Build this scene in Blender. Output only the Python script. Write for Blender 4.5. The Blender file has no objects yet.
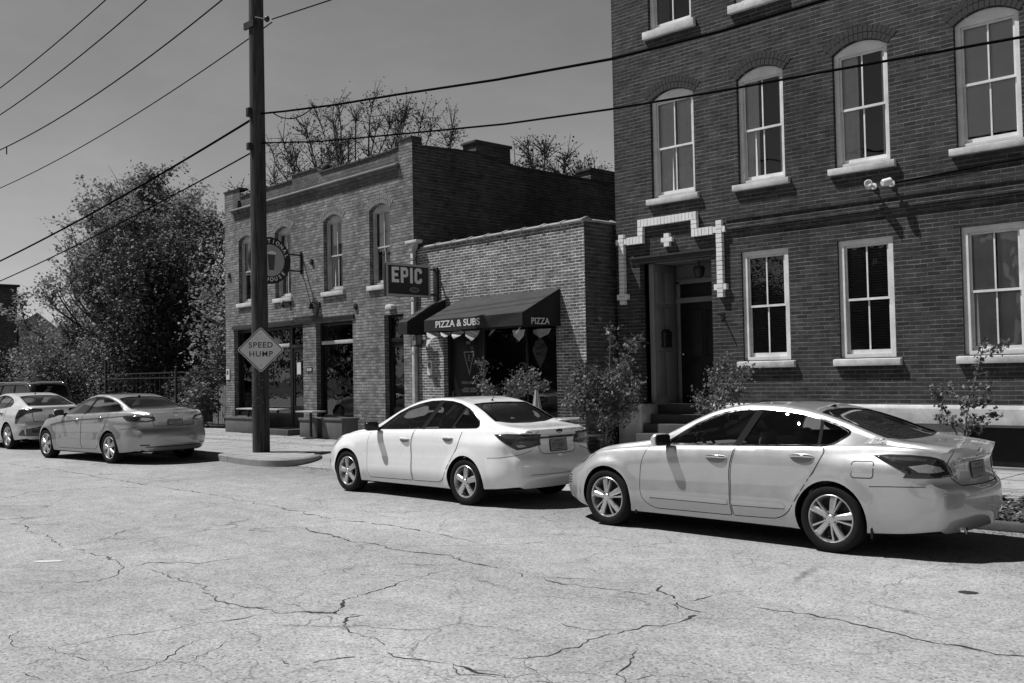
import bpy, bmesh, math, random
from mathutils import Vector, Matrix, noise
from mathutils.bvhtree import BVHTree
from mathutils.geometry import delaunay_2d_cdt

scene = bpy.context.scene
COL = scene.collection
R = math.radians
rnd = random.Random(7)


def tag(o, label=None, cat=None, group=None, kind=None):
    if label: o['label'] = label
    if cat: o['category'] = cat
    if group: o['group'] = group
    if kind: o['kind'] = kind
    return o


def empty(name, loc=(0, 0, 0), rz=0.0, parent=None):
    o = bpy.data.objects.new(name, None)
    COL.objects.link(o)
    o.location = loc
    o.rotation_euler = (0, 0, rz)
    o.empty_display_size = 0.2
    if parent: o.parent = parent
    return o


def copy_tree(o, parent=None):
    c = o.copy()
    COL.objects.link(c)
    if parent: c.parent = parent
    for ch in list(o.children):
        copy_tree(ch, c)
    return c


class MB:
    """collects shapes, links them as one mesh object"""
    def __init__(s):
        s.v = []; s.f = []; s.m = []; s.M = None

    def add(s, vs, fs, m=0):
        b = len(s.v)
        for p in vs:
            p = Vector(p)
            s.v.append(tuple(s.M @ p) if s.M else tuple(p))
        for f in fs:
            s.f.append([b + i for i in f]); s.m.append(m)
        return s

    def box(s, x0, x1, y0, y1, z0, z1, m=0):
        vs = [(x0, y0, z0), (x1, y0, z0), (x1, y1, z0), (x0, y1, z0), (x0, y0, z1), (x1, y0, z1), (x1, y1, z1), (x0, y1, z1)]
        return s.add(vs, [(0, 3, 2, 1), (4, 5, 6, 7), (0, 1, 5, 4), (1, 2, 6, 5), (2, 3, 7, 6), (3, 0, 4, 7)], m)

    def prism(s, poly, a0, a1, axis='y', m=0):
        """poly in the two other axes (x,z) for y, (y,z) for x, (x,y) for z"""
        def P(p, a):
            return {'y': (p[0], a, p[1]), 'x': (a, p[0], p[1]), 'z': (p[0], p[1], a)}[axis]
        n = len(poly)
        vs = [P(p, a0) for p in poly] + [P(p, a1) for p in poly]
        fs = [tuple(range(n)), tuple(range(2 * n - 1, n - 1, -1))]
        for i in range(n):
            j = (i + 1) % n
            fs.append((i, n + i, n + j, j))
        return s.add(vs, fs, m)

    def tube(s, pts, r, n=8, m=0, caps=True):
        pts = [Vector(p) for p in pts]
        rs = r if isinstance(r, (list, tuple)) else [r] * len(pts)
        vs = []; fs = []
        up = Vector((0, 0, 1))
        for i, p in enumerate(pts):
            t = (pts[min(i + 1, len(pts) - 1)] - pts[max(i - 1, 0)])
            if t.length < 1e-9: t = Vector((0, 0, 1))
            t.normalize()
            a = t.cross(up)
            if a.length < 0.05: a = t.cross(Vector((1, 0, 0)))
            a.normalize(); b = t.cross(a)
            for k in range(n):
                w = 2 * math.pi * k / n
                vs.append(p + (a * math.cos(w) + b * math.sin(w)) * rs[i])
        for i in range(len(pts) - 1):
            for k in range(n):
                k2 = (k + 1) % n
                fs.append((i * n + k, i * n + k2, (i + 1) * n + k2, (i + 1) * n + k))
        if caps:
            fs.append(tuple(range(n - 1, -1, -1)))
            fs.append(tuple(range((len(pts) - 1) * n, len(pts) * n)))
        return s.add(vs, fs, m)

    def lathe(s, prof, n=24, axis='z', c=(0, 0, 0), m=0):
        """prof: (radius, height) list along the axis"""
        vs = []; fs = []
        for (r, h) in prof:
            for k in range(n):
                w = 2 * math.pi * k / n
                x, y = r * math.cos(w), r * math.sin(w)
                p = {'z': (x, y, h), 'y': (x, h, y), 'x': (h, x, y)}[axis]
                vs.append((p[0] + c[0], p[1] + c[1], p[2] + c[2]))
        for i in range(len(prof) - 1):
            for k in range(n):
                k2 = (k + 1) % n
                fs.append((i * n + k, i * n + k2, (i + 1) * n + k2, (i + 1) * n + k))
        return s.add(vs, fs, m)

    def ball(s, c, r, sz=(1, 1, 1), n=12, m=0):
        prof = []
        vs = []; fs = []
        rows = n // 2
        for i in range(rows + 1):
            t = math.pi * i / rows
            for k in range(n):
                w = 2 * math.pi * k / n
                vs.append((c[0] + r * sz[0] * math.sin(t) * math.cos(w), c[1] + r * sz[1] * math.sin(t) * math.sin(w), c[2] + r * sz[2] * math.cos(t)))
        for i in range(rows):
            for k in range(n):
                k2 = (k + 1) % n
                fs.append((i * n + k, (i + 1) * n + k, (i + 1) * n + k2, i * n + k2))
        return s.add(vs, fs, m)

    def build(s, name, mats, parent=None, smooth=None, bevel=0.0, fix=True, loc=None):
        me = bpy.data.meshes.new(name)
        me.from_pydata(s.v, [], s.f)
        if not isinstance(mats, (list, tuple)): mats = [mats]
        for mt in mats: me.materials.append(mt)
        if len(mats) > 1: me.polygons.foreach_set('material_index', s.m)
        if fix or smooth is not None or bevel:
            bm = bmesh.new(); bm.from_mesh(me)
            if fix:
                bmesh.ops.remove_doubles(bm, verts=bm.verts, dist=1e-5)
                bmesh.ops.recalc_face_normals(bm, faces=bm.faces)
            if bevel:
                es = [e for e in bm.edges if len(e.link_faces) == 2 and e.calc_face_angle(0) > R(35)]
                bmesh.ops.bevel(bm, geom=es, offset=bevel, segments=2, profile=.5, affect='EDGES', clamp_overlap=True)
                if smooth is None: smooth = 50
            if smooth is not None: set_smooth(bm, smooth)
            bm.to_mesh(me); bm.free()
        o = bpy.data.objects.new(name, me)
        COL.objects.link(o)
        if parent: o.parent = parent
        if loc: o.location = loc
        return o


def set_smooth(bm, ang):
    for f in bm.faces: f.smooth = True
    a = R(ang)
    for e in bm.edges:
        e.smooth = not (len(e.link_faces) == 2 and e.calc_face_angle(0) > a)


def pchip(pts):
    xs = [p[0] for p in pts]; ys = [p[1] for p in pts]
    n = len(xs)
    h = [xs[i + 1] - xs[i] for i in range(n - 1)]
    d = [(ys[i + 1] - ys[i]) / h[i] for i in range(n - 1)]
    m = [0.0] * n
    m[0] = d[0]; m[-1] = d[-1]
    for i in range(1, n - 1):
        if d[i - 1] * d[i] <= 0: m[i] = 0.0
        else:
            w1 = 2 * h[i] + h[i - 1]; w2 = h[i] + 2 * h[i - 1]
            m[i] = (w1 + w2) / (w1 / d[i - 1] + w2 / d[i])
    def f(x):
        if x <= xs[0]: return ys[0]
        if x >= xs[-1]: return ys[-1]
        i = 0
        while x > xs[i + 1]: i += 1
        t = (x - xs[i]) / h[i]
        t2 = t * t; t3 = t2 * t
        return (2 * t3 - 3 * t2 + 1) * ys[i] + (t3 - 2 * t2 + t) * h[i] * m[i] + (-2 * t3 + 3 * t2) * ys[i + 1] + (t3 - t2) * h[i] * m[i + 1]
    return f


def catmull(P, counts, closed=False):
    """P list of 2D/3D points, counts samples per segment -> points"""
    P = [Vector(p) for p in P]
    out = []
    n = len(P)
    segs = n if closed else n - 1
    if isinstance(counts, int): counts = [counts] * segs
    for i in range(segs):
        p1 = P[i]; p2 = P[(i + 1) % n]
        p0 = P[(i - 1) % n] if (closed or i > 0) else p1 * 2 - p2
        p3 = P[(i + 2) % n] if (closed or i + 2 < n) else p2 * 2 - p1
        t1 = max((p1 - p0).length, 1e-6) ** .5; t2 = max((p2 - p1).length, 1e-6) ** .5; t3 = max((p3 - p2).length, 1e-6) ** .5
        m1 = ((p1 - p0) / t1 - (p2 - p0) / (t1 + t2) + (p2 - p1) / t2) * t2
        m2 = ((p2 - p1) / t2 - (p3 - p1) / (t2 + t3) + (p3 - p2) / t3) * t2
        for k in range(counts[i]):
            t = k / counts[i]
            a = t * t; b = a * t
            out.append(p1 * (2 * b - 3 * a + 1) + m1 * (b - 2 * a + t) + p2 * (-2 * b + 3 * a) + m2 * (b - a))
    if not closed: out.append(P[-1])
    return out


def roundpoly(pts, r, n=4):
    """polygon with rounded corners; r number or list"""
    out = []
    N = len(pts)
    for i in range(N):
        p = Vector(pts[i]); a = Vector(pts[i - 1]); b = Vector(pts[(i + 1) % N])
        rr = r[i] if isinstance(r, (list, tuple)) else r
        da = (a - p); db = (b - p)
        k = min(rr, da.length * .45, db.length * .45)
        if k < 1e-4: out.append(p); continue
        s = p + da.normalized() * k; e = p + db.normalized() * k
        for j in range(n + 1):
            t = j / n
            out.append(s * (1 - t) ** 2 + p * 2 * t * (1 - t) + e * t * t)
    return out


# ---------------------------------------------------------------- materials
def new_mat(name):
    m = bpy.data.materials.new(name); m.use_nodes = True
    nt = m.node_tree
    b = nt.nodes['Principled BSDF']
    return m, nt, b


def N(nt, typ, **kw):
    n = nt.nodes.new(typ)
    for k, v in kw.items():
        if k == 'inp':
            for a, b in v.items(): n.inputs[a].default_value = b
        else: setattr(n, k, v)
    return n


def math_n(nt, op, a, b=None, clamp=False):
    n = nt.nodes.new('ShaderNodeMath'); n.operation = op; n.use_clamp = clamp
    for i, x in enumerate((a, b)):
        if x is None: continue
        if isinstance(x, (int, float)): n.inputs[i].default_value = x
        else: nt.links.new(x, n.inputs[i])
    return n.outputs[0]


def grey(v): return (v, v, v, 1.0)


def noise_n(nt, vec, scale, detail=4, rough=.55):
    n = N(nt, 'ShaderNodeTexNoise')
    n.inputs['Scale'].default_value = scale; n.inputs['Detail'].default_value = detail; n.inputs['Roughness'].default_value = rough
    if vec is not None: nt.links.new(vec, n.inputs['Vector'])
    return n.outputs['Fac']


def ramp(nt, fac, pts):
    n = nt.nodes.new('ShaderNodeValToRGB')
    cr = n.color_ramp
    while len(cr.elements) < len(pts): cr.elements.new(.5)
    for e, (p, v) in zip(cr.elements, pts):
        e.position = p; e.color = grey(v)
    nt.links.new(fac, n.inputs[0])
    return n.outputs[0]


def maprange(nt, fac, a, b, c, d):
    n = nt.nodes.new('ShaderNodeMapRange')
    nt.links.new(fac, n.inputs[0])
    for i, x in enumerate((a, b, c, d)): n.inputs[i + 1].default_value = x
    return n.outputs[0]


def bump(nt, b, h, strength=.3, dist=.01):
    n = nt.nodes.new('ShaderNodeBump')
    n.inputs['Strength'].default_value = strength; n.inputs['Distance'].default_value = dist
    nt.links.new(h, n.inputs['Height']); nt.links.new(n.outputs[0], b.inputs['Normal'])


def simple(name, v, rough=.6, metal=0.0, spec=.5, var=.0, vscale=6.0, bmp=0.0, bscale=60, coat=0.0):
    """grey material with noisy tone and relief"""
    m, nt, b = new_mat(name)
    b.inputs['Roughness'].default_value = rough; b.inputs['Metallic'].default_value = metal
    b.inputs['Specular IOR Level'].default_value = spec
    b.inputs['Coat Weight'].default_value = coat; b.inputs['Coat Roughness'].default_value = .04
    b.inputs['Base Color'].default_value = grey(v)
    tc = N(nt, 'ShaderNodeTexCoord')
    if var:
        f = noise_n(nt, tc.outputs['Object'], vscale, 6, .65)
        o = maprange(nt, f, .3, .7, v * (1 - var), v * (1 + var))
        nt.links.new(o, b.inputs['Base Color'])
        f2 = maprange(nt, f, .3, .7, max(rough - .12, .02), min(rough + .12, 1))
        nt.links.new(f2, b.inputs['Roughness'])
    if bmp:
        bump(nt, b, noise_n(nt, tc.outputs['Object'], bscale, 4, .6), bmp, .01)
    return m


def brick_mat(name, c1, c2, mort, w=.235, h=.088, ms=.011, dirt=.35, vj=.5, patchy=.6, paintvar=.25):
    m, nt, b = new_mat(name)
    tc = N(nt, 'ShaderNodeTexCoord'); ge = N(nt, 'ShaderNodeNewGeometry')
    so = N(nt, 'ShaderNodeSeparateXYZ'); nt.links.new(tc.outputs['Object'], so.inputs[0])
    sn = N(nt, 'ShaderNodeSeparateXYZ'); nt.links.new(ge.outputs['True Normal'], sn.inputs[0])
    ax = math_n(nt, 'ABSOLUTE', sn.outputs[0])
    isx = math_n(nt, 'GREATER_THAN', ax, .6)
    mx = N(nt, 'ShaderNodeMix'); nt.links.new(isx, mx.inputs[0]); nt.links.new(so.outputs[0], mx.inputs[2]); nt.links.new(so.outputs[1], mx.inputs[3])
    cb = N(nt, 'ShaderNodeCombineXYZ'); nt.links.new(mx.outputs[0], cb.inputs[0]); nt.links.new(so.outputs[2], cb.inputs[1])
    # slight waviness so courses are not ruler-straight
    nz = N(nt, 'ShaderNodeTexNoise'); nz.inputs['Scale'].default_value = 1.7; nz.inputs['Detail'].default_value = 2
    nt.links.new(cb.outputs[0], nz.inputs['Vector'])
    wob = N(nt, 'ShaderNodeVectorMath', operation='MULTIPLY_ADD')
    nt.links.new(nz.outputs['Color'], wob.inputs[0]); wob.inputs[1].default_value = (.03, .022, 0); nt.links.new(cb.outputs[0], wob.inputs[2])
    def brk(width, c1, c2, mo):
        br = N(nt, 'ShaderNodeTexBrick'); nt.links.new(wob.outputs[0], br.inputs['Vector'])
        br.offset = .5; br.squash = 1
        br.inputs['Scale'].default_value = 1; br.inputs['Brick Width'].default_value = width; br.inputs['Row Height'].default_value = h
        br.inputs['Mortar Size'].default_value = ms; br.inputs['Mortar Smooth'].default_value = .35; br.inputs['Bias'].default_value = 0
        br.inputs['Color1'].default_value = grey(c1); br.inputs['Color2'].default_value = grey(c2); br.inputs['Mortar'].default_value = grey(mo)
        return br
    br = brk(w, c1, c2, (c1 + c2) / 2)
    bh = brk(400.0, .5, .5, .5)
    # random mortar loss and dirt
    f1 = noise_n(nt, wob.outputs[0], .55, 6, .62)
    f2 = noise_n(nt, wob.outputs[0], 5.0, 5, .6)
    f3 = noise_n(nt, wob.outputs[0], 42., 3, .6)
    a = maprange(nt, f1, .3, .7, 1 - dirt, 1 + dirt)
    a2 = maprange(nt, f2, .3, .7, 1 - paintvar, 1 + paintvar)
    a3 = maprange(nt, f3, .3, .7, .82, 1.18)
    # vertical streaks
    mp = N(nt, 'ShaderNodeMapping'); nt.links.new(cb.outputs[0], mp.inputs[0]); mp.inputs['Scale'].default_value = (3.2, .22, 1)
    f4 = noise_n(nt, mp.outputs[0], 1.0, 5, .6)
    a4 = maprange(nt, f4, .35, .7, 1.08, .82)
    k = math_n(nt, 'MULTIPLY', math_n(nt, 'MULTIPLY', a, a2), math_n(nt, 'MULTIPLY', a3, a4))
    vm = N(nt, 'ShaderNodeVectorMath', operation='SCALE'); nt.links.new(br.outputs['Color'], vm.inputs[0]); nt.links.new(k, vm.inputs['Scale'])
    # joints: bed joints strong, head joints weaker, both lost in places
    pm = N(nt, 'ShaderNodeMapping'); nt.links.new(wob.outputs[0], pm.inputs[0]); pm.inputs['Scale'].default_value = (2.0, 9.0, 1)
    keep = maprange(nt, noise_n(nt, pm.outputs[0], 1.0, 4, .6), .40, .62, 1 - patchy, 1.0)
    j = math_n(nt, 'MAXIMUM', bh.outputs['Fac'], math_n(nt, 'MULTIPLY', br.outputs['Fac'], vj))
    j = math_n(nt, 'MULTIPLY', j, keep)
    mv = math_n(nt, 'MULTIPLY', math_n(nt, 'MULTIPLY', a2, a), mort)
    mixc = N(nt, 'ShaderNodeMix', data_type='RGBA'); nt.links.new(j, mixc.inputs[0]); nt.links.new(vm.outputs[0], mixc.inputs[6])
    cmb = N(nt, 'ShaderNodeCombineColor')
    for i in range(3): nt.links.new(mv, cmb.inputs[i])
    nt.links.new(cmb.outputs[0], mixc.inputs[7])
    nt.links.new(mixc.outputs[2], b.inputs['Base Color'])
    b.inputs['Roughness'].default_value = .88; b.inputs['Specular IOR Level'].default_value = .25
    hh = math_n(nt, 'ADD', math_n(nt, 'MULTIPLY', br.outputs['Fac'], -1.0), math_n(nt, 'MULTIPLY', f3, .5))
    bump(nt, b, hh, .55, .012)
    return m


def glass_mat(name, tint=.35, refl=1.0, rough=.0, wave=.05):
    m, nt, b = new_mat(name)
    nt.nodes.remove(b)
    out = nt.nodes['Material Output']
    tr = N(nt, 'ShaderNodeBsdfTransparent'); tr.inputs[0].default_value = grey(tint)
    gl = N(nt, 'ShaderNodeBsdfGlossy'); gl.inputs['Color'].default_value = grey(refl); gl.inputs['Roughness'].default_value = rough
    fr = N(nt, 'ShaderNodeFresnel'); fr.inputs[0].default_value = 1.52
    tc = N(nt, 'ShaderNodeTexCoord')
    bp = N(nt, 'ShaderNodeBump'); bp.inputs['Strength'].default_value = wave; bp.inputs['Distance'].default_value = .02
    nt.links.new(noise_n(nt, tc.outputs['Object'], 2.2, 2), bp.inputs['Height'])
    nt.links.new(bp.outputs[0], gl.inputs['Normal'])
    f = math_n(nt, 'MULTIPLY', fr.outputs[0], 1.5, clamp=True)
    mx = N(nt, 'ShaderNodeMixShader'); nt.links.new(f, mx.inputs[0]); nt.links.new(tr.outputs[0], mx.inputs[1]); nt.links.new(gl.outputs[0], mx.inputs[2])
    nt.links.new(mx.outputs[0], out.inputs[0])
    return m


def paint_mat(name, v, metal=.0, rough=.25, coat=1.0, lowk=.78):
    m, nt, b = new_mat(name)
    b.inputs['Metallic'].default_value = metal; b.inputs['Roughness'].default_value = rough
    b.inputs['Coat Weight'].default_value = coat; b.inputs['Coat Roughness'].default_value = .02; b.inputs['Coat IOR'].default_value = 1.85
    tc = N(nt, 'ShaderNodeTexCoord')
    so = N(nt, 'ShaderNodeSeparateXYZ'); nt.links.new(tc.outputs['Object'], so.inputs[0])
    # road dust and painted shade low on the body, fine uneven film everywhere
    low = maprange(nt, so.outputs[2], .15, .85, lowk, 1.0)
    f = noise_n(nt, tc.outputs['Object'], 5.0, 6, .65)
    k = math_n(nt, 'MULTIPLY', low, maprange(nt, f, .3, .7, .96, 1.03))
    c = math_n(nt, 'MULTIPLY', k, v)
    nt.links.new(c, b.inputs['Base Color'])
    nt.links.new(maprange(nt, f, .3, .7, rough - .05, rough + .08), b.inputs['Roughness'])
    return m


def text_mesh(body, size, depth=.01, bold=0.0, align='CENTER', spacing=1.0, sx=1.0):
    cu = bpy.data.curves.new('lettering', 'FONT')
    cu.body = body; cu.size = size; cu.extrude = depth; cu.offset = bold
    cu.align_x = align; cu.align_y = 'CENTER'; cu.space_character = spacing
    o = bpy.data.objects.new('lettering', cu)
    COL.objects.link(o)
    dg = bpy.context.evaluated_depsgraph_get(); dg.update()
    me = bpy.data.meshes.new_from_object(o.evaluated_get(dg))
    bpy.data.objects.remove(o); bpy.data.curves.remove(cu)
    if sx != 1.0:
        me.transform(Matrix.Diagonal((sx, 1, 1, 1)))
    return me


def put_text(name, body, size, mat, parent, M, **kw):
    """lettering part; M takes text plane (x right, y up, z toward viewer) to parent space"""
    me = text_mesh(body, size, **kw)
    me.transform(M)
    me.materials.clear(); me.materials.append(mat)
    me.name = name
    o = bpy.data.objects.new(name, me); COL.objects.link(o)
    if parent: o.parent = parent
    return o


def frame(o, xa, ya):
    """matrix with origin o, x axis xa, y axis ya"""
    x = Vector(xa).normalized(); y = Vector(ya).normalized(); z = x.cross(y)
    M = Matrix.Identity(4)
    for i in range(3):
        M[i][0] = x[i]; M[i][1] = y[i]; M[i][2] = z[i]; M[i][3] = o[i]
    return M
# ---------------------------------------------------------------- vehicles
from mathutils.interpolate import poly_3d_calc

M_TYRE = simple('tyre_rubber', .010, .8, spec=.2, var=.25, vscale=30, bmp=.2, bscale=120)
M_RIM = simple('alloy_rim', .62, .32, metal=.85, var=.06, vscale=14)
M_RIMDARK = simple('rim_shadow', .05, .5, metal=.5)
M_DARK = simple('black_trim', .012, .14, spec=.25)
M_PILLAR = simple('pillar_black', .022, .9, spec=0.0)
M_CABIN = simple('cabin_cloth', .13, .85, var=.2, vscale=20)
M_SEAT = simple('seat_cloth', .30, .85, var=.2, vscale=30)
M_CHROME = simple('chrome', .8, .12, metal=1.0, var=.03)
M_GAP = simple('panel_gap', .012, .8)
M_LENS = simple('lamp_lens', .022, .08, spec=.5, var=.1, coat=.4)
M_LENSL = simple('lamp_lens_clear', .42, .12, metal=.3, spec=.8, var=.15, vscale=60, coat=1.0)
M_LENSM = simple('lamp_lens_mid', .06, .12, spec=.5, var=.3, vscale=60, coat=.3)
M_PLATE = simple('plate_metal', .24, .5, var=.05)
M_PLATEFR = simple('plate_frame', .03, .4)
M_GLASSC = glass_mat('car_glass', .90)
M_GLASSD = glass_mat('car_glass_tinted', .30)
M_WHITESTICK = simple('sticker_print', .62, .5)
M_MIDSTICK = simple('sticker_ink', .10, .5)


class Car:
    def __init__(s, sp, paint, glass=M_GLASSC, glass_rear=None):
        s.sp = sp; s.paint = paint; s.glass = glass; s.glass_rear = glass_rear or glass
        s.c = {k: pchip(sp[k]) for k in ('zt', 'zr', 'wr', 'zsh', 'wsh', 'wm', 'ws', 'zm', 'zb')}
        s.fp = pchip(sp['front']); s.rp = pchip(sp['rear'])
        s.root = None

    def X(s, u): return s.sp['ur'] - u

    def section(s, u):
        c = {k: f(u) for k, f in s.c.items()}
        zb, ws, wm, zm, wsh, zsh, wr, zr, zt = (c[k] for k in ('zb', 'ws', 'wm', 'zm', 'wsh', 'zsh', 'wr', 'zr', 'zt'))
        h = zsh - zb; L = s.sp['L']
        cv = s.sp.get('concave', .013) * max(0, min(1, (u - .9) / .6)) * max(0, min(1, (L - .75 - u) / .6))
        side = [(ws - .11, zb), (ws - .03, zb + .03), (ws, zb + .13 * h), (wm, zb + .29 * h), (wm - cv, zb + .56 * h), (wm - .004 - cv * .3, zb + .79 * h), (wsh + .024, zb + .935 * h), (wsh, zsh), (wsh - .028, zsh + .016), (wr + .012, zr - .03), (wr - .03, zr + .012), (wr * .55, zr + (zt - zr) * .78 + .004), (0, zt)]
        P = [Vector(p) for p in side]
        P.append(Vector((-P[-2].x, P[-2].y)))
        pts = catmull(P, [3, 3, 4, 5, 5, 4, 2, 2, 8, 3, 5, 6, 0])[:-1]
        pts.append(Vector((0, zt)))
        return pts

    def endmap(s, u, y, z):
        sp = s.sp; L = sp['L']; dx = 0.0
        wmax = sp.get('wmax', .91)
        t = max(0.0, 1 - u / sp.get('lf', .75))
        if t > 0:
            t = t ** 1.6
            dx += t * (s.fp(z) + sp['cf'] * (abs(y) / wmax) ** 2.6)
        t = max(0.0, 1 - (L - u) / sp.get('lr', .5))
        if t > 0:
            t = t ** 1.6
            dx -= t * (s.rp(z) + sp['cr'] * (abs(y) / wmax) ** 2.8)
        return dx

    def solid(s):
        sp = s.sp; L = sp['L']
        nu = sp.get('nu', 96)
        us = [L * i / nu for i in range(nu + 1)]
        ncol = 8
        vs = []; fs = []
        rings = []
        for u in us:
            pts = s.section(u)
            k = len(pts)
            b = pts[0]
            ring = []
            # bottom from centre to the left edge, left side up to the top, right side down, bottom back
            left = [Vector((b.x * i / ncol, b.y)) for i in range(ncol)] + pts
            right = [Vector((-p.x, p.y)) for p in reversed(left[1:-1])]
            ring = left + right
            idx = []
            for p in ring:
                y, z = p.x, p.y
                x = u + s.endmap(u, y, z)
                for ax, ra in ((sp['uf'], sp['arch']), (sp['ur'], sp['arch'])):
                    d = math.hypot(x - ax, z - sp['R']) - ra
                    if -.08 < d < .14 and abs(y) > .6 and z < sp['R'] + ra + .14:
                        w = 1.0 if d < .045 else max(0.0, 1 - (d - .045) / .05)
                        y += math.copysign(sp.get('flare', .016) * w * w * (3 - 2 * w), y)
                idx.append(len(vs)); vs.append((s.X(x), y, z))
            rings.append(idx)
        n = len(rings[0])
        for a, b in zip(rings[:-1], rings[1:]):
            for i in range(n):
                j = (i + 1) % n
                fs.append((a[i], a[j], b[j], b[i]))
        # end caps
        for ring, u, flip in ((rings[0], us[0], False), (rings[-1], us[-1], True)):
            half = ncol + len(pts) - 1
            rows = []
            # bottom row: from right edge to left edge over the centre
            for r in range(ncol, half + 1):
                li = ring[r]; ri = ring[(n - r) % n]
                if r == half: rows.append([li] * (2 * ncol + 1)); continue
                if r == ncol:
                    row = [ring[(n - k) % n] for k in range(ncol, 0, -1)] + [ring[k] for k in range(0, ncol + 1)]
                else:
                    yl = vs[li][1]; z = vs[li][2]
                    row = [ri]
                    for k in range(1, 2 * ncol):
                        y = -yl + 2 * yl * k / (2 * ncol)
                        x = u + s.endmap(u, y, z)
                        row.append(len(vs)); vs.append((s.X(x), y, z))
                    row.append(li)
                rows.append(row)
            for a, b in zip(rows[:-1], rows[1:]):
                for k in range(2 * ncol):
                    q = [a[k], a[k + 1], b[k + 1], b[k]]
                    q2 = []
                    for w in q:
                        if w not in q2: q2.append(w)
                    if len(q2) > 2: fs.append(tuple(q2))
        me = bpy.data.meshes.new('solid')
        me.from_pydata(vs, [], fs)
        bm = bmesh.new(); bm.from_mesh(me)
        bmesh.ops.remove_doubles(bm, verts=bm.verts, dist=1e-4)
        bmesh.ops.recalc_face_normals(bm, faces=bm.faces)
        for f in bm.faces: f.smooth = True
        bm.to_mesh(me)
        # triangulated copy for projecting onto
        bt = bm.copy(); bmesh.ops.triangulate(bt, faces=bt.faces)
        bt.normal_update()
        s.tv = [v.co.copy() for v in bt.verts]; s.tn = [v.normal.copy() for v in bt.verts]
        s.tf = [[v.index for v in f.verts] for f in bt.faces]
        s.bvh = BVHTree.FromPolygons(s.tv, s.tf)
        bt.free(); bm.free()
        return me

    # projections -> point, smooth normal
    def cast(s, o, d):
        h = s.bvh.ray_cast(Vector(o), Vector(d))
        if h[0] is None:
            h = s.bvh.find_nearest(Vector(o) + Vector(d) * 2.2)
        loc, nrm, i = h[0], h[1], h[2]
        f = s.tf[i]
        w = poly_3d_calc([s.tv[k] for k in f], loc)
        n = Vector((0, 0, 0))
        for k, a in zip(f, w): n += s.tn[k] * a
        if n.length < 1e-6: n = nrm
        return loc, n.normalized()

    def side(s, sg=1):
        return lambda p: s.cast((s.X(p[0]), sg * 3.0, p[1]), (0, -sg, 0))

    def top(s):
        return lambda p: s.cast((s.X(p[0]), p[1], 3.0), (0, 0, -1))

    def rearp(s):
        return lambda p: s.cast((-4.0, p[0], p[1]), (1, 0, 0))

    def azim(s, xc, yc=0.0):
        """p = (angle in degrees from straight back towards the left side, z)"""
        def f(p):
            a = R(p[0]); d = Vector((-math.cos(a), math.sin(a), 0))
            return s.cast(Vector((xc, yc, p[1])) + d * 4, -d)
        return f

    def patch(s, name, outline, proj, mat, parent=None, off=.003, res=.035, thick=.012, bulge=0.0, normals=True, ascale=1.0):
        """a panel that lies on the body; ascale: metres per unit of the first coordinate"""
        P = [Vector((p[0] * ascale, p[1])) for p in outline]
        bd = []
        n = len(P)
        for i in range(n):
            a, b = P[i], P[(i + 1) % n]
            k = max(1, int((b - a).length / res))
            for j in range(k): bd.append(a + (b - a) * j / k)
        xs = [p.x for p in bd]; ys = [p.y for p in bd]
        def inside(q):
            c = False
            for i in range(n):
                a, b = P[i], P[i - 1]
                if (a.y > q.y) != (b.y > q.y) and q.x < (b.x - a.x) * (q.y - a.y) / (b.y - a.y) + a.x: c = not c
            return c
        def bdist(q):
            m = 9
            for i in range(n):
                a, b = P[i], P[i - 1]
                ab = b - a; L2 = ab.length_squared
                t = 0 if L2 < 1e-12 else max(0, min(1, (q - a).dot(ab) / L2))
                m = min(m, (a + ab * t - q).length)
            return m
        pts = list(bd)
        y = min(ys) + res * .5
        while y < max(ys):
            x = min(xs) + res * .5
            while x < max(xs):
                q = Vector((x, y))
                if inside(q) and bdist(q) > res * .45: pts.append(q)
                x += res
            y += res
        nb = len(bd)
        r = delaunay_2d_cdt(pts, [], [list(range(nb))], 1, 1e-6)
        vs = []; nr = []; fs = [tuple(f) for f in r[2]]
        for q in r[0]:
            loc, nn = proj((q.x / ascale, q.y))
            o = off
            if bulge: o += bulge * min(1, bdist(q) / .05) ** .6
            vs.append(loc + nn * o); nr.append(nn)
        nv = len(vs)
        # orientation
        def ornt(f): return (vs[f[1]] - vs[f[0]]).cross(vs[f[2]] - vs[f[0]]).dot(nr[f[0]])
        fs = [f if ornt(f) > 0 else tuple(reversed(f)) for f in fs]
        smooth_n = nv
        if thick:
            cnt = {}
            for f in fs:
                for i in range(len(f)):
                    e = (f[i], f[(i + 1) % len(f)])
                    cnt[e] = 1
            be = [e for e in cnt if (e[1], e[0]) not in cnt]
            mp = {}
            for a, b in be:
                for w in (a, b):
                    if w not in mp:
                        mp[w] = len(vs); vs.append(vs[w] - nr[w] * thick); nr.append(nr[w])
                fs.append((a, mp[a], mp[b], b))
        me = bpy.data.meshes.new(name)
        me.from_pydata([tuple(v) for v in vs], [], fs)
        me.materials.append(mat)
        me.polygons.foreach_set('use_smooth', [True] * len(fs))
        me.update()
        if normals and not bulge:
            me.normals_split_custom_set_from_vertices([tuple(v) for v in nr])
        o = bpy.data.objects.new(name, me); COL.objects.link(o)
        o.parent = parent or s.root
        return o

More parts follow.
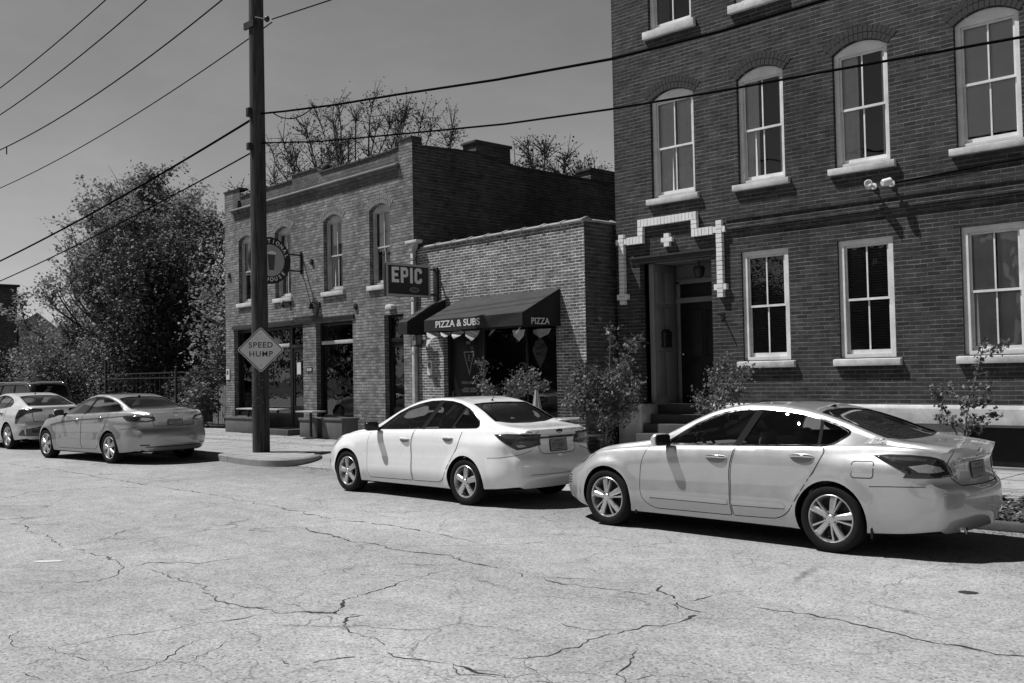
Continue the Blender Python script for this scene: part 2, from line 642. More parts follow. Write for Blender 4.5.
    def ribbon(s, mb, pts, proj, width, off=.0015, closed=False, step=.03):
        P = [Vector(p) for p in pts]
        if closed: P.append(P[0])
        Q = []
        for a, b in zip(P[:-1], P[1:]):
            k = max(1, int((b - a).length / step))
            for j in range(k): Q.append(a + (b - a) * j / k)
        if not closed: Q.append(P[-1])
        L = [proj((q.x, q.y)) for q in Q]
        n = len(L); vs = []; fs = []
        for i in range(n):
            a = L[(i - 1) % n][0] if (closed or i) else L[0][0]
            b = L[(i + 1) % n][0] if (closed or i < n - 1) else L[-1][0]
            t = (b - a)
            nn = L[i][1]
            w = t.cross(nn)
            if w.length < 1e-9: w = Vector((0, 0, 1))
            w.normalize()
            p = L[i][0] + nn * off
            vs += [p + w * width / 2, p - w * width / 2]
        m = n if closed else n - 1
        for i in range(m):
            j = (i + 1) % n
            fs.append((2 * i, 2 * i + 1, 2 * j + 1, 2 * j))
        mb.add(vs, fs)

    def build_body(s):
        sp = s.sp
        me = s.solid()
        me.materials.append(s.paint); me.materials.append(M_CABIN); me.materials.append(M_DARK)
        o = bpy.data.objects.new('body', me); COL.objects.link(o)
        cutters = []

        def cut(mb, mi):
            mm = bpy.data.meshes.new('cut'); mm.from_pydata(mb.v, [], mb.f)
            for q in (s.paint, M_CABIN, M_DARK): mm.materials.append(q)
            bm = bmesh.new(); bm.from_mesh(mm)
            bmesh.ops.remove_doubles(bm, verts=bm.verts, dist=1e-5)
            bmesh.ops.recalc_face_normals(bm, faces=bm.faces)
            for f in bm.faces: f.material_index = mi
            bm.to_mesh(mm); bm.free()
            c = bpy.data.objects.new('cut', mm); COL.objects.link(c); cutters.append(c)
            md = o.modifiers.new('b', 'BOOLEAN'); md.operation = 'DIFFERENCE'; md.solver = 'EXACT'; md.object = c
            md.material_mode = 'INDEX'
        # cabin
        mb = MB(); rings = []
        u0, u1 = sp['cabin']
        for i in range(31):
            u = u0 + (u1 - u0) * i / 30
            g = {k: f(u) for k, f in s.c.items()}
            hw = g['wsh'] - .085
            top = g['zt'] - .055
            zs = min(g['zsh'] - .02, top - .01); zr = min(g['zr'] - .045, top - .004)
            zs = min(zs, zr - .006)
            ww = g['wr'] - .055
            half = [(0, .33), (hw - .02, .33), (hw, zs), (ww, zr), (ww * .5, zr + (top - zr) * .8), (0, top)]
            ring = half + [(-p[0], p[1]) for p in reversed(half[1:-1])]
            rings.append([(s.X(u), p[0], p[1]) for p in ring])
        n = len(rings[0]); vs = [p for r in rings for p in r]; fs = []
        for i in range(30):
            for k in range(n): fs.append((i * n + k, i * n + (k + 1) % n, (i + 1) * n + (k + 1) % n, (i + 1) * n + k))
        fs.append(tuple(range(n))); fs.append(tuple(range(30 * n, 31 * n)))
        mb.add(vs, fs); cut(mb, 1)
        # wheel wells
        mb = MB()
        for ua in (sp['uf'], sp['ur']):
            for sg in (1, -1):
                pr = [(0, sg * 1.2), (sp['arch'], sg * 1.2), (sp['arch'], sg * (sp['wmax'] - .34)), (0, sg * (sp['wmax'] - .34))]
                mb.lathe(pr, 40, 'y', (s.X(ua), 0, sp['R']))
        cut(mb, 2)
        # windows
        dlo = [(s.X(p[0]), p[1]) for p in sp['dlo']]
        mb = MB(); mb.prism(dlo, -2, 2, 'y'); cut(mb, 2)
        for key in ('wind', 'back'):
            pl = [(s.X(p[0]), p[1]) for p in sp[key]]
            mb = MB(); mb.prism(pl, sp[key + '_z'], 2, 'z'); cut(mb, 2)
        dg = bpy.context.evaluated_depsgraph_get(); dg.update()
        m2 = bpy.data.meshes.new_from_object(o.evaluated_get(dg))
        o.modifiers.clear()
        for c in cutters: bpy.data.objects.remove(c)
        bm = bmesh.new(); bm.from_mesh(m2)
        bm.normal_update()
        for f in bm.faces:
            f.smooth = True
            if f.normal.z < -.75 and f.calc_center_median().z < .34: f.material_index = 2
        for e in bm.edges:
            if len(e.link_faces) == 2:
                a, b = e.link_faces
                e.smooth = a.material_index == b.material_index and e.calc_face_angle(0) < R(42)
        bm.to_mesh(m2); bm.free()
        o.data = m2; m2.name = 'body'
        o.parent = s.root
        s.body = o
        return o

    def wheel(s, u, sg, style, spin=0.0):
        """wheel with outer face towards sg*y"""
        sp = s.sp; Rt = sp['R']; rr = sp['rim']
        yo = sg * (sp['wmax'] - .025)
        mb = MB()
        # barrel and lip (profile: radius, inward depth)
        prof = [(rr, .0), (rr - .006, -.006), (rr - .014, -.002), (rr - .018, .012), (rr - .028, .03), (rr - .04, .16), (rr - .10, .17)]
        mb.lathe([(a, -sg * b) for a, b in prof], 40, 'y', m=0)
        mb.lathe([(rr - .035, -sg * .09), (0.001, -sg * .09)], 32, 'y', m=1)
        def spoke(w0, w1, ang, r0=.05, r1=rr - .012, h0=.018, h1=.004, t=.03):
            vs = []; fs = []
            for r, w, h in ((r0, w0, h0), ((r0 + r1) * .5, (w0 + w1) * .5, (h0 + h1) * .5 + .006), (r1, w1, h1)):
                for (q, d) in ((-w, h - .012), (-w * .6, h), (w * .6, h), (w, h - .012), (w, h - t - .012), (-w, h - t - .012)):
                    x = r * math.cos(ang) - q * math.sin(ang); z = r * math.sin(ang) + q * math.cos(ang)
                    vs.append((x, sg * (d - .012), z))
            for i in range(2):
                for k in range(6):
                    k2 = (k + 1) % 6
                    fs.append((i * 6 + k, i * 6 + k2, (i + 1) * 6 + k2, (i + 1) * 6 + k))
            fs.append((0, 1, 2, 3, 4, 5)); fs.append((12, 13, 14, 15, 16, 17))
            mb.add(vs, fs, 0)
        for k in range(5):
            a = spin + 2 * math.pi * k / 5
            if style == 'split':
                spoke(.024, .036, a - .10)
                spoke(.009, .013, a + .30, r0=.06)
            elif style == 'five':
                spoke(.034, .044, a)
            else:
                spoke(.02, .026, a - .17); spoke(.02, .026, a + .17)
        mb.lathe([(0.001, sg * .012), (.03, sg * .012), (.036, sg * .006), (.07, sg * .0), (.075, -sg * .03)], 24, 'y', m=0)
        for k in range(5):
            a = spin + .63 + 2 * math.pi * k / 5
            mb.lathe([(.001, sg * .004), (.010, sg * .004), (.011, -sg * .01)], 8, 'y', (.055 * math.cos(a), 0, .055 * math.sin(a)), m=1)
        w = mb.build('wheel', [M_RIM, M_RIMDARK], s.root, smooth=35, loc=(s.X(u), yo, Rt))
        mb = MB()
        tw = .20
        prof = [(rr - .006, -.004), (rr + .004, .006), (rr + .022, .012), ((rr + Rt) * .5 + .008, .016), (Rt - .02, .006), (Rt - .006, -.012), (Rt, -.04), (Rt, -.09), (Rt, -tw + .03), (Rt - .02, -tw - .004), (rr, -tw)]
        mb.lathe([(a, sg * b) for a, b in prof], 56, 'y')
        mb.build('tyre', M_TYRE, w, smooth=40)
        return w

    def interior(s, seats=True):
        sp = s.sp
        def rb(name, u0, u1, y0, y1, z0, z1, mat, tilt=0.0, bev=.05):
            mb = MB()
            c = Vector((s.X((u0 + u1) / 2), (y0 + y1) / 2, z0))
            mb.M = Matrix.Translation(c) @ Matrix.Rotation(tilt, 4, 'Y')
            mb.box(-(u1 - u0) / 2, (u1 - u0) / 2, -(y1 - y0) / 2, (y1 - y0) / 2, 0, z1 - z0)
            return mb.build(name, mat, s.root, bevel=bev)
        us = sp['seat']; zs = sp['seatz']
        for y in (-.37, .37):
            st = rb('front_seat', us, us + .16, y - .25, y + .25, .34, zs, M_SEAT, -.22)
            h = rb('headrest', us + .20, us + .29, y - .13, y + .13, zs + .01, zs + .17, M_SEAT, -.1, .035)
        rb('rear_seat', us + .85, us + 1.02, -.62, .62, .34, zs - .02, M_SEAT, -.28)
        for y in (-.38, .38): rb('headrest', us + 1.10, us + 1.19, y - .13, y + .13, zs - .02, zs + .12, M_SEAT, -.1, .035)
        rb('dashboard', sp['cabin'][0] + .05, us - .62, -.70, .70, .55, sp['dashz'], M_CABIN, 0, .06)
        rb('parcel_shelf', us + 1.15, sp['cabin'][1] - .02, -.62, .62, sp['dashz'] - .06, sp['dashz'] - .02, M_CABIN, 0, .015)
        mb = MB()
        c = Vector((s.X(us - .52), .37, sp['dashz'] - .02)); ax = Matrix.Rotation(R(-62), 3, 'Y')
        pts = [c + ax @ Vector((.185 * math.cos(a), .185 * math.sin(a), 0)) for a in [2 * math.pi * k / 28 for k in range(29)]]
        mb.tube(pts, .016, 8, caps=False)
        mb.tube([pts[0], c, pts[14]], .02, 6); mb.tube([c, c + Vector((.25, 0, -.08))], .03, 8)
        mb.build('steering_wheel', M_DARK, s.root, smooth=40)
        mb = MB()
        mb.box(s.X(sp['mir_u']) - .02, s.X(sp['mir_u']) + .01, -.12, .12, sp['mir_z'] - .035, sp['mir_z'] + .035)
        mb.build('rear_view_mirror', M_DARK, s.root, bevel=.012)

    def mirror(s, u, z, sg=1, cap=None):
        P, n = s.side(sg)((u, z - .02))
        mb = MB()
        mb.M = Matrix.Translation(P + Vector((0, sg * .172, .040))) @ Matrix.Rotation(-sg * .22, 4, 'Z')
        prof = [(-.075, .02), (-.06, .075), (.02, .088), (.085, .06), (.10, .0), (.075, -.045), (-.06, -.052), (-.075, -.03)]
        # shell: x forward, lofted across y
        vs = []; fs = []
        secs = [(-.105, .75), (-.085, .97), (0, 1.0), (.075, .92), (.105, .6)]
        for (yy, k) in secs:
            for (a, b) in catmull(prof, 3, True): vs.append((a * k * .62 - .012, sg * yy, b * k * .92))
        m = len(prof) * 3
        for i in range(len(secs) - 1):
            for k in range(m): fs.append((i * m + k, i * m + (k + 1) % m, (i + 1) * m + (k + 1) % m, (i + 1) * m + k))
        fs.append(tuple(range(m))); fs.append(tuple(range((len(secs) - 1) * m, len(secs) * m)))
        mb.add(vs, fs)
        ms = mb.build('mirror', cap or s.paint, s.root, smooth=50)
        g = MB(); g.M = mb.M
        g.prism(roundpoly([(-.098, -.05), (.098, -.05), (.094, .068), (-.094, .068)], .03), -.052, -.066, 'x')
        g.build('mirror_glass', M_DARK, ms, smooth=30)
        a = MB(); a.tube([P - Vector((0, sg * .02, .0)), P + Vector((-.0, sg * .05, .005)), P + Vector((0, sg * .09, .02))], [.035, .026, .028], 8)
        a.build('mirror_arm', M_DARK, ms, smooth=50)
        return ms

    def handle(s, u, z, parent, sg=1, w=.20, chrome=False):
        """strap handle over a dished recess"""
        pr = s.side(sg)
        el = [(u + w * .5 * math.cos(t) * .98, z - .006 + (.046 if chrome else .036) * math.sin(t)) for t in [2 * math.pi * k / 24 for k in range(24)]]
        h = s.patch('door_handle', el, pr, M_HREC, parent, off=.0045, res=.02, thick=.003)
        mb = MB(); pts = []
        for i in range(9):
            t = i / 8
            P, n = pr((u - w * .56 + w * 1.12 * t, z + .008 + .006 * math.sin(math.pi * t)))
            pts.append(P + n * (.006 + .026 * math.sin(math.pi * t) ** .6))
        mb.tube(pts, [.008, .015, .018, .019, .019, .019, .018, .015, .008] if chrome else [.006, .012, .0145, .0155, .0155, .0155, .0145, .012, .006], 8)
        mb.build('grip', M_CHROME if chrome else s.paint, h, smooth=50)
        return h

    def seam(s, name, lines, proj, width=.007, parent=None, off=.0012, mat=None):
        mb = MB()
        for l in lines: s.ribbon(mb, l, proj, width, off)
        return mb.build(name, mat or M_GAP, parent or s.root, fix=False)


M_HREC = simple('handle_recess', .32, .3, metal=.2)
M_CREASE = simple('crease_light', .70, .4)
def mirror_poly(half):
    """half outline (u, y>=0) from the front centre to the rear centre -> closed polygon"""
    return half + [(u, -y) for (u, y) in reversed(half) if y > 1e-6]


def car_panels(c, front_door, rear_door, handles, chrome=False, sides=(1, -1)):
    for sg in sides:
        for out, h in ((front_door, handles[0]), (rear_door, handles[1])):
            pr = c.side(sg)
            c.seam('panel_gap', [out], pr, .012, off=.0010)
            # inset a little so that the dark gap shows round the panel
            cx = sum(p[0] for p in out) / len(out); cz = sum(p[1] for p in out) / len(out)
            P = [Vector(p) for p in out]; Q = []
            n = len(P)
            area = sum(P[i].x * P[(i + 1) % n].y - P[(i + 1) % n].x * P[i].y for i in range(n))
            s0 = 1 if area > 0 else -1
            for i in range(n):
                a = P[i] - P[i - 1]; b = P[(i + 1) % n] - P[i]
                na = Vector((-a.y, a.x)).normalized() * s0; nb = Vector((-b.y, b.x)).normalized() * s0
                m = (na + nb)
                m = m.normalized() / max(.5, m.normalized().dot(na)) if m.length > 1e-6 else na
                Q.append(P[i] + m * .0042)
            d = c.patch('door', Q, pr, c.paint, off=.0032, thick=.006)
            c.handle(h[0], h[1], d, sg, w=h[2], chrome=chrome)


def car_glass(c, splits, pill=.05, gasket=None, gw=.028):
    sp = c.sp
    for sg in (1, -1):
        pr = c.side(sg)
        g = c.patch('side_window', [tuple(p) for p in grow(sp['dlo'], .012)], pr, c.glass, off=-.006, res=.06, thick=0)
        for (a, b, w) in splits:
            mb = MB(); c.ribbon(mb, [a, b], pr, w, .0022); mb.build('window_pillar', M_PILLAR, g, fix=False)
        if gasket:
            mb = MB(); c.ribbon(mb, [tuple(p) for p in grow(sp['dlo'], gw * .36)], pr, gw, .003, closed=True)
            mb.build('window_trim', gasket, g, fix=False)
    for key, nm in (('wind', 'windscreen'), ('back', 'rear_window')):
        out = [tuple(p) for p in grow(sp[key], .012)]
        g = c.patch(nm, out, c.top(), c.glass_rear if key == 'back' else c.glass, off=-.006, res=.07, thick=0)
        mb = MB(); c.ribbon(mb, [tuple(p) for p in grow(sp[key], .0)], c.top(), .022, .0022, closed=True)
        mb.build('window_seal', M_DARK, g, fix=False)


def grow(poly, d):
    P = [Vector(p) for p in poly]; n = len(P)
    area = sum(P[i].x * P[(i + 1) % n].y - P[(i + 1) % n].x * P[i].y for i in range(n))
    s0 = -1 if area > 0 else 1
    Q = []
    for i in range(n):
        a = P[i] - P[i - 1]; b = P[(i + 1) % n] - P[i]
        na = Vector((-a.y, a.x)).normalized() * s0; nb = Vector((-b.y, b.x)).normalized() * s0
        m = na + nb
        if m.length < 1e-5: m = na
        m = m.normalized() / max(.5, m.normalized().dot(na))
        Q.append(P[i] + m * d)
    return Q


def plate(c, z, w=.31, h=.155, tilt=.12, y=0.0):
    P, n = c.rearp()((y, z))
    M = frame(P + n * .012, (0, -1, 0), (n.z * .0 + tilt, 0, 1))
    mb = MB(); mb.M = M
    mb.prism(roundpoly([(-w / 2 - .012, -h / 2 - .012), (w / 2 + .012, -h / 2 - .012), (w / 2 + .012, h / 2 + .012), (-w / 2 - .012, h / 2 + .012)], .012), -.03, .0, 'z')
    fr = mb.build('number_plate', M_PLATEFR, c.root)
    mb = MB(); mb.M = M
    mb.prism(roundpoly([(-w / 2, -h / 2), (w / 2, -h / 2), (w / 2, h / 2), (-w / 2, h / 2)], .012), .0005, .004, 'z')
    mb.build('plate_face', M_PLATE, fr)
    # embossed characters too small to read: dark strokes
    mb = MB(); mb.M = M
    q = random.Random(int(z * 977))
    x = -w * .40
    while x < w * .40:
        ww = w * .085
        mb.box(x, x + ww * .28, -h * .22, h * .2, .004, .006)
        mb.box(x + ww * .4, x + ww * .75, q.choice((-h * .22, h * .05, -.02)), q.choice((h * .2, h * .14)), .004, .006)
        x += w * .115
    mb.box(-w * .25, w * .25, h * .29, h * .40, .004, .0055); mb.box(-w * .2, w * .2, -h * .42, -h * .33, .004, .0055)
    mb.build('plate_characters', M_MIDSTICK, fr)
    return fr


def antenna(c, u, L=.0):
    P, n = c.top()((u, 0.0))
    mb = MB()
    if L:
        mb.tube([P - n * .01, P + Vector((-.0, 0, .02))], [.022, .014], 10)
        mb.tube([P + Vector((0, 0, .015)), P + Vector((-L * .6, 0, L))], [.006, .003], 6)
    else:
        prof = [(.035, 0), (-.045, 0), (-.042, .026), (-.03, .03)]
        mb.M = Matrix.Translation(P - Vector((0, 0, .006)))
        mb.prism(prof, -.018, .018, 'y')
    return mb.build('antenna', M_DARK, c.root, smooth=40, bevel=0 if L else .008)


SP_SILVER = dict(
    L=4.86, uf=.97, ur=3.735, R=.325, rim=.232, arch=.362, wmax=.915, lf=.85, lr=.52, cf=.42, cr=.27, nu=100,
    zt=[(0, .60), (.1, .67), (.3, .76), (.6, .85), (1.0, .925), (1.3, .965), (1.45, .995), (1.7, 1.115), (2.0, 1.255), (2.3, 1.35), (2.7, 1.405), (3.0, 1.40), (3.3, 1.36), (3.5, 1.305), (3.8, 1.195), (4.1, 1.095), (4.3, 1.048), (4.55, 1.032), (4.86, 1.0)],
    zr=[(0, .57), (.1, .64), (.3, .73), (.6, .825), (1.0, .90), (1.3, .94), (1.55, .985), (1.74, 1.07), (2.04, 1.215), (2.36, 1.325), (2.7, 1.37), (2.95, 1.365), (3.25, 1.335), (3.52, 1.28), (3.78, 1.205), (4.0, 1.125), (4.25, 1.05), (4.5, 1.022), (4.86, .985)],
    wr=[(0, .50), (.3, .62), (.7, .68), (1.2, .73), (1.6, .70), (2.0, .625), (2.4, .585), (2.8, .572), (3.2, .575), (3.6, .59), (4.0, .625), (4.3, .655), (4.6, .64), (4.86, .58)],
    zsh=[(0, .52), (.1, .59), (.3, .68), (.6, .785), (1.0, .86), (1.4, .90), (1.75, .925), (2.6, .965), (3.2, .985), (3.7, 1.005), (4.2, 1.01), (4.6, .995), (4.86, .955)],
    wsh=[(0, .60), (.3, .735), (.6, .80), (1.0, .838), (1.5, .85), (2.5, .862), (3.3, .856), (3.8, .835), (4.3, .775), (4.6, .73), (4.86, .65)],
    wm=[(0, .66), (.3, .815), (.6, .875), (1.0, .905), (2.0, .908), (3.0, .91), (3.8, .908), (4.3, .872), (4.6, .825), (4.86, .74)],
    ws=[(0, .60), (.3, .78), (.6, .85), (1.0, .882), (2.0, .872), (3.0, .875), (3.8, .882), (4.3, .85), (4.6, .80), (4.86, .70)],
    zm=[(0, .45), (.6, .60), (1.0, .66), (2.0, .62), (3.0, .66), (3.8, .72), (4.4, .66), (4.86, .58)],
    zb=[(0, .20), (.5, .17), (1.3, .165), (3.4, .165), (4.1, .19), (4.86, .24)],
    front=[(.15, .10), (.3, .03), (.45, .0), (.56, .015), (.63, .07), (.75, .22)],
    rear=[(.2, .10), (.3, .05), (.42, .01), (.55, .0), (.64, .02), (.70, .075), (.85, .10), (.98, .055), (1.02, .05), (1.1, .05)],
    dlo=roundpoly([(1.76, .968), (1.90, 1.062), (2.06, 1.158), (2.22, 1.232), (2.38, 1.285), (2.6, 1.328), (2.86, 1.340), (3.1, 1.327), (3.3, 1.299), (3.52, 1.245), (3.70, 1.19), (3.845, 1.128), (3.74, 1.035), (3.66, 1.018), (2.66, .988)], [.03, .0, 0, 0, 0, 0, 0, 0, 0, 0, 0, .04, .04, .03, 0], 3),
    wind=mirror_poly([(1.50, 0), (1.52, .30), (1.60, .60), (2.20, .50), (2.26, .3), (2.28, 0)]), wind_z=.93,
    back=mirror_poly([(3.40, 0), (3.42, .3), (3.48, .50), (4.17, .575), (4.22, .3), (4.23, 0)]), back_z=.98,
    cabin=(1.45, 4.24), seat=2.52, seatz=.93, dashz=.915, mir_u=2.12, mir_z=1.22)


def silver_sedan():
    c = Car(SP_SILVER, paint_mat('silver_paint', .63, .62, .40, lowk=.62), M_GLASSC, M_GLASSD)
    c.root = empty('sedan')
    tag(c.root, 'nearest silver sedan with split-spoke wheels and stickers on its rear pillar', 'car', 'cars parked along the kerb')
    c.build_body()
    mould = paint_mat('moulding_paint', .60, .6, .48, .3)
    FD = roundpoly([(1.555, .915), (1.50, .80), (1.455, .58), (1.475, .36), (1.62, .255), (2.635, .262), (2.615, .72), (2.68, .962)], [.01, .1, .1, .12, .10, .03, .25, .01])
    RD = roundpoly([(2.70, .963), (2.635, .72), (2.655, .263), (3.17, .275), (3.31, .36), (3.43, .56), (3.60, .80), (3.675, .955), (3.66, .993)], [.01, .25, .03, .08, .08, .2, .15, .03, .01])
    car_panels(c, FD, RD, [(2.47, .845, .23), (3.45, .892, .23)], chrome=True)
    car_glass(c, [((2.83, 1.345), (2.685, .975), .085), ((3.53, 1.25), (3.60, 1.01), .035)], gasket=M_CHROME, gw=.026)
    for sg in (1, -1):
        c.mirror(1.80, .985, sg)
        # side mouldings
        for pl in ([(1.58, .375), (1.66, .425), (2.60, .425), (2.60, .375)], [(2.655, .425), (3.22, .435), (3.27, .41), (3.25, .385), (2.655, .375)]):
            c.patch('door_moulding', roundpoly(pl, .012), c.side(sg), mould, off=.011, thick=.014, res=.03)
        c.seam('moulding_shadow', [[(1.60, .371), (2.60, .371)], [(2.655, .371), (3.25, .381)]], c.side(sg), .014, off=.004, mat=M_SHADE2)  # dark strip painted as the shadow line under each moulding
        # lamps
        az = c.azim(c.X(4.0), sg * .3)
        A = lambda P: [(sg * a, z) for a, z in P]
        t = c.patch('tail_lamp', A([(74, .94), (60, .955), (45, .955), (32, .94), (22, .90), (15, .83), (13, .752), (26, .742), (44, .745), (52, .75), (50, .79), (60, .86)]), az, M_LENS, off=.004, res=.02, bulge=.008, ascale=.0115)
        c.patch('clear_lens', A([(48, .85), (36, .87), (26, .845), (22, .80), (32, .79), (42, .80)]), az, M_LENSL, t, off=.013, res=.015, thick=.004, ascale=.0115)
        c.patch('upper_lens', A([(62, .915), (46, .93), (34, .918), (36, .895), (50, .90)]), az, M_LENSM, t, off=.012, res=.015, thick=.004, ascale=.0115)
        azf = c.azim(c.X(.80), sg * .3)
        h = c.patch('headlight', A([(93, .815), (108, .80), (128, .755), (146, .70), (150, .655), (138, .64), (122, .675), (106, .745)]), azf, M_LENSL, off=.003, res=.02, bulge=.006, ascale=.0115)
        c.patch('lamp_bezel', A([(108, .775), (126, .735), (140, .69), (136, .665), (120, .70)]), azf, M_LENSM, h, off=.011, res=.02, thick=.003, ascale=.0115)
        gr = MB()
        for k in range(4): c.ribbon(gr, [(sg * 141, .44 + .028 * k), (sg * 158, .44 + .028 * k)], lambda p, f=azf: f(p), .014, .004, step=3)
        gr.build('bumper_vent', M_DARK, c.root, fix=False)
    c.patch('fuel_door', roundpoly([(3.97, .875), (4.165, .88), (4.16, .74), (3.965, .735)], .03), c.side(1), c.paint, off=.003, thick=.005)
    c.seam('panel_gap', [roundpoly([(3.963, .882), (4.172, .887), (4.167, .733), (3.958, .728)], .034) + [Vector((3.963 + .03, .882))]], c.side(1), .008, off=.001)
    # bumper join and trunk lines
    az = c.azim(c.X(4.0), 0)
    c.seam('panel_gap', [[(82, .655), (70, .665), (52, .672)], [(-82, .655), (-70, .665), (-52, .672)]], lambda p: az(p), .007)
    rp = c.rearp()
    c.seam('panel_gap', [[(-.50, .985), (-.53, .86), (-.50, .735), (-.42, .665), (0, .655), (.42, .665), (.50, .735), (.53, .86), (.50, .985)]], rp, .010)
    c.patch('trunk_garnish', roundpoly([(-.40, .905), (.40, .905), (.36, .872), (-.36, .872)], .01), rp, M_CHROME, off=.012, res=.03)
    c.patch('plate_recess', roundpoly([(-.27, .868), (.27, .868), (.25, .675), (-.25, .675)], .03), rp, M_LENSM_P(c), off=.003, res=.03)
    plate(c, .775)
    c.patch('rear_badge', [(.045 * math.cos(a), .945 + .04 * math.sin(a)) for a in [2 * math.pi * k / 20 for k in range(20)]], rp, M_CHROME, off=.008, res=.02)
    # stickers on the trunk corner and the rear pillar
    ring = [(.44 + .028 * math.cos(a), .80 + .028 * math.sin(a)) for a in [2 * math.pi * k / 18 for k in range(18)]]
    for dz in (0.0, -.066, .062):
        st = c.patch('sticker', [(y, z + dz) for y, z in ring], rp, M_WHITESTICK, off=.004, res=.01, thick=.001)
        for k in range(4):
            a = k * 1.571 + .5
            c.patch('sticker_print', [(.44 + .013 * math.cos(a) + .007 * math.cos(t), .80 + dz + .013 * math.sin(a) + .007 * math.sin(t)) for t in [2 * math.pi * q / 8 for q in range(8)]], rp, M_MIDSTICK, st, off=.006, res=.01, thick=.001)
    st = c.patch('sticker', [(4.02, 1.035), (4.19, 1.035), (4.20, 1.062), (4.15, 1.082), (4.12, 1.10), (4.07, 1.098), (4.05, 1.08), (4.025, 1.068)], c.side(1), M_LENSM2, off=.003, res=.02, thick=.001)
    q = random.Random(3)
    for k in range(16):
        u0 = 4.03 + .15 * q.random(); z0 = 1.04 + .045 * q.random() * (1 - abs(u0 - 4.1) * 4)
        a = .006 + .008 * q.random()
        c.patch('sticker_print', [(u0 - a, z0 - .004), (u0 + a, z0 - .005), (u0 + a * .7, z0 + .006), (u0 - a * .6, z0 + .007)], c.side(1), q.choice((M_MIDSTICK, M_WHITESTICK)), st, off=.005, res=.02, thick=.001)
    P, n = c.rearp()((.36, .27))
    mb = MB(); mb.tube([P + Vector((.10, 0, -.02)), P + Vector((-.01, 0, -.02))], .042, 14, caps=False); mb.tube([P + Vector((.10, 0, -.02)), P + Vector((-.01, 0, -.02))], .036, 14, caps=False)
    mb.build('exhaust_pipe', M_CHROME, c.root, smooth=50, fix=False)
    antenna(c, 3.32)
    for u, k in ((c.sp['uf'], .25), (c.sp['ur'], .55)):
        for sg in (1, -1): c.wheel(u, sg, 'split', k)
    c.interior()
    # mud flaps
    for sg in (1, -1):
        for u in (c.sp['uf'] + .40, c.sp['ur'] + .395):
            mb = MB(); mb.box(c.X(u) - .012, c.X(u) + .012, sg * .60 - .0, sg * .875, .17, .42)
            mb.build('mud_flap', M_DARK, c.root, bevel=.006)
    return c.root


def M_LENSM_P(c):
    return c.paint


M_SHADE2 = simple('moulding_shade', .10, .6)
M_LENSM2 = simple('sticker_grey', .38, .5, var=.3, vscale=60)

SP_WHITE = dict(
    L=4.60, uf=.93, ur=3.62, R=.318, rim=.222, arch=.352, wmax=.905, lf=.80, lr=.48, cf=.30, cr=.22, nu=96,
    zt=[(0, .62), (.1, .72), (.3, .80), (.6, .87), (.9, .925), (1.15, .965), (1.3, 1.005), (1.6, 1.165), (1.9, 1.30), (2.2, 1.39), (2.5, 1.43), (2.8, 1.438), (3.1, 1.412), (3.3, 1.37), (3.6, 1.265), (3.9, 1.125), (4.02, 1.075), (4.2, 1.05), (4.45, 1.035), (4.60, 1.01)],
    zr=[(0, .58), (.1, .68), (.3, .77), (.6, .85), (.9, .905), (1.2, .945), (1.42, 1.0), (1.65, 1.10), (1.96, 1.25), (2.3, 1.36), (2.6, 1.405), (2.85, 1.41), (3.21, 1.375), (3.45, 1.315), (3.65, 1.235), (3.85, 1.135), (4.05, 1.055), (4.3, 1.025), (4.60, .99)],
    wr=[(0, .52), (.3, .64), (.7, .68), (1.2, .72), (1.6, .69), (2.0, .62), (2.4, .585), (2.8, .57), (3.2, .575), (3.6, .60), (3.9, .635), (4.2, .66), (4.60, .60)],
    zsh=[(0, .53), (.1, .62), (.3, .73), (.6, .82), (.95, .88), (1.3, .915), (1.65, .94), (2.5, .98), (3.2, 1.0), (3.8, 1.01), (4.2, 1.01), (4.60, .965)],
    wsh=[(0, .61), (.3, .74), (.6, .80), (1.0, .83), (1.5, .842), (2.5, .85), (3.3, .845), (3.8, .82), (4.2, .77), (4.60, .66)],
    wm=[(0, .66), (.3, .81), (.6, .87), (1.0, .895), (2.0, .895), (3.0, .895), (3.6, .90), (4.1, .875), (4.4, .82), (4.60, .73)],
    ws=[(0, .60), (.3, .77), (.6, .845), (1.0, .875), (2.0, .862), (3.0, .865), (3.7, .875), (4.1, .85), (4.4, .79), (4.60, .70)],
    zm=[(0, .45), (.6, .58), (1.0, .64), (2.0, .60), (3.0, .64), (3.6, .70), (4.2, .66), (4.60, .58)],
    zb=[(0, .20), (.5, .17), (1.3, .165), (3.3, .17), (4.0, .21), (4.60, .25)],
    front=[(.15, .09), (.3, .02), (.45, .0), (.56, .01), (.65, .05), (.76, .16)],
    rear=[(.2, .10), (.3, .04), (.42, .0), (.55, .0), (.64, .02), (.70, .06), (.85, .08), (.98, .05), (1.02, .05), (1.1, .05)],
    dlo=roundpoly([(1.60, .978), (1.76, 1.085), (1.94, 1.195), (2.14, 1.275), (2.36, 1.335), (2.6, 1.378), (2.84, 1.387), (3.05, 1.378), (3.24, 1.345), (3.42, 1.285), (3.58, 1.21), (3.70, 1.13), (3.78, 1.042), (2.79, 1.012)], [.03, 0, 0, 0, 0, 0, 0, 0, 0, 0, 0, 0, .03, 0], 3),
    wind=mirror_poly([(1.33, 0), (1.36, .30), (1.46, .60), (2.06, .50), (2.12, .3), (2.14, 0)]), wind_z=.93,
    back=mirror_poly([(3.34, 0), (3.36, .3), (3.42, .50), (3.92, .575), (3.98, .3), (4.0, 0)]), back_z=.985,
    cabin=(1.28, 4.02), seat=2.42, seatz=.96, dashz=.935, mir_u=1.98, mir_z=1.26)


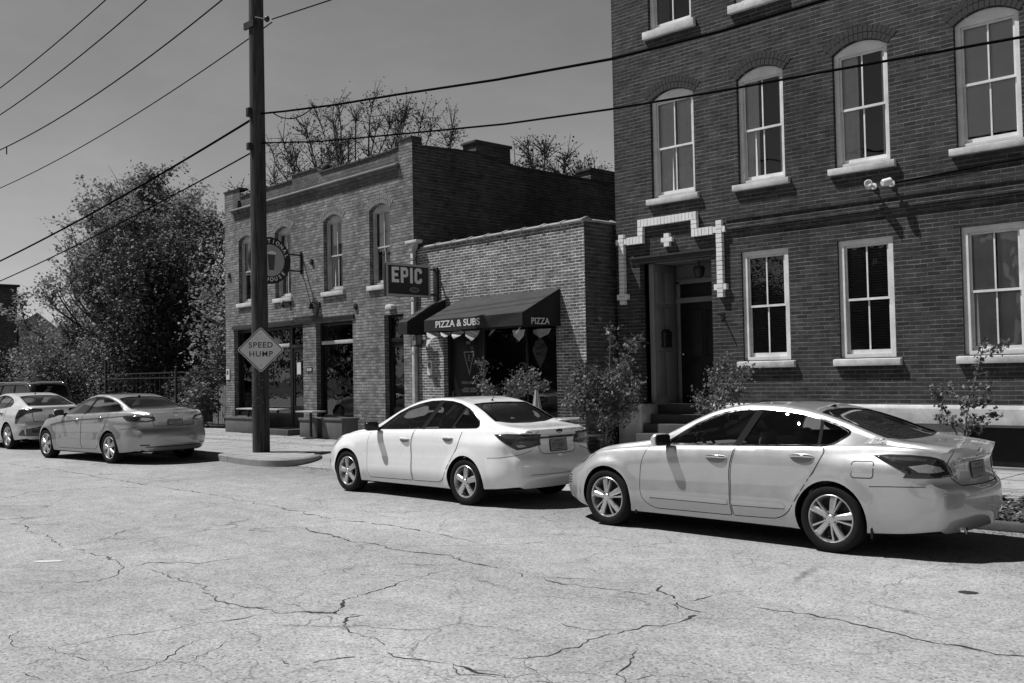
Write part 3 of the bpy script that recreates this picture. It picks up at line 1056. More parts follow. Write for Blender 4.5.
def white_sedan():
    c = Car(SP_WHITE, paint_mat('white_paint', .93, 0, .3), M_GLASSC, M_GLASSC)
    c.root = empty('sedan')
    tag(c.root, 'white four-door sedan with five-spoke wheels parked in front of the pizza shop awning', 'car', 'cars parked along the kerb')
    c.build_body()
    FD = roundpoly([(1.50, .915), (1.455, .80), (1.435, .55), (1.45, .32), (1.50, .258), (2.49, .268), (2.475, .80), (2.53, .975)], [.01, .1, .1, .08, .05, .03, .2, .01])
    RD = roundpoly([(2.55, .977), (2.495, .80), (2.51, .268), (3.10, .28), (3.20, .36), (3.32, .56), (3.50, .80), (3.545, .98)], [.01, .2, .03, .06, .08, .2, .12, .01])
    car_panels(c, FD, RD, [(2.34, .845, .20), (3.28, .885, .20)])
    car_glass(c, [((2.86, 1.39), (2.68, 1.0), .095), ((3.38, 1.31), (3.30, 1.02), .04)], gasket=M_DARK, gw=.016)
    for sg in (1, -1):
        c.mirror(1.66, .99, sg, M_DARK)
        c.seam('sill_line', [[(1.46, .30), (3.12, .325)]], c.side(sg), .022, off=.002, mat=M_HREC)
        A = lambda P: [(sg * a, z) for a, z in P]
        az = c.azim(c.X(3.9), sg * .3)
        t = c.patch('tail_lamp', A([(66, .962), (48, .972), (28, .966), (4, .955), (2, .81), (18, .782), (36, .757), (44, .80), (52, .86)]), az, M_LENS, off=.004, res=.02, bulge=.012, ascale=.0115)
        c.patch('clear_lens', A([(40, .84), (30, .86), (16, .85), (14, .81), (26, .79), (37, .78)]), az, M_LENSM, t, off=.017, res=.015, thick=.004, ascale=.0115)
        c.patch('clear_lens', A([(37, .82), (30, .825), (24, .80), (34, .785)]), az, M_LENSL, t, off=.021, res=.015, thick=.004, ascale=.0115)
        c.patch('upper_lens', A([(58, .945), (44, .955), (30, .948), (34, .90), (48, .90)]), az, M_LENSM, t, off=.016, res=.015, thick=.004, ascale=.0115)
        azf = c.azim(c.X(.78), sg * .3)
        c.patch('headlight', A([(96, .83), (112, .82), (132, .78), (148, .72), (150, .65), (136, .65), (116, .71)]), azf, M_LENSL, off=.003, res=.02, bulge=.006, ascale=.0115)
    az = c.azim(c.X(3.9), 0)
    c.seam('panel_gap', [[(80, .655), (66, .665), (50, .70), (38, .745)], [(-80, .655), (-66, .665), (-50, .70), (-38, .745)]], lambda p: az(p), .006)
    rp = c.rearp()
    c.seam('panel_gap', [[(-.36, .80), (-.34, .72), (-.28, .69), (0, .685), (.28, .69), (.34, .72), (.36, .80)], [(-.55, .99), (-.36, .955)], [(.55, .99), (.36, .955)]], rp, .009)
    c.seam('bumper_crease', [[(-.55, .43), (0, .425), (.55, .43)]], rp, .012, mat=M_HREC)
    c.patch('trunk_garnish', roundpoly([(-.345, .935), (.345, .935), (.345, .893), (-.345, .893)], .012), rp, M_LENS, off=.008, res=.03)
    c.patch('trunk_strip', roundpoly([(-.345, .94), (.345, .94), (.345, .926), (-.345, .926)], .003), rp, M_CHROME, off=.012, res=.03)
    plate(c, .80)
    c.patch('rear_badge', [(.062 * math.cos(a), .983 + .024 * math.sin(a)) for a in [2 * math.pi * k / 20 for k in range(20)]], rp, M_DARK, off=.006, res=.02)
    P, n = rp((.36, .978))
    put_text('badge_lettering', 'CRUZE', .034, M_MIDSTICK, c.root, frame(P + n * .004, (0, -1, 0), (0, 0, 1)), depth=.002)
    antenna(c, 3.26, .09)
    for u, k in ((c.sp['uf'], .1), (c.sp['ur'], .35)):
        for sg in (1, -1): c.wheel(u, sg, 'five', k)
    c.interior()
    return c.root
# ---------------------------------------------------------------- ground, road, pavement
def asphalt_mat():
    m, nt, b = new_mat('asphalt')
    tc = N(nt, 'ShaderNodeTexCoord'); v = tc.outputs['Object']
    agg = N(nt, 'ShaderNodeTexVoronoi'); agg.inputs['Scale'].default_value = 66; nt.links.new(v, agg.inputs['Vector'])
    sc = N(nt, 'ShaderNodeSeparateColor'); nt.links.new(agg.outputs['Color'], sc.inputs[0])
    stone = ramp(nt, sc.outputs[0], [(0, .45), (.12, .84), (.55, 1.03), (1, 1.34)])
    fine = maprange(nt, noise_n(nt, v, 120, 3, .7), .3, .7, .78, 1.22)
    patch = maprange(nt, noise_n(nt, v, .45, 5, .6), .32, .68, .86, 1.12)
    mid = maprange(nt, noise_n(nt, v, 3.4, 5, .65), .3, .7, .86, 1.12)
    # wheel-track wear running along the street
    mp = N(nt, 'ShaderNodeMapping'); nt.links.new(v, mp.inputs[0]); mp.inputs['Scale'].default_value = (.05, .9, 1)
    track = maprange(nt, noise_n(nt, mp.outputs[0], 1.0, 4, .6), .3, .7, .90, 1.09)
    # gutter grime and oil, darkened further to paint the shade under the parked cars
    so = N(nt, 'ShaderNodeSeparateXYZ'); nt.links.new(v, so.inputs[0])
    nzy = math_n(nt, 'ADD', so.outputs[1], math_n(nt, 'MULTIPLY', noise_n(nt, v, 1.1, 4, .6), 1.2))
    gut_shade = maprange(nt, nzy, 9.2, 11.2, 1.0, .68)
    # hairline crazing, only in places
    w = N(nt, 'ShaderNodeTexNoise'); w.inputs['Scale'].default_value = 2.6; w.inputs['Detail'].default_value = 4; nt.links.new(v, w.inputs['Vector'])
    wv = N(nt, 'ShaderNodeVectorMath', operation='MULTIPLY_ADD'); nt.links.new(w.outputs['Color'], wv.inputs[0]); wv.inputs[1].default_value = (.55, .55, 0); nt.links.new(v, wv.inputs[2])
    cr = N(nt, 'ShaderNodeTexVoronoi'); cr.feature = 'DISTANCE_TO_EDGE'; cr.inputs['Scale'].default_value = .8; nt.links.new(wv.outputs[0], cr.inputs['Vector'])
    crk = maprange(nt, cr.outputs['Distance'], .0, .011, 1.0, 0.0)
    gate = maprange(nt, noise_n(nt, v, .8, 3, .5), .40, .58, 0, .55)
    crk = math_n(nt, 'MULTIPLY', crk, gate)
    k = math_n(nt, 'MULTIPLY', math_n(nt, 'MULTIPLY', stone, fine), math_n(nt, 'MULTIPLY', patch, math_n(nt, 'MULTIPLY', mid, math_n(nt, 'MULTIPLY', track, gut_shade))))
    k = math_n(nt, 'MULTIPLY', k, math_n(nt, 'SUBTRACT', 1.0, crk))
    k = math_n(nt, 'MULTIPLY', k, ASPH)
    nt.links.new(k, b.inputs['Base Color'])
    b.inputs['Roughness'].default_value = .92; b.inputs['Specular IOR Level'].default_value = .2
    h = math_n(nt, 'ADD', math_n(nt, 'MULTIPLY', stone, .8), math_n(nt, 'MULTIPLY', fine, .6))
    bump(nt, b, h, .55, .005)
    return m

ASPH = .352
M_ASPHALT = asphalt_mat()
M_CRACK = simple('crack_tar', .030, .9, var=.5, vscale=8)
M_PATCH = simple('patch_asphalt', .42, .9, var=.15, vscale=30, bmp=.4, bscale=90)


def concrete_mat(name, v, jx=1.5, jy=1.5, joint=True, jw=.014):
    m, nt, b = new_mat(name)
    tc = N(nt, 'ShaderNodeTexCoord'); o = tc.outputs['Object']
    a = maprange(nt, noise_n(nt, o, .8, 6, .65), .3, .7, .80, 1.18)
    c = maprange(nt, noise_n(nt, o, 9, 6, .65), .3, .7, .88, 1.12)
    d = maprange(nt, noise_n(nt, o, 130, 2, .6), .3, .7, .84, 1.16)
    k = math_n(nt, 'MULTIPLY', math_n(nt, 'MULTIPLY', a, c), d)
    if joint:
        br = N(nt, 'ShaderNodeTexBrick'); br.offset = 0; nt.links.new(o, br.inputs['Vector'])
        br.inputs['Scale'].default_value = 1; br.inputs['Brick Width'].default_value = jx; br.inputs['Row Height'].default_value = jy
        br.inputs['Mortar Size'].default_value = jw; br.inputs['Mortar Smooth'].default_value = .4
        br.inputs['Color1'].default_value = grey(.93); br.inputs['Color2'].default_value = grey(1.07); br.inputs['Mortar'].default_value = grey(.22)
        sv = N(nt, 'ShaderNodeSeparateColor'); nt.links.new(br.outputs['Color'], sv.inputs[0])
        k = math_n(nt, 'MULTIPLY', k, sv.outputs[0])
        bump(nt, b, math_n(nt, 'MULTIPLY', br.outputs['Fac'], -1.0), .5, .015)
    nt.links.new(math_n(nt, 'MULTIPLY', k, v), b.inputs['Base Color'])
    b.inputs['Roughness'].default_value = .9; b.inputs['Specular IOR Level'].default_value = .2
    return m


M_CONC = concrete_mat('pavement_concrete', .34, 1.25, 1.25, True, .02)
M_KERB = concrete_mat('kerb_concrete', .30, 2.4, 40)
M_KERBDARK = concrete_mat('dark_kerb', .085, 1.7, 40)  # much darker tone for the right-hand kerb
M_APRON = concrete_mat('apron_concrete', .33, 2.6, 40)
M_SOIL = simple('dry_soil', .10, .95, var=.45, vscale=9, bmp=.8, bscale=40)
M_GRASS = simple('lawn_turf', .05, .95, var=.5, vscale=5, bmp=.8, bscale=30)

mb = MB()
mb.add([(-900, -900, -.02), (900, -900, -.02), (900, 900, -.02), (-900, 900, -.02)], [(0, 1, 2, 3)])
tag(mb.build('ground', M_GRASS), kind='structure')

CRACKS = [
    [(-16.53, 5.5), (-16.28, 5.54), (-16.85, 6.07), (-16.45, 7.03), (-16.49, 8.09), (-16.37, 8.96)],
    [(-13.27, 4.63), (-12.39, 4.51), (-11.82, 4.49), (-10.88, 4.24)],
    [(-10.83, 4.36), (-10.33, 4.3), (-9.58, 4.28), (-9.23, 4.18), (-8.98, 3.97), (-8.79, 3.73), (-9.01, 3.49), (-9.27, 3.33)],
    [(-9.23, 4.18), (-9.29, 4.45), (-8.9, 4.76), (-8.84, 5.21)],
    [(-8.99, 4.31), (-8.34, 4.32), (-7.73, 4.18), (-7.29, 4.03), (-6.85, 4.08), (-6.56, 4.12), (-6.44, 4.26), (-6.18, 4.39), (-6.48, 4.7), (-6.59, 5.02), (-6.7, 5.38), (-6.73, 5.68), (-6.79, 6.15)],
    [(-6.56, 4.12), (-6.6, 3.85), (-6.75, 3.61), (-6.76, 3.31), (-6.82, 3.04), (-6.82, 2.71), (-6.88, 2.53)],
    [(-6.18, 4.39), (-6.0, 4.5), (-6.0, 4.39), (-5.85, 4.22), (-5.67, 4.15), (-5.47, 4.18), (-5.15, 4.07), (-4.82, 4.06), (-4.47, 4.08), (-4.16, 4.11), (-4.0, 4.1)],
    [(-6.29, 3.36), (-6.09, 3.15), (-5.95, 2.94), (-5.93, 2.71), (-5.91, 2.52)],
    [(-10.07, 6.67), (-9.44, 6.51), (-8.83, 6.48), (-8.32, 6.49), (-7.8, 6.45), (-7.23, 6.49), (-6.71, 6.39), (-6.32, 6.41)],
    [(-23.56, 7.85), (-20.52, 7.96), (-17.8, 7.79), (-15.72, 7.71), (-13.72, 7.68), (-11.76, 7.47), (-10.6, 7.3), (-9.2, 7.42), (-7.6, 7.22)],
    [(-4.35, 4.4), (-4.27, 4.61), (-4.21, 4.87), (-4.24, 5.16), (-4.22, 5.52), (-4.12, 5.85), (-4.16, 6.16), (-4.42, 6.28), (-4.74, 6.54), (-4.93, 6.73)],
    [(-3.56, 4.48), (-3.71, 4.63), (-3.78, 4.84), (-3.84, 5.07)],
    [(-4.06, 6.53), (-3.67, 6.58), (-3.34, 6.54), (-3.04, 6.51), (-2.67, 6.43), (-2.3, 6.44), (-2.06, 6.48), (-1.5, 6.4)],
    [(-6.04, 6.35), (-5.62, 6.27), (-5.06, 6.37), (-4.65, 6.34)],
    [(-6.41, 2.3), (-6.12, 2.34)],
    [(-5.55, 3.52), (-5.27, 3.47), (-5.21, 3.66), (-5.04, 3.92)],
    [(-4.0, 4.1), (-3.75, 4.3), (-3.56, 4.48)],
    [(-30, 7.3), (-26, 7.6), (-23.56, 7.85)]]


def road():
    mb = MB()
    q = random.Random(11)
    # slightly crowned sheet, kerb line with the flare by the utility pole
    xs = [-300, -120, -60] + [-30 + 2 * i for i in range(21)] + [14, 20, 40, 120, 300]
    ys = [-9.5, -6, -3, 0, 2.5, 5, 7.5, 9.5, 11.3]
    vs = [(x, y, -.035 * (1 - ((y - .9) / 10.4) ** 2) * 0 + (0.0 if y < 11 else -.012)) for x in xs for y in ys]
    n = len(ys); fs = []
    for i in range(len(xs) - 1):
        for j in range(n - 1): fs.append((i * n + j, (i + 1) * n + j, (i + 1) * n + j + 1, i * n + j + 1))
    mb.add(vs, fs, 0)
    # open cracks
    extra = []
    for i in range(26):       # finer connecting cracks
        x, y = q.uniform(-22, -1.5), q.uniform(2.4, 8.6)
        if q.random() < .6:
            l0 = CRACKS[q.randrange(len(CRACKS))]; x, y = l0[q.randrange(len(l0))]
        a = q.uniform(0, 6.283); l = [(x, y)]
        for k in range(q.randint(4, 11)):
            a += q.gauss(0, .5); st = q.uniform(.12, .34); x += st * math.cos(a); y += st * math.sin(a)
            if not (2.0 < y < 8.8): break
            l.append((x, y))
        if len(l) > 2: extra.append(l)
    for ci, l in enumerate(CRACKS + extra):
        P = []
        for a, b in zip(l[:-1], l[1:]):
            a = Vector(a); b = Vector(b); k = max(2, int((b - a).length / .045))
            for j in range(k): P.append(a + (b - a) * j / k)
        P.append(Vector(l[-1]))
        w0 = q.uniform(.75, 1.3) if ci < len(CRACKS) else q.uniform(.28, .5)
        off = Vector((0, 0)); vs = []; fs = []
        for i, p in enumerate(P):
            t = (P[min(i + 1, len(P) - 1)] - P[max(i - 1, 0)])
            t = t.normalized() if t.length > 1e-6 else Vector((1, 0))
            nn = Vector((-t.y, t.x))
            off = off * .8 + nn * q.gauss(0, .018)
            e = min(1, i / 6, (len(P) - 1 - i) / 6) * .8 + .2
            far = 1 + .10 * max(0, p.y - 4)
            w = .42 * w0 * e * far * (.004 + .016 * noise.noise(Vector((p.x * 4, p.y * 4, 3))) ** 2 * 4 + .010 * q.random() ** 2)
            c = p + off
            vs += [(c.x + nn.x * w, c.y + nn.y * w, .003), (c.x - nn.x * w, c.y - nn.y * w, .003)]
        for i in range(len(P) - 1):
            if noise.noise(Vector((P[i].x * 5, P[i].y * 5, 9))) > -.38: fs.append((2 * i, 2 * i + 1, 2 * i + 3, 2 * i + 2))
        mb.add(vs, fs, 1)
    # a pale paint scrap and thin overlay scuffs
    def blob(cx, cy, rx, ry, m, ang=0, z=.004, nn=26, rough=.35):
        vs = []
        for i in range(nn):
            a = 2 * math.pi * i / nn
            r = 1 + rough * noise.noise(Vector((math.cos(a) * 1.5 + cx, math.sin(a) * 1.5 + cy, 1)))
            x = rx * r * math.cos(a); y = ry * r * math.sin(a)
            vs.append((cx + x * math.cos(ang) - y * math.sin(ang), cy + x * math.sin(ang) + y * math.cos(ang), z))
        mb.add(vs, [tuple(range(nn))], m)
    blob(-10.18, 3.84, .16, .045, 3, .75)
    blob(-2.93, 8.0, .07, .06, 1, .3)
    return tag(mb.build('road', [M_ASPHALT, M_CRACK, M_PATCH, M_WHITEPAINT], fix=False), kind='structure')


M_WHITEPAINT = simple('worn_white_paint', .62, .8, var=.15, vscale=40)
road()

KERB = [(-300, 11.25), (-24, 11.22), (-21.0, 11.15), (-19.4, 10.95), (-18.2, 10.78), (-17.55, 10.82), (-17.2, 11.05), (-17.15, 11.4), (-17.45, 12.0), (-18.0, 12.5), (-18.5, 12.75)]


def kerb_and_pavement():
    P = [Vector(p) for p in KERB]
    Q = [P[0]] + [Vector(v) for v in catmull([tuple(p) for p in P[1:]], 6)]
    mb = MB(); vs = []; fs = []
    n = len(Q)
    for i, p in enumerate(Q):
        t = (Q[min(i + 1, n - 1)] - Q[max(i - 1, 0)]).normalized()
        nn = Vector((-t.y, t.x))            # towards the pavement
        e = 1.0 if i < n - 10 else max(.1, (n - 1 - i) / 10)
        h = .015 + .125 * e
        a = p; b = p + nn * .03; c = p + nn * .16
        vs += [(a.x, a.y, -.03), (a.x, a.y, h - .025), (b.x, b.y, h), (c.x, c.y, h), (c.x, c.y, -.03)]
    for i in range(n - 1):
        for k in range(4): fs.append((5 * i + k, 5 * (i + 1) + k, 5 * (i + 1) + k + 1, 5 * i + k + 1))
    mb.add(vs, fs)
    tag(mb.build('kerb', M_KERB, smooth=40), kind='structure')
    # pavement around the pole, behind that kerb
    inner = []
    for i, p in enumerate(Q):
        t = (Q[min(i + 1, n - 1)] - Q[max(i - 1, 0)]).normalized(); nn = Vector((-t.y, t.x))
        inner.append(p + nn * .155)
    inner = [p for p in inner if p.y < 12.74]
    mb = MB()
    poly = [(p.x, p.y) for p in inner] + [(-18.6, 12.8), (-300, 12.8)]
    # as strips between the kerb line and Y=12.8
    vs = []; fs = []
    pts = [p for p in inner if p.x <= -17.32]
    pts = inner[:-1]
    xs_done = []
    bm_v = [(p.x, p.y, .128) for p in pts] + [(-18.6, 12.8, .128), (-60, 12.8, .128), (-300, 12.8, .128)]
    mb.add(bm_v, [tuple(range(len(bm_v)))])
    tag(mb.build('pavement_verge', M_CONC, fix=False), kind='structure')
    # main pavement along the buildings
    mb = MB()
    mb.add([(-300, 12.8, .13), (60, 12.8, .13), (60, 16.9, .13), (-300, 16.9, .13)], [(0, 1, 2, 3)])
    tag(mb.build('pavement', M_CONC, fix=False), kind='structure')
    # sloping driveway apron, then kerb with planting strip on the right
    mb = MB()
    xs = [-18.9, -17.0, -8.55]
    mb.add([(-17.35, 11.25, -.004), (-8.55, 11.25, -.004), (-8.55, 12.82, .126), (-18.9, 12.82, .126), (-18.2, 12.4, .06)], [(0, 1, 2, 3, 4)])
    tag(mb.build('driveway_apron', M_APRON, fix=False), kind='structure')
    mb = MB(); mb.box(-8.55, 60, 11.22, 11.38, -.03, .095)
    tag(mb.build('kerb', M_KERBDARK, bevel=.03), kind='structure')
    mb = MB(); mb.add([(-8.55, 11.38, .10), (60, 11.38, .10), (60, 12.8, .115), (-8.55, 12.8, .115)], [(0, 1, 2, 3)])
    tag(mb.build('planting_strip', M_SOIL, fix=False), kind='structure')
    # opposite side
    mb = MB(); mb.box(-300, 60, -9.7, -9.5, -.03, .13); mb.box(-300, 60, -13.0, -9.7, -.03, .125)
    tag(mb.build('pavement', M_CONC), kind='structure')
    # grit, bark and dry leaves collected along the kerb and on the pavement
    mb = MB(); q = random.Random(15)
    for i in range(2600):
        if q.random() < .65: x = q.uniform(-34, 0); y = 11.12 - abs(q.gauss(0, .16)) if x > -8.5 or x < -20.5 else q.uniform(10.9, 12.8); z = .004
        else: x = q.uniform(-34, 0); y = q.uniform(12.85, 16.2); z = .134
        if -8.5 < x and 11.2 < y < 12.85: continue
        if -20.5 < x < -17.2 and y < 12.9: continue
        if -20.5 <= x <= -8.5 and y < 12.85: z = max(.004, (y - 11.25) / 1.57 * .13 + .004)
        a = q.uniform(0, 6.28); l = q.uniform(.008, .03); w = l * q.uniform(.35, .8); c, s_ = math.cos(a), math.sin(a)
        mb.add([(x - c * l, y - s_ * l, z), (x + s_ * w, y - c * w, z + l * .4), (x + c * l, y + s_ * l, z + .002), (x - s_ * w, y + c * w, z + l * .3)], [(0, 1, 2, 3)], q.choice((0, 0, 1)))
    tag(mb.build('gutter_litter', [simple('litter_dark', .05, .9), simple('litter_pale', .25, .9)], fix=False), 'grit and dry leaf scraps lying along the kerb and pavement', 'litter', kind='stuff')
    # bark mulch
    mb = MB(); q = random.Random(5)
    for i in range(6500):
        x = q.uniform(-8.4, 1.0); y = q.uniform(11.24, 12.85)
        y = min(y, 12.86); a = q.uniform(0, 6.28); l = q.uniform(.02, .055); w = q.uniform(.008, .02); t = q.uniform(-.5, .5)
        z = .108 + q.uniform(0, .03)
        c, s = math.cos(a), math.sin(a)
        mb.add([(x - c * l - s * w, y - s * l + c * w, z + t * l), (x + c * l - s * w, y + s * l + c * w, z - t * l), (x + c * l + s * w, y + s * l - c * w, z - t * l + .006), (x - c * l + s * w, y - s * l - c * w, z + t * l + .006)], [(0, 1, 2, 3)], q.choice((0, 0, 1)))
    tag(mb.build('bark_mulch', [simple('bark_dark', .05, .9, var=.4, vscale=20), simple('bark_pale', .22, .9, var=.4, vscale=20)], fix=False), 'dark bark mulch strewn over the planting strip behind the silver sedan', 'mulch', kind='stuff')


kerb_and_pavement()
# ---------------------------------------------------------------- buildings
M_BRICK_R = brick_mat('brick_dark', .028, .056, .17, w=.215, h=.072, ms=.0085, dirt=.26, vj=.55, patchy=.7, paintvar=.25)
M_BRICK_L = brick_mat('brick_weathered', .15, .29, .05, w=.22, h=.078, ms=.012, dirt=.28, vj=.5, patchy=.45, paintvar=.35)
M_BRICK_LD = brick_mat('brick_parapet', .09, .15, .06, w=.22, h=.080, ms=.011, dirt=.35, vj=.6, patchy=.5)
M_BRICK_M = brick_mat('brick_repointed', .085, .18, .62, w=.205, h=.064, ms=.0115, dirt=.30, vj=.8, patchy=.55, paintvar=.35)
M_BRICK_LS = brick_mat('brick_side_shaded', .045, .085, .20, w=.22, h=.080, ms=.010, dirt=.4, vj=.3, patchy=.8)  # shade of the side walls put into the brick colour
M_BRICK_FAR = brick_mat('brick_plain', .10, .14, .2)
M_ARCH_R = simple('arch_brick_dark', .036, .9, var=.4, vscale=7, bmp=.4, bscale=40)
M_ARCH_L = simple('arch_brick_weathered', .19, .9, var=.4, vscale=7, bmp=.4, bscale=40)
M_WHITEBRICK = simple('glazed_white_brick', .82, .55, var=.12, vscale=5, bmp=.2)
M_WPAINT = simple('white_joinery', .76, .55, var=.18, vscale=3, bmp=.15, bscale=30)
M_GPAINT = simple('grey_joinery', .48, .55, var=.25, vscale=4, bmp=.15, bscale=30)
M_STONE = simple('limestone', .55, .85, var=.30, vscale=3.5, bmp=.4, bscale=40)
M_STONED = simple('rubble_stone', .26, .9, var=.3, vscale=1.6, bmp=.6, bscale=20)
M_BLACKP = simple('black_joinery', .012, .4, spec=.2, var=.3, vscale=4)
M_BLACKM = simple('black_metal', .016, .45, var=.3, vscale=8)
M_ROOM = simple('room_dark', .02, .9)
M_BLIND = simple('slatted_blind', .10, .7, var=.1)
M_CURT = simple('net_curtain', .8, .9, var=.12, vscale=3)
M_SHADE = simple('roller_shade', .75, .85, var=.08, vscale=2)
M_TILE = simple('coping_tile', .30, .7, var=.35, vscale=3, bmp=.3)
M_COPD = simple('coping_dark', .035, .8, var=.4, vscale=3)
M_ROOFD = simple('roofing_felt', .06, .9, var=.3)
M_WGLASS = glass_mat('window_glass', .88, wave=.22)
M_SHOPGLASS = glass_mat('shop_glass', .6, wave=.12)
M_GALV = simple('galvanised', .34, .5, metal=.4, var=.25, vscale=6)
M_DOORW = simple('panelled_wood', .19, .6, var=.12, vscale=3)
M_STEPS = simple('step_stone', .065, .9, var=.3, vscale=4)


def wall_face(mb, x0, x1, z0, z1, ops, depth, m=0, y=0.0, rev=0):
    """front face at local y with openings (ox0, ox1, oz0, oz1, rise) and their reveals"""
    xs = sorted(set([x0, x1] + [v for o in ops for v in o[:2]]))
    zs = sorted(set([z0, z1] + [v for o in ops for v in o[2:4]]))
    def ins(cx, cz): return any(o[0] < cx < o[1] and o[2] < cz < o[3] for o in ops)
    for a, b in zip(xs[:-1], xs[1:]):
        for c, d in zip(zs[:-1], zs[1:]):
            if not ins((a + b) / 2, (c + d) / 2):
                mb.add([(a, y, c), (b, y, c), (b, y, d), (a, y, d)], [(0, 1, 2, 3)], m)
    for (a, b, c, d, rise) in ops:
        e = d - rise
        mb.add([(a, y, c), (a, y, e), (a, y + depth, e), (a, y + depth, c)], [(0, 1, 2, 3)], rev)
        mb.add([(b, y, c), (b, y + depth, c), (b, y + depth, e), (b, y, e)], [(0, 1, 2, 3)], rev)
        mb.add([(a, y, c), (a, y + depth, c), (b, y + depth, c), (b, y, c)], [(0, 1, 2, 3)], rev)
        if rise <= 0:
            mb.add([(a, y, d), (b, y, d), (b, y + depth, d), (a, y + depth, d)], [(0, 1, 2, 3)], rev)
        else:
            n = 14; A = arch_pts(a, b, e, rise, n)
            for i in range(n):
                p, q = A[i], A[i + 1]
                mb.add([(p[0], y, p[1]), (q[0], y, q[1]), (q[0], y, d), (p[0], y, d)], [(0, 1, 2, 3)], m)
                mb.add([(p[0], y, p[1]), (p[0], y + depth, p[1]), (q[0], y + depth, q[1]), (q[0], y, q[1])], [(0, 1, 2, 3)], rev)


def arch_pts(a, b, e, rise, n):
    w = b - a
    r = (w * w / 4 + rise * rise) / (2 * rise)
    cx = (a + b) / 2; cz = e + rise - r
    h = math.asin(w / 2 / r)
    return [(cx + r * math.sin(-h + 2 * h * i / n), cz + r * math.cos(-h + 2 * h * i / n)) for i in range(n + 1)]


def arch_bricks(mb, a, b, e, rise, rows=2, bh=.11, m=0, proud=.006):
    w = b - a
    r = (w * w / 4 + rise * rise) / (2 * rise)
    cx = (a + b) / 2; cz = e + rise - r; h = math.asin(w / 2 / r)
    for k in range(rows):
        r0 = r + k * (bh + .012) + .004; r1 = r0 + bh
        hh = h + .02 + .02 * k
        n = int(2 * hh * r0 / .078)
        for i in range(n):
            t0 = -hh + 2 * hh * (i + .07) / n; t1 = -hh + 2 * hh * (i + .93) / n
            pts = [(cx + rr * math.sin(t), cz + rr * math.cos(t)) for rr, t in ((r0, t0), (r0, t1), (r1, t1), (r1, t0))]
            pd = proud + rnd.uniform(0, .004)
            vs = [(p[0], -pd, p[1]) for p in pts] + [(p[0], .002, p[1]) for p in pts]
            mb.add(vs, [(0, 1, 2, 3), (0, 4, 5, 1), (1, 5, 6, 2), (2, 6, 7, 3), (3, 7, 4, 0)], m)


def arch(o, w, mat):
    mb = MB(); arch_bricks(mb, o[0], o[1], o[3] - o[4], o[4], 2)
    return mb.build('brick_arch', mat, w, fix=False)


def ring_poly(mb, outer, inner, y0, y1, m=0):
    """flat ring between two equal-length outlines (x,z), front at y0, back at y1"""
    n = len(outer)
    vs = [(p[0], y0, p[1]) for p in outer] + [(p[0], y0, p[1]) for p in inner] + [(p[0], y1, p[1]) for p in inner] + [(p[0], y1, p[1]) for p in outer]
    fs = []
    for i in range(n):
        j = (i + 1) % n
        fs += [(i, j, n + j, n + i), (n + i, n + j, 2 * n + j, 2 * n + i), (3 * n + i, 3 * n + j, j, i)]
    mb.add(vs, fs, m)


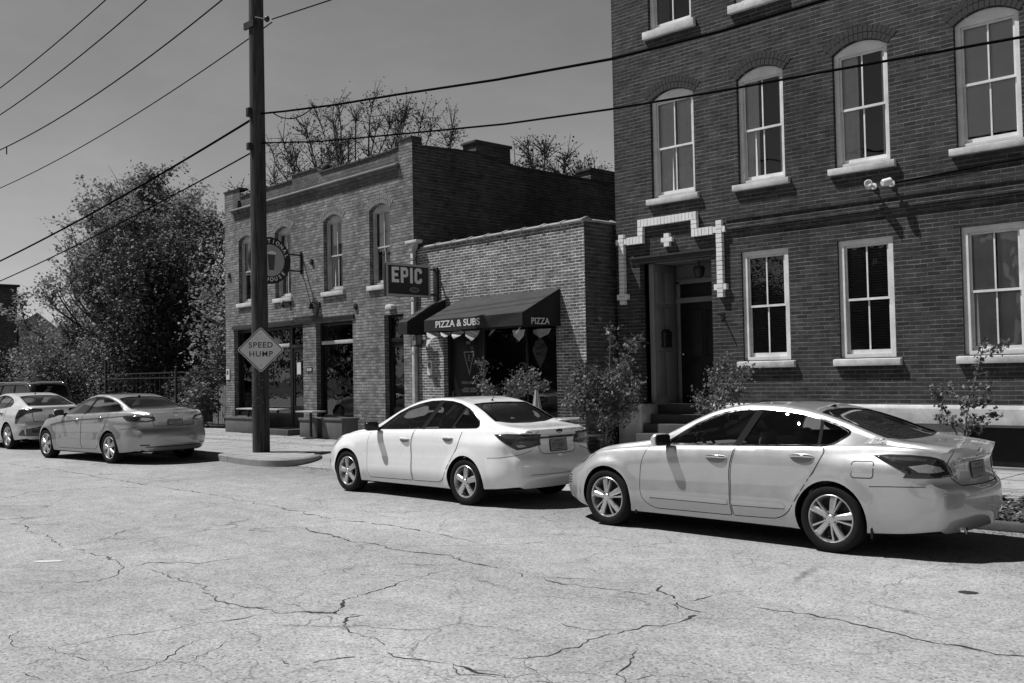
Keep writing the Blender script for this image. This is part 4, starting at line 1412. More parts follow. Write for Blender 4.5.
def sash_window(root, a, b, c, d, rise, y, joinery, style, muntin=True, case=.075, glass=None, label=None):
    """two-over-two sash window in an opening; y = depth of the casing face behind the wall face"""
    glass = glass or M_WGLASS
    e = d - rise
    mb = MB()
    # casing: jambs, head (arched on top), bottom rail
    g = .004
    if rise > 0:
        A = arch_pts(a + g, b - g, e, rise - .002, 12)
        outer = [(a + g, c + g)] + [(p[0], p[1] - g) for p in A] + [(b - g, c + g)]
        zi = e - .035
        inner = [(a + case, c + case * .7)] + [(min(max(p[0], a + case), b - case), zi) for p in A] + [(b - case, c + case * .7)]
    else:
        outer = [(a + g, c + g), (a + g, d - g), (b - g, d - g), (b - g, c + g)]
        zi = d - case
        inner = [(a + case, c + case * .7), (a + case, zi), (b - case, zi), (b - case, c + case * .7)]
    ring_poly(mb, outer, inner, y, y + .10)
    f = mb.build('window', joinery, root)
    if label: f['label'] = label
    # sashes
    x0, x1 = a + case - .004, b - case + .004
    z0, z1 = c + case * .7 - .004, zi + .004
    zm = (z0 + z1) / 2
    s = .042
    for nm, q0, q1, yy in (('sash', zm - .02, z1, y + .03), ('sash', z0, zm + .02, y + .062)):
        mb = MB()
        lo = .075 if q0 == z0 else .04
        ring_poly(mb, [(x0, q0), (x0, q1), (x1, q1), (x1, q0)], [(x0 + s, q0 + lo), (x0 + s, q1 - .04), (x1 - s, q1 - .04), (x1 - s, q0 + lo)], yy, yy + .028)
        if muntin:
            xm = (x0 + x1) / 2
            mb.box(xm - .013, xm + .013, yy + .002, yy + .026, q0 + lo - .003, q1 - .037)
        sh = mb.build('sash', joinery, f)
        mb = MB(); mb.add([(x0 + s * .5, yy + .016, q0 + .02), (x1 - s * .5, yy + .016, q0 + .02), (x1 - s * .5, yy + .016, q1 - .02), (x0 + s * .5, yy + .016, q1 - .02)], [(0, 1, 2, 3)])
        mb.build('pane', glass, sh, fix=False)
    yb = y + .098
    def sheet(name, xa, xb, za, zb, mat, pleat=0.0, yy=yb):
        mb = MB(); n = max(2, int((xb - xa) / .018)) if pleat else 1
        vs = []; fs = []
        ph = rnd.uniform(0, 6)
        for i in range(n + 1):
            x = xa + (xb - xa) * i / n
            dy = pleat * (math.sin(i * .55 + ph) + .5 * math.sin(i * .23 + ph * 2)) if pleat else 0
            vs += [(x, yy + dy, za), (x + .4 * dy, yy + dy * .7, zb)]
        for i in range(n): fs.append((2 * i, 2 * i + 2, 2 * i + 3, 2 * i + 1))
        mb.add(vs, fs); mb.build(name, mat, f, smooth=60, fix=False)
    if style == 'blind':
        mb = MB(); z = z0 + .03
        while z < z1 - .02:
            mb.add([(x0 + .03, yb, z), (x1 - .03, yb, z), (x1 - .03, yb + .016, z + .034), (x0 + .03, yb + .016, z + .034)], [(0, 1, 2, 3)]); z += .044
        mb.build('blind', M_BLIND, f, fix=False)
    elif style == 'curtain':
        sheet('curtain', x0, x0 + (x1 - x0) * .46, z0, z1, M_CURT, .016)
        sheet('curtain', x0 + (x1 - x0) * .5, x1, z0, z1, M_CURT, .012, yb + .03)
    elif style == 'side_curtain':
        sheet('curtain', x0, x0 + (x1 - x0) * .38, z0, z1, M_BLIND, .016)
    elif style == 'side_net':
        sheet('curtain', x0, x0 + (x1 - x0) * .36, z0, z1, M_CURT, .016)
        sheet('curtain', x1 - (x1 - x0) * .12, x1, z0, z1, M_CURT, .016)
    elif style == 'shade':
        sheet('roller_shade', x0, x1, z0 + .12, z1, M_SHADE)
    elif style == 'half_net':
        sheet('curtain', x0, x1, zm - .1, z1, M_CURT, .02)
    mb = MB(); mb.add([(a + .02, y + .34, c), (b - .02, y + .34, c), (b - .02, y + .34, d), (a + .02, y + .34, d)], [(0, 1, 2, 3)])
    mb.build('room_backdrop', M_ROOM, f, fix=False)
    return f


def sill(root, a, b, z0, z1, mat, proud=.085, over=.10, parent=None):
    mb = MB()
    vs = [(a - over, -proud, z0), (b + over, -proud, z0), (b + over, .06, z0), (a - over, .06, z0), (a - over, -proud, z1 - .018), (b + over, -proud, z1 - .018), (b + over, .06, z1), (a - over, .06, z1)]
    mb.add(vs, [(0, 3, 2, 1), (4, 5, 6, 7), (0, 1, 5, 4), (1, 2, 6, 5), (2, 3, 7, 6), (3, 0, 4, 7)])
    return mb.build('sill', mat, parent or root, bevel=.005)


# ---- right: dark three-storey brick row house -----------------------------------------------
def townhouse():
    ox = -12.93
    root = empty('row_house', (ox, 16.4, 0))
    tag(root, 'tall dark brick three-storey house with white sash windows and a white brick door surround', 'building')
    W = lambda x: x - ox
    cols = [(-11.98, -10.94), (-9.97, -9.00), (-8.04, -7.05), (-5.96, -4.97), (-3.6, -2.6), (-1.6, -.6)]
    gf = [(-9.96, -8.985), (-8.04, -7.05), (-5.95, -4.98), (-3.6, -2.6), (-1.6, -.6)]
    ops = []
    G = [(W(a), W(b), 1.92, 3.97, 0) for a, b in gf]
    S2 = [(W(a), W(b), 5.25, 7.40, .17) for a, b in cols]
    S3 = [(W(a), W(b), 8.68, 10.80, .17) for a, b in cols]
    door = (W(-12.33), W(-10.62), .15, 3.96, 0)
    base = [(W(-5.96), W(-4.6), .16, .78, 0)]
    mb = MB()
    wall_face(mb, 0, 15.5, 1.10, 12.0, G + S2 + S3 + [(door[0], door[1], 1.10, 3.96, 0)], .16)
    mb.add([(0, 0, 0), (0, 11, 0), (0, 11, 12), (0, 0, 12)], [(0, 1, 2, 3)])
    mb.add([(15.5, 0, 0), (15.5, 0, 12), (15.5, 11, 12), (15.5, 11, 0)], [(0, 1, 2, 3)])
    mb.add([(0, 11, 0), (15.5, 11, 0), (15.5, 11, 12), (0, 11, 12)], [(0, 1, 2, 3)])
    mb.build('wall', M_BRICK_R, root, fix=False)
    mb = MB(); mb.add([(0, 0, 11.9), (15.5, 0, 11.9), (15.5, 11, 11.9), (0, 11, 11.9)], [(0, 1, 2, 3)]); mb.build('roof', M_ROOFD, root, fix=False)
    # projecting brick courses and their dark under-edge
    mb = MB()
    for (a, b) in ((W(-10.27), 15.5), (0, .14)):
        mb.box(a, b, -.028, .004, 4.325, 4.41); mb.box(a, b, -.055, .004, 4.413, 4.49)
        mb.box(a, b, -.022, .004, 4.60, 4.665)
    mb.build('belt_course', M_BRICK_R, root)
    # foundation
    mb = MB()
    wall_face(mb, door[1], 15.5, 0.0, .82, base, .25, y=-.03)
    mb.build('foundation', M_STONED, root, fix=False)
    mb = MB(); mb.prism([(-.075, .82), (-.075, 1.065), (-.02, 1.125), (.0, 1.125), (.0, .82)], door[1] + .002, 15.5, 'x')
    mb.build('water_table', M_STONE, root, bevel=.006)
    mb = MB(); mb.box(0, W(-12.33), -.05, .9, 0, 1.098)
    mb.build('plinth', M_STONE, root, bevel=.015)
    mb = MB(); b0 = base[0]
    mb.box(b0[0] - .1, b0[1] + .1, .12, .14, b0[2] - .05, b0[3] + .05)
    mb.build('basement_door', M_BLACKP, root)
    # windows
    st = ['blind', 'blind', 'curtain', 'blind', 'shade']
    for (o, s) in zip(G, st):
        w = sash_window(root, o[0], o[1], o[2], o[3], 0, .045, M_WPAINT, s, case=.10)
        sill(root, o[0], o[1], 1.785, 1.915, M_STONE, parent=w)
    for (o, s) in zip(S2, ['curtain', 'side_net', 'side_net', 'shade', 'blind', 'blind']):
        w = sash_window(root, o[0], o[1], o[2], o[3], o[4], .075, M_WPAINT, s, case=.085)
        arch(o, w, M_ARCH_R)
        sill(root, o[0], o[1], 5.118, 5.246, M_STONE, parent=w)
    for o in S3:
        w = sash_window(root, o[0], o[1], o[2], o[3], o[4], .075, M_WPAINT, 'side_curtain', case=.085)
        arch(o, w, M_ARCH_R)
        sill(root, o[0], o[1], 8.505, 8.676, M_STONE, parent=w)
    # white brick ornament over the entrance
    mb = MB()
    def vrun(x, z0, z1, w=.125):
        n = max(1, round((z1 - z0) / .085)); h = (z1 - z0) / n
        for i in range(n): mb.box(x - w / 2, x + w / 2, -.085 - rnd.uniform(0, .006), .0, z0 + i * h + .005, z0 + (i + 1) * h - .005)
    def hrun(z, x0, x1, w=.15):
        n = max(1, round((x1 - x0) / .085)); h = (x1 - x0) / n
        for i in range(n): mb.box(x0 + i * h + .005, x0 + (i + 1) * h - .005, -.085 - rnd.uniform(0, .006), .0, z - w / 2, z + w / 2)
    xl, xr, a, b = W(-12.74), W(-10.385), W(-12.245), W(-10.945)
    vrun(xl, 3.14, 4.60); vrun(xr, 3.14, 4.62)
    for x, z in ((xl, 3.30), (xr, 3.34), (xl, 4.44), (xr, 4.44)):
        mb.box(x - .135, x - .066, -.083, 0, z - .055, z + .055); mb.box(x + .066, x + .135, -.083, 0, z - .055, z + .055)
    hrun(4.44, xl + .14, a + .06); hrun(4.44, b - .06, xr - .14)
    vrun(a, 4.52, 4.70); vrun(b, 4.52, 4.70)
    hrun(4.775, a - .062, b + .062)
    mb.build('white_brick_ornament', M_WHITEBRICK, root)
    x = W(-11.60); mb = MB()
    mb.box(x - .06, x + .06, -.083, 0, 4.24, 4.325); mb.box(x - .06, x + .06, -.083, 0, 4.422, 4.50); mb.box(x - .13, x + .13, -.083, 0, 4.33, 4.417)
    mb.build('white_brick_cross', M_WHITEBRICK, root)
    # door recess
    mb = MB(); d0, d1 = door[0], door[1]
    mb.box(d0 - .22, d1 + .12, -.03, .16, 3.965, 4.06)
    mb.box(d0 - .22, d1 + .12, -.06, .0, 4.063, 4.10)
    mb.build('door_lintel', M_ARCH_R, root)
    mb = MB()
    mb.box(d0 + .10, d0 + .22, .16, .95, 1.07, 3.955)     # panelled reveal, left
    for z0, z1 in ((1.25, 2.15), (2.28, 3.05), (3.15, 3.8)):
        for y0, y1 in ((.24, .50), (.56, .86)):
            mb.box(d0 + .215, d0 + .235, y0, y1, z0, z1)
    mb.box(d1 - .03, d1 + .1, .165, .95, 1.07, 3.955)
    mb.box(d0 + .225, d1 - .035, .165, .95, 3.955, 4.05)
    mb.build('door_recess', M_DOORW, root, bevel=.008)
    mb = MB()
    f0, f1 = d0 + .34, d1 - .24
    mb.box(d0 + .22, d1 + .1, .952, 1.02, 1.07, 3.954)
    mb.box(f0 - .09, f0, .90, .95, 1.07, 3.62); mb.box(f1, f1 + .09, .90, .95, 1.07, 3.62)
    mb.box(f0 - .09, f1 + .09, .90, .95, 3.56, 3.66); mb.box(f0 - .09, f1 + .09, .87, .95, 3.16, 3.27)
    fr = mb.build('door_frame', M_DOORW, root, bevel=.006)
    mb = MB(); mb.box(f0, f1, .935, .948, 3.27, 3.56); mb.build('transom_light', M_BLACKP, fr)
    mb = MB(); mb.box(f0 + .003, f1 - .003, .905, .948, 1.09, 3.157)
    for z0, z1 in ((1.25, 1.9), (2.05, 3.0)):
        for k in (0, 1):
            w = (f1 - f0) / 2
            mb.box(f0 + .09 + k * (w - .04), f0 + w - .02 + k * (w - .05), .895, .91, z0, z1)
    dr = mb.build('door', M_BLACKP, root, bevel=.006)
    mb = MB(); mb.ball((f0 + .08, .87, 2.1), .03); mb.lathe([(.012, .87), (.012, .905)], 8, 'y', (f0 + .08, 0, 2.1)); mb.build('handle', M_CHROME, dr, smooth=60)
    mb = MB(); x = d0 + .235
    mb.prism(roundpoly([(.36, 2.24), (.60, 2.24), (.60, 2.56), (.48, 2.62), (.36, 2.56)], .02), x, x + .10, 'x'); mb.box(x, x + .115, .35, .61, 2.50, 2.53)
    mb.build('letter_box', M_BLACKM, root, bevel=.006)
    mb = MB(); cx = W(-11.2)
    mb.lathe([(.015, 3.955), (.02, 3.86), (.10, 3.84), (.12, 3.80), (.105, 3.68), (.07, 3.62), (.01, 3.60)], 14, 'z', (cx, .45, 0))
    mb.build('porch_lantern', M_BLACKM, root, smooth=40)
    # steps
    mb = MB(); n = 5
    for i in range(n):
        z1 = .15 + (1.07 - .15) * (i + 1) / n
        mb.box(d0 + .02, d1 - .02, -.55 + .26 * i, 1.02 if i == n - 1 else -.55 + .26 * (i + 1) + .02, .0, z1 - .002 * i)
    mb.build('entrance_steps', M_STEPS, root, bevel=.012)
    # iron hook beside the door
    mb = MB(); mb.tube([(W(-10.39), .0, 2.79), (W(-10.39), -.16, 2.82), (W(-10.39), -.20, 2.80)], .014, 8); mb.box(W(-10.43), W(-10.35), -.015, .0, 2.72, 2.86)
    mb.build('iron_hook', M_BLACKM, root)
    return root


# ---- left: weathered two-storey corner pub ----------------------------------------------------
AL = .0542


def local_left(s): return s + .50


def pub():
    root = empty('pub_building', (-28.4 - .5 * math.cos(AL), 16.4 + .5 * math.sin(AL), 0), -AL)
    tag(root, 'weathered two-storey brick corner pub with stepped parapet and black shopfront behind the pole', 'building')
    S = local_left
    wn = [(S(.42), S(1.34), 4.13, 6.22, .15), (S(2.70), S(3.62), 4.13, 6.22, .15), (S(5.40), S(6.36), 4.13, 6.22, .15), (S(7.64), S(8.56), 4.13, 6.22, .15)]
    shop = [(S(.06), S(4.25), .14, 3.30, 0), (S(4.95), S(6.80), .14, 3.28, 0), (S(8.25), S(9.08), .20, 3.32, 0)]
    W1 = S(9.545)
    mb = MB()
    wall_face(mb, 0, W1, 0, 6.75, wn + shop, .22)
    # frieze and stepped parapet in darker brick between the end piers
    par = [(0, 7.72), (S(.52), 7.72), (S(.56), 7.45), (S(2.2), 7.47), (S(3.70), 7.47), (S(3.74), 7.62), (S(5.15), 7.60), (S(5.30), 7.46), (S(6.8), 7.45), (S(8.55), 7.46), (S(8.95), 7.50), (S(9.03), 7.66), (W1, 7.66)]
    xa, xb = S(.10), S(8.97)
    mb.add([(0, 0, 6.75), (xa, 0, 6.75), (xa, 0, 7.72), (0, 0, 7.72)], [(0, 1, 2, 3)])
    mb.add([(xb, 0, 6.75), (W1, 0, 6.75), (W1, 0, 7.66), (S(9.03), 0, 7.66), (xb, 0, 7.52)], [(0, 1, 2, 3, 4)])
    mb.build('wall', M_BRICK_L, root, fix=False)
    mb = MB()
    mid = [p for p in par if xa + .02 < p[0] < xb - .01]
    mb.add([(xa, 0, 6.75), (xb, 0, 6.75), (xb, 0, 7.52)] + [(x, 0, z) for x, z in reversed(mid)] + [(xa, 0, 7.72)], [tuple(range(len(mid) + 4))])
    mb.build('parapet', M_BRICK_LD, root, fix=False)
    a, b = S(.08), S(8.98)
    mb = MB(); mb.prism([(.0, 7.05), (-.12, 7.05), (-.13, 7.075), (-.12, 7.10), (.0, 7.15)], a - .02, b + .02, 'x')
    mb.build('cornice', M_ARCH_L, root, bevel=.01)
    mb = MB(); mb.prism([(.0, 6.98), (-.05, 6.98), (-.08, 7.047), (.0, 7.047)], a, b, 'x')
    mb.build('cornice_moulding', M_BRICK_LD, root)
    mb = MB()       # coping that follows the stepped parapet
    for (p, q) in zip(par[:-1], par[1:]):
        if q[0] - p[0] > .1:
            vs = [(p[0] - .02, -.035, p[1]), (q[0] + .02, -.035, q[1]), (q[0] + .02, .30, q[1]), (p[0] - .02, .30, p[1]), (p[0] - .02, -.035, p[1] + .055), (q[0] + .02, -.035, q[1] + .055), (q[0] + .02, .30, q[1] + .055), (p[0] - .02, .30, p[1] + .055)]
            mb.add(vs, [(0, 3, 2, 1), (4, 5, 6, 7), (0, 1, 5, 4), (1, 2, 6, 5), (2, 3, 7, 6), (3, 0, 4, 7)])
    x = .3
    while x < W1 - .4:   # tile joints
        z = next(p[1] for p in reversed(par) if p[0] <= x + .01)
        mb.box(x, x + .05, -.045, .31, z + .01, z + .085); x += .62
    mb.build('coping', M_COPD, root, bevel=.008)
    mb = MB(); mb.ball((S(5.42), .10, 7.60), .14, (1, .9, 1), 14); mb.build('finial', M_COPD, root, smooth=80)
    mb = MB(); mb.box(S(.48), S(.60), -.10, .0, 6.98, 7.36); mb.build('parapet_bracket', M_COPD, root, bevel=.02)
    # right flank, its shade put into the brick tone, with two chimneys
    mb = MB(); D = 12.5
    prof = [(.30, 7.66), (.34, 7.47), (2.06, 7.55), (3.37, 7.36), (6.4, 7.34), (7.6, 7.28), (D, 7.1)]
    vs = [(W1, 0.0, 0), (W1, 0.0, 7.66)] + [(W1, y, z) for y, z in prof] + [(W1, D, 0)]
    mb.add(vs, [tuple(range(len(vs)))])
    mb.add([(0, 0, 0), (0, D, 0), (0, D, 7.2), (0, 0, 7.72)], [(0, 1, 2, 3)])
    mb.add([(0, D, 0), (W1, D, 0), (W1, D, 7.1), (0, D, 7.1)], [(0, 1, 2, 3)])
    mb.build('flank_wall', M_BRICK_LS, root, fix=False)
    mb = MB(); mb.add([(.02, .2, 7.1), (W1 - .02, .2, 7.1), (W1 - .02, D, 6.9), (.02, D, 6.9)], [(0, 1, 2, 3)]); mb.build('roof', M_ROOFD, root, fix=False)
    mb = MB()
    for (p, q) in zip(prof[:-1], prof[1:]):
        if q[0] - p[0] > .2:
            vs = [(W1 - .28, p[0], p[1]), (W1 + .03, p[0], p[1]), (W1 + .03, q[0], q[1]), (W1 - .28, q[0], q[1])]
            vs += [(v[0], v[1], v[2] + .05) for v in vs]
            mb.add(vs, [(0, 3, 2, 1), (4, 5, 6, 7), (0, 1, 5, 4), (1, 2, 6, 5), (2, 3, 7, 6), (3, 0, 4, 7)])
    mb.build('flank_coping', M_COPD, root)
    for (y0, y1, z) in ((2.1, 3.32, 7.84), (6.5, 7.9, 7.66)):
        mb = MB(); mb.box(W1 - .55, W1 - .004, y0, y1, 6.9, z); mb.box(W1 - .59, W1 + .03, y0 - .05, y1 + .05, z, z + .08)
        mb.build('chimney', M_BRICK_LS, root, bevel=.008)
    for o, st in zip(wn, ('half_net', 'side_curtain', 'curtain', 'half_net')):
        w = sash_window(root, o[0], o[1], o[2], o[3], o[4], .12, M_GPAINT, st, case=.075)
        arch(o, w, M_ARCH_L)
        sill(root, o[0], o[1], 3.99, 4.126, M_STONE, .07, .08, parent=w)
    # shopfront joinery
    def shopwin(a, b, z0, z1, mull, ztr, name='shop_window', bulk=.58):
        mb = MB(); y = .14
        ring_poly(mb, [(a + .003, z0 + .003), (a + .003, z1 - .003), (b - .003, z1 - .003), (b - .003, z0 + .003)], [(a + .09, z0 + bulk), (a + .09, z1 - .09), (b - .09, z1 - .09), (b - .09, z0 + bulk)], y, y + .07)
        for x in mull: mb.box(x - .035, x + .035, y + .004, y + .066, z0 + bulk - .01, z1 - .08)
        f = mb.build(name, M_BLACKP, root, bevel=.005)
        mb = MB(); mb.box(a + .085, b - .085, y - .02, y + .06, ztr - .05, ztr + .05); mb.build('transom_bar', M_GPAINT, f, bevel=.006)
        mb = MB(); mb.add([(a + .05, y + .035, z0 + .06), (b - .05, y + .035, z0 + .06), (b - .05, y + .035, z1 - .05), (a + .05, y + .035, z1 - .05)], [(0, 1, 2, 3)]); mb.build('pane', M_SHOPGLASS, f, fix=False)
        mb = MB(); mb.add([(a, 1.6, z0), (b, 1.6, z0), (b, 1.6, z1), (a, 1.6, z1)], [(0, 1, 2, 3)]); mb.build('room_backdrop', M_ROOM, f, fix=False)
        return f
    shopwin(shop[0][0], S(3.36), .14, 3.30, [S(1.75)], 2.72)
    shopwin(shop[1][0], shop[1][1], .14, 3.28, [], 2.72)
    mb = MB(); y = .13
    for (a, b, z0, z1) in ((S(3.36), shop[0][1], .20, 3.30), (shop[2][0], shop[2][1], .20, 3.32)):
        mb = MB()
        ring_poly(mb, [(a + .003, z0), (a + .003, z1 - .003), (b - .003, z1 - .003), (b - .003, z0)], [(a + .07, z0 + .02), (a + .07, z1 - .07), (b - .07, z1 - .07), (b - .07, z0 + .02)], y, y + .08)
        mb.box(a + .065, b - .065, y - .01, y + .07, 2.62, 2.72)
        f = mb.build('door_frame', M_BLACKP, root, bevel=.005)
        mb = MB(); mb.add([(a + .06, y + .05, 2.7), (b - .06, y + .05, 2.7), (b - .06, y + .05, z1 - .05), (a + .06, y + .05, z1 - .05)], [(0, 1, 2, 3)]); mb.build('pane', M_SHOPGLASS, f, fix=False)
        mb = MB(); ring_poly(mb, [(a + .075, z0 + .02), (a + .075, 2.615), (b - .075, 2.615), (b - .075, z0 + .02)], [(a + .16, .95), (a + .16, 2.5), (b - .16, 2.5), (b - .16, .95)], y + .02, y + .06)
        d = mb.build('door', M_BLACKP, root, bevel=.005)
        mb = MB(); mb.add([(a + .15, y + .04, .9), (b - .15, y + .04, .9), (b - .15, y + .04, 2.52), (a + .15, y + .04, 2.52)], [(0, 1, 2, 3)]); mb.build('pane', M_SHOPGLASS, d, fix=False)
        mb = MB(); mb.tube([(b - .115, y + .02, 1.1), (b - .115, y - .035, 1.12), (b - .115, y - .035, 1.4), (b - .115, y + .02, 1.42)], .012, 8); mb.build('handle', M_CHROME, d, smooth=50)
    mb = MB(); mb.box(S(3.66), S(3.88), y - .012 + .02, y + .018, 1.86, 2.20)
    mb.build('door_notice', M_WHITESTICK, root)
    mb = MB(); mb.box(S(.0), S(6.9), -.05, -.002, 3.31, 3.43); mb.build('steel_lintel', M_BLACKM, root, bevel=.008)
    mb = MB(); mb.box(S(4.46), S(4.74), -.02, -.001, 1.92, 2.05); np_ = mb.build('number_plaque', M_BLACKM, root)
    mb = MB()
    for k in range(3): mb.box(S(4.49) + .085 * k, S(4.545) + .085 * k, -.024, -.0195, 1.945, 2.025)
    mb.build('plaque_digits', M_STONE, np_)
    mb = MB(); mb.box(S(-.44), S(-.22), -.03, -.001, 1.74, 2.08); nt_ = mb.build('wall_notice', M_WHITESTICK, root)
    mb = MB(); mb.box(S(-.40), S(-.28), -.034, -.0305, 1.90, 2.03); mb.build('notice_print', M_MIDSTICK, nt_)
    # step, window seat ledges
    mb = MB(); mb.box(S(2.75), S(4.30), -.55, .13, .0, .30); mb.build('door_step', M_STEPS, root, bevel=.015)
    mb = MB(); mb.box(S(8.25), S(9.08), -.25, .13, .0, .19); mb.build('door_step', M_STEPS, root, bevel=.015)
    # anchor plates of the tie rods
    for s, z in ((4.81, 5.02), (-.18, 5.05), (6.98, 3.62)):
        mb = MB(); mb.prism([(S(s) + .07 * math.cos(t), z + .09 * math.sin(t)) for t in [6.283 * k / 10 for k in range(10)]], -.05, .001, 'y'); mb.ball((S(s), -.05, z), .03)
        mb.build('tie_plate', M_BLACKM, root)
    return root


# ---- middle: one-storey pizza shop -------------------------------------------------------------
def pizza_shop():
    root = empty('shop_building', (-28.4 + 9.55 * math.cos(AL), 16.4 - 9.55 * math.sin(AL), 0), -AL)
    tag(root, 'low one-storey brick pizza shop with tile coping between the pub and the tall house', 'building')
    X = lambda s: s - 9.55
    W1 = X(15.32)
    o = (X(10.66), X(14.46), .22, 2.86, 0)
    mb = MB(); wall_face(mb, .004, W1, 0, 4.86, [o], .22)
    mb.build('wall', M_BRICK_M, root, fix=False)
    mb = MB(); D = 9
    mb.add([(W1, 0, 0), (W1, D, 0), (W1, D, 4.86), (W1, 0, 4.86)], [(0, 1, 2, 3)])
    mb.add([(0.004, D, 0), (W1, D, 0), (W1, D, 4.6), (0.004, D, 4.6)], [(0, 1, 2, 3)])
    mb.build('flank_wall', M_BRICK_LS, root, fix=False)
    mb = MB(); mb.add([(.02, .2, 4.6), (W1 - .02, .2, 4.6), (W1 - .02, D, 4.5), (.02, D, 4.5)], [(0, 1, 2, 3)]); mb.build('roof', M_ROOFD, root, fix=False)
    mb = MB()
    n = 9; x = .32; dx = (W1 - x) / n
    for i in range(n):
        a, b = x + i * dx, x + (i + 1) * dx
        A = [(-.05, 4.86), (-.05, 4.895), (.10, 4.945), (.25, 4.895), (.25, 4.86)]
        mb.prism([(p[0], p[1]) for p in A], a + .004, b - .05, 'x')
        B = [(-.065, 4.855), (-.065, 4.905), (.10, 4.968), (.265, 4.905), (.265, 4.855)]
        mb.prism(B, b - .065, b + .012, 'x')
    y = .0
    for i in range(12):
        a, b = .26 + i * .72, .26 + (i + 1) * .72
        mb.prism([(W1 - .25, 4.86), (W1 - .25, 4.895), (W1 - .10, 4.945), (W1 + .05, 4.895), (W1 + .05, 4.86)], a, b - .05, 'y')
        mb.prism([(W1 - .26, 4.855), (W1 - .26, 4.905), (W1 - .10, 4.968), (W1 + .062, 4.905), (W1 + .062, 4.855)], b - .065, b + .012, 'y')
    mb.build('coping', M_TILE, root, bevel=.008)
    # black shopfront: door on the left, two window bays
    y = .13; a, b, z0, z1 = o[0], o[1], o[2], o[3]
    m1, m2 = X(11.92), X(13.42)
    mb = MB()
    ring_poly(mb, [(m1, z0 + .003), (m1, z1 - .003), (b - .003, z1 - .003), (b - .003, z0 + .003)], [(m1 + .08, z0 + .55), (m1 + .08, z1 - .08), (b - .08, z1 - .08), (b - .08, z0 + .55)], y, y + .07)
    mb.box(m2 - .03, m2 + .03, y + .002, y + .07, z0 + .5, z1 - .07)
    f = mb.build('shop_window', M_BLACKP, root, bevel=.005)
    mb = MB(); mb.add([(m1 + .06, y + .035, z0 + .5), (b - .06, y + .035, z0 + .5), (b - .06, y + .035, z1 - .05), (m1 + .06, y + .035, z1 - .05)], [(0, 1, 2, 3)]); mb.build('pane', M_SHOPGLASS, f, fix=False)
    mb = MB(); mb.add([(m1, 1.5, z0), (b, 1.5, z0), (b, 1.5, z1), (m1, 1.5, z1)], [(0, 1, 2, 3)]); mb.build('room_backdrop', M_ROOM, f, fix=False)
    mb = MB()
    ring_poly(mb, [(a + .003, z0), (a + .003, z1 - .003), (m1 - .003, z1 - .003), (m1 - .003, z0)], [(a + .09, z0 + .02), (a + .09, z1 - .08), (m1 - .09, z1 - .08), (m1 - .09, z0 + .02)], y, y + .08)
    df = mb.build('door_frame', M_BLACKP, root, bevel=.005)
    mb = MB(); mb.box(a + .095, m1 - .095, y + .03, y + .07, z0 + .02, z1 - .085)
    d = mb.build('door', M_BLACKP, root, bevel=.005)
    yy = y + .028
    # triangle crest with a letter, the name above and the hours below
    cx = X(11.42)
    mb = MB(); T = [(cx - .20, 2.30), (cx + .20, 2.30), (cx, 1.74)]; T2 = [(cx - .165, 2.275), (cx + .165, 2.275), (cx, 1.80)]
    ring_poly(mb, T, T2, yy - .004, yy)
    mb.build('crest', M_SIGNGREY, d)
    put_text('crest_letter', 'E', .20, M_SIGNGREY, d, frame((cx, yy - .001, 2.14), (1, 0, 0), (0, 0, 1)), depth=.002)
    put_text('door_lettering', 'EPIC', .085, M_SIGNGREY, d, frame((cx - .02, yy - .001, 2.50), (1, 0, 0), (0, 0, 1)), depth=.002, bold=.002)
    put_text('door_lettering', 'PIZZA & SUBS', .085, M_SIGNGREY, d, frame((cx - .03, yy - .001, 1.57), (1, 0, 0), (0, 0, 1)), depth=.002, bold=.003)
    mb = MB()
    for k, (z, w) in enumerate(((1.44, .22), (1.40, .30), (1.36, .26))): mb.box(cx - w, cx - .02, yy - .002, yy, z - .012, z + .012); mb.box(cx + .02, cx + w, yy - .002, yy, z - .012, z + .012)
    mb.build('opening_hours', M_SIGNGREY, d)
    mb = MB(); mb.tube([(a + .2, y + .03, 1.05), (a + .2, y - .03, 1.07), (a + .2, y - .03, 1.35), (a + .2, y + .03, 1.37)], .012, 8); mb.build('handle', M_CHROME, d, smooth=50)
    mb = MB(); mb.box(X(10.05), X(10.23), -.025, -.001, 1.76, 2.12); nt_ = mb.build('wall_notice', M_WHITESTICK, root)
    mb = MB(); mb.box(X(10.09), X(10.19), -.029, -.0255, 1.93, 2.07); mb.build('notice_print', M_MIDSTICK, nt_)
    mb = MB(); mb.box(a, m1, -.2, .13, 0, .21); mb.build('door_step', M_STEPS, root, bevel=.015)
    return root


M_SIGNGREY = simple('sign_paint_grey', .20, .6)
townhouse(); pub(); pizza_shop()
# ---------------------------------------------------------------- vegetation
def leaf_mat(name, v, var=.5, trans=.35, rough=.55, spec=.3):
    m, nt, b = new_mat(name)
    tc = N(nt, 'ShaderNodeTexCoord')
    f = noise_n(nt, tc.outputs['Object'], .75, 3, .6)
    f2 = noise_n(nt, tc.outputs['Object'], 9.0, 2, .6)
    k = math_n(nt, 'MULTIPLY', maprange(nt, f, .3, .7, 1 - var, 1 + var), maprange(nt, f2, .3, .7, .7, 1.3))
    c = math_n(nt, 'MULTIPLY', k, v)
    nt.links.new(c, b.inputs['Base Color'])
    b.inputs['Roughness'].default_value = rough; b.inputs['Specular IOR Level'].default_value = spec
    tl = N(nt, 'ShaderNodeBsdfTranslucent'); nt.links.new(c, tl.inputs[0])
    mx = N(nt, 'ShaderNodeMixShader'); mx.inputs[0].default_value = trans
    out = nt.nodes['Material Output']
    nt.links.new(b.outputs[0], mx.inputs[1]); nt.links.new(tl.outputs[0], mx.inputs[2]); nt.links.new(mx.outputs[0], out.inputs[0])
    return m


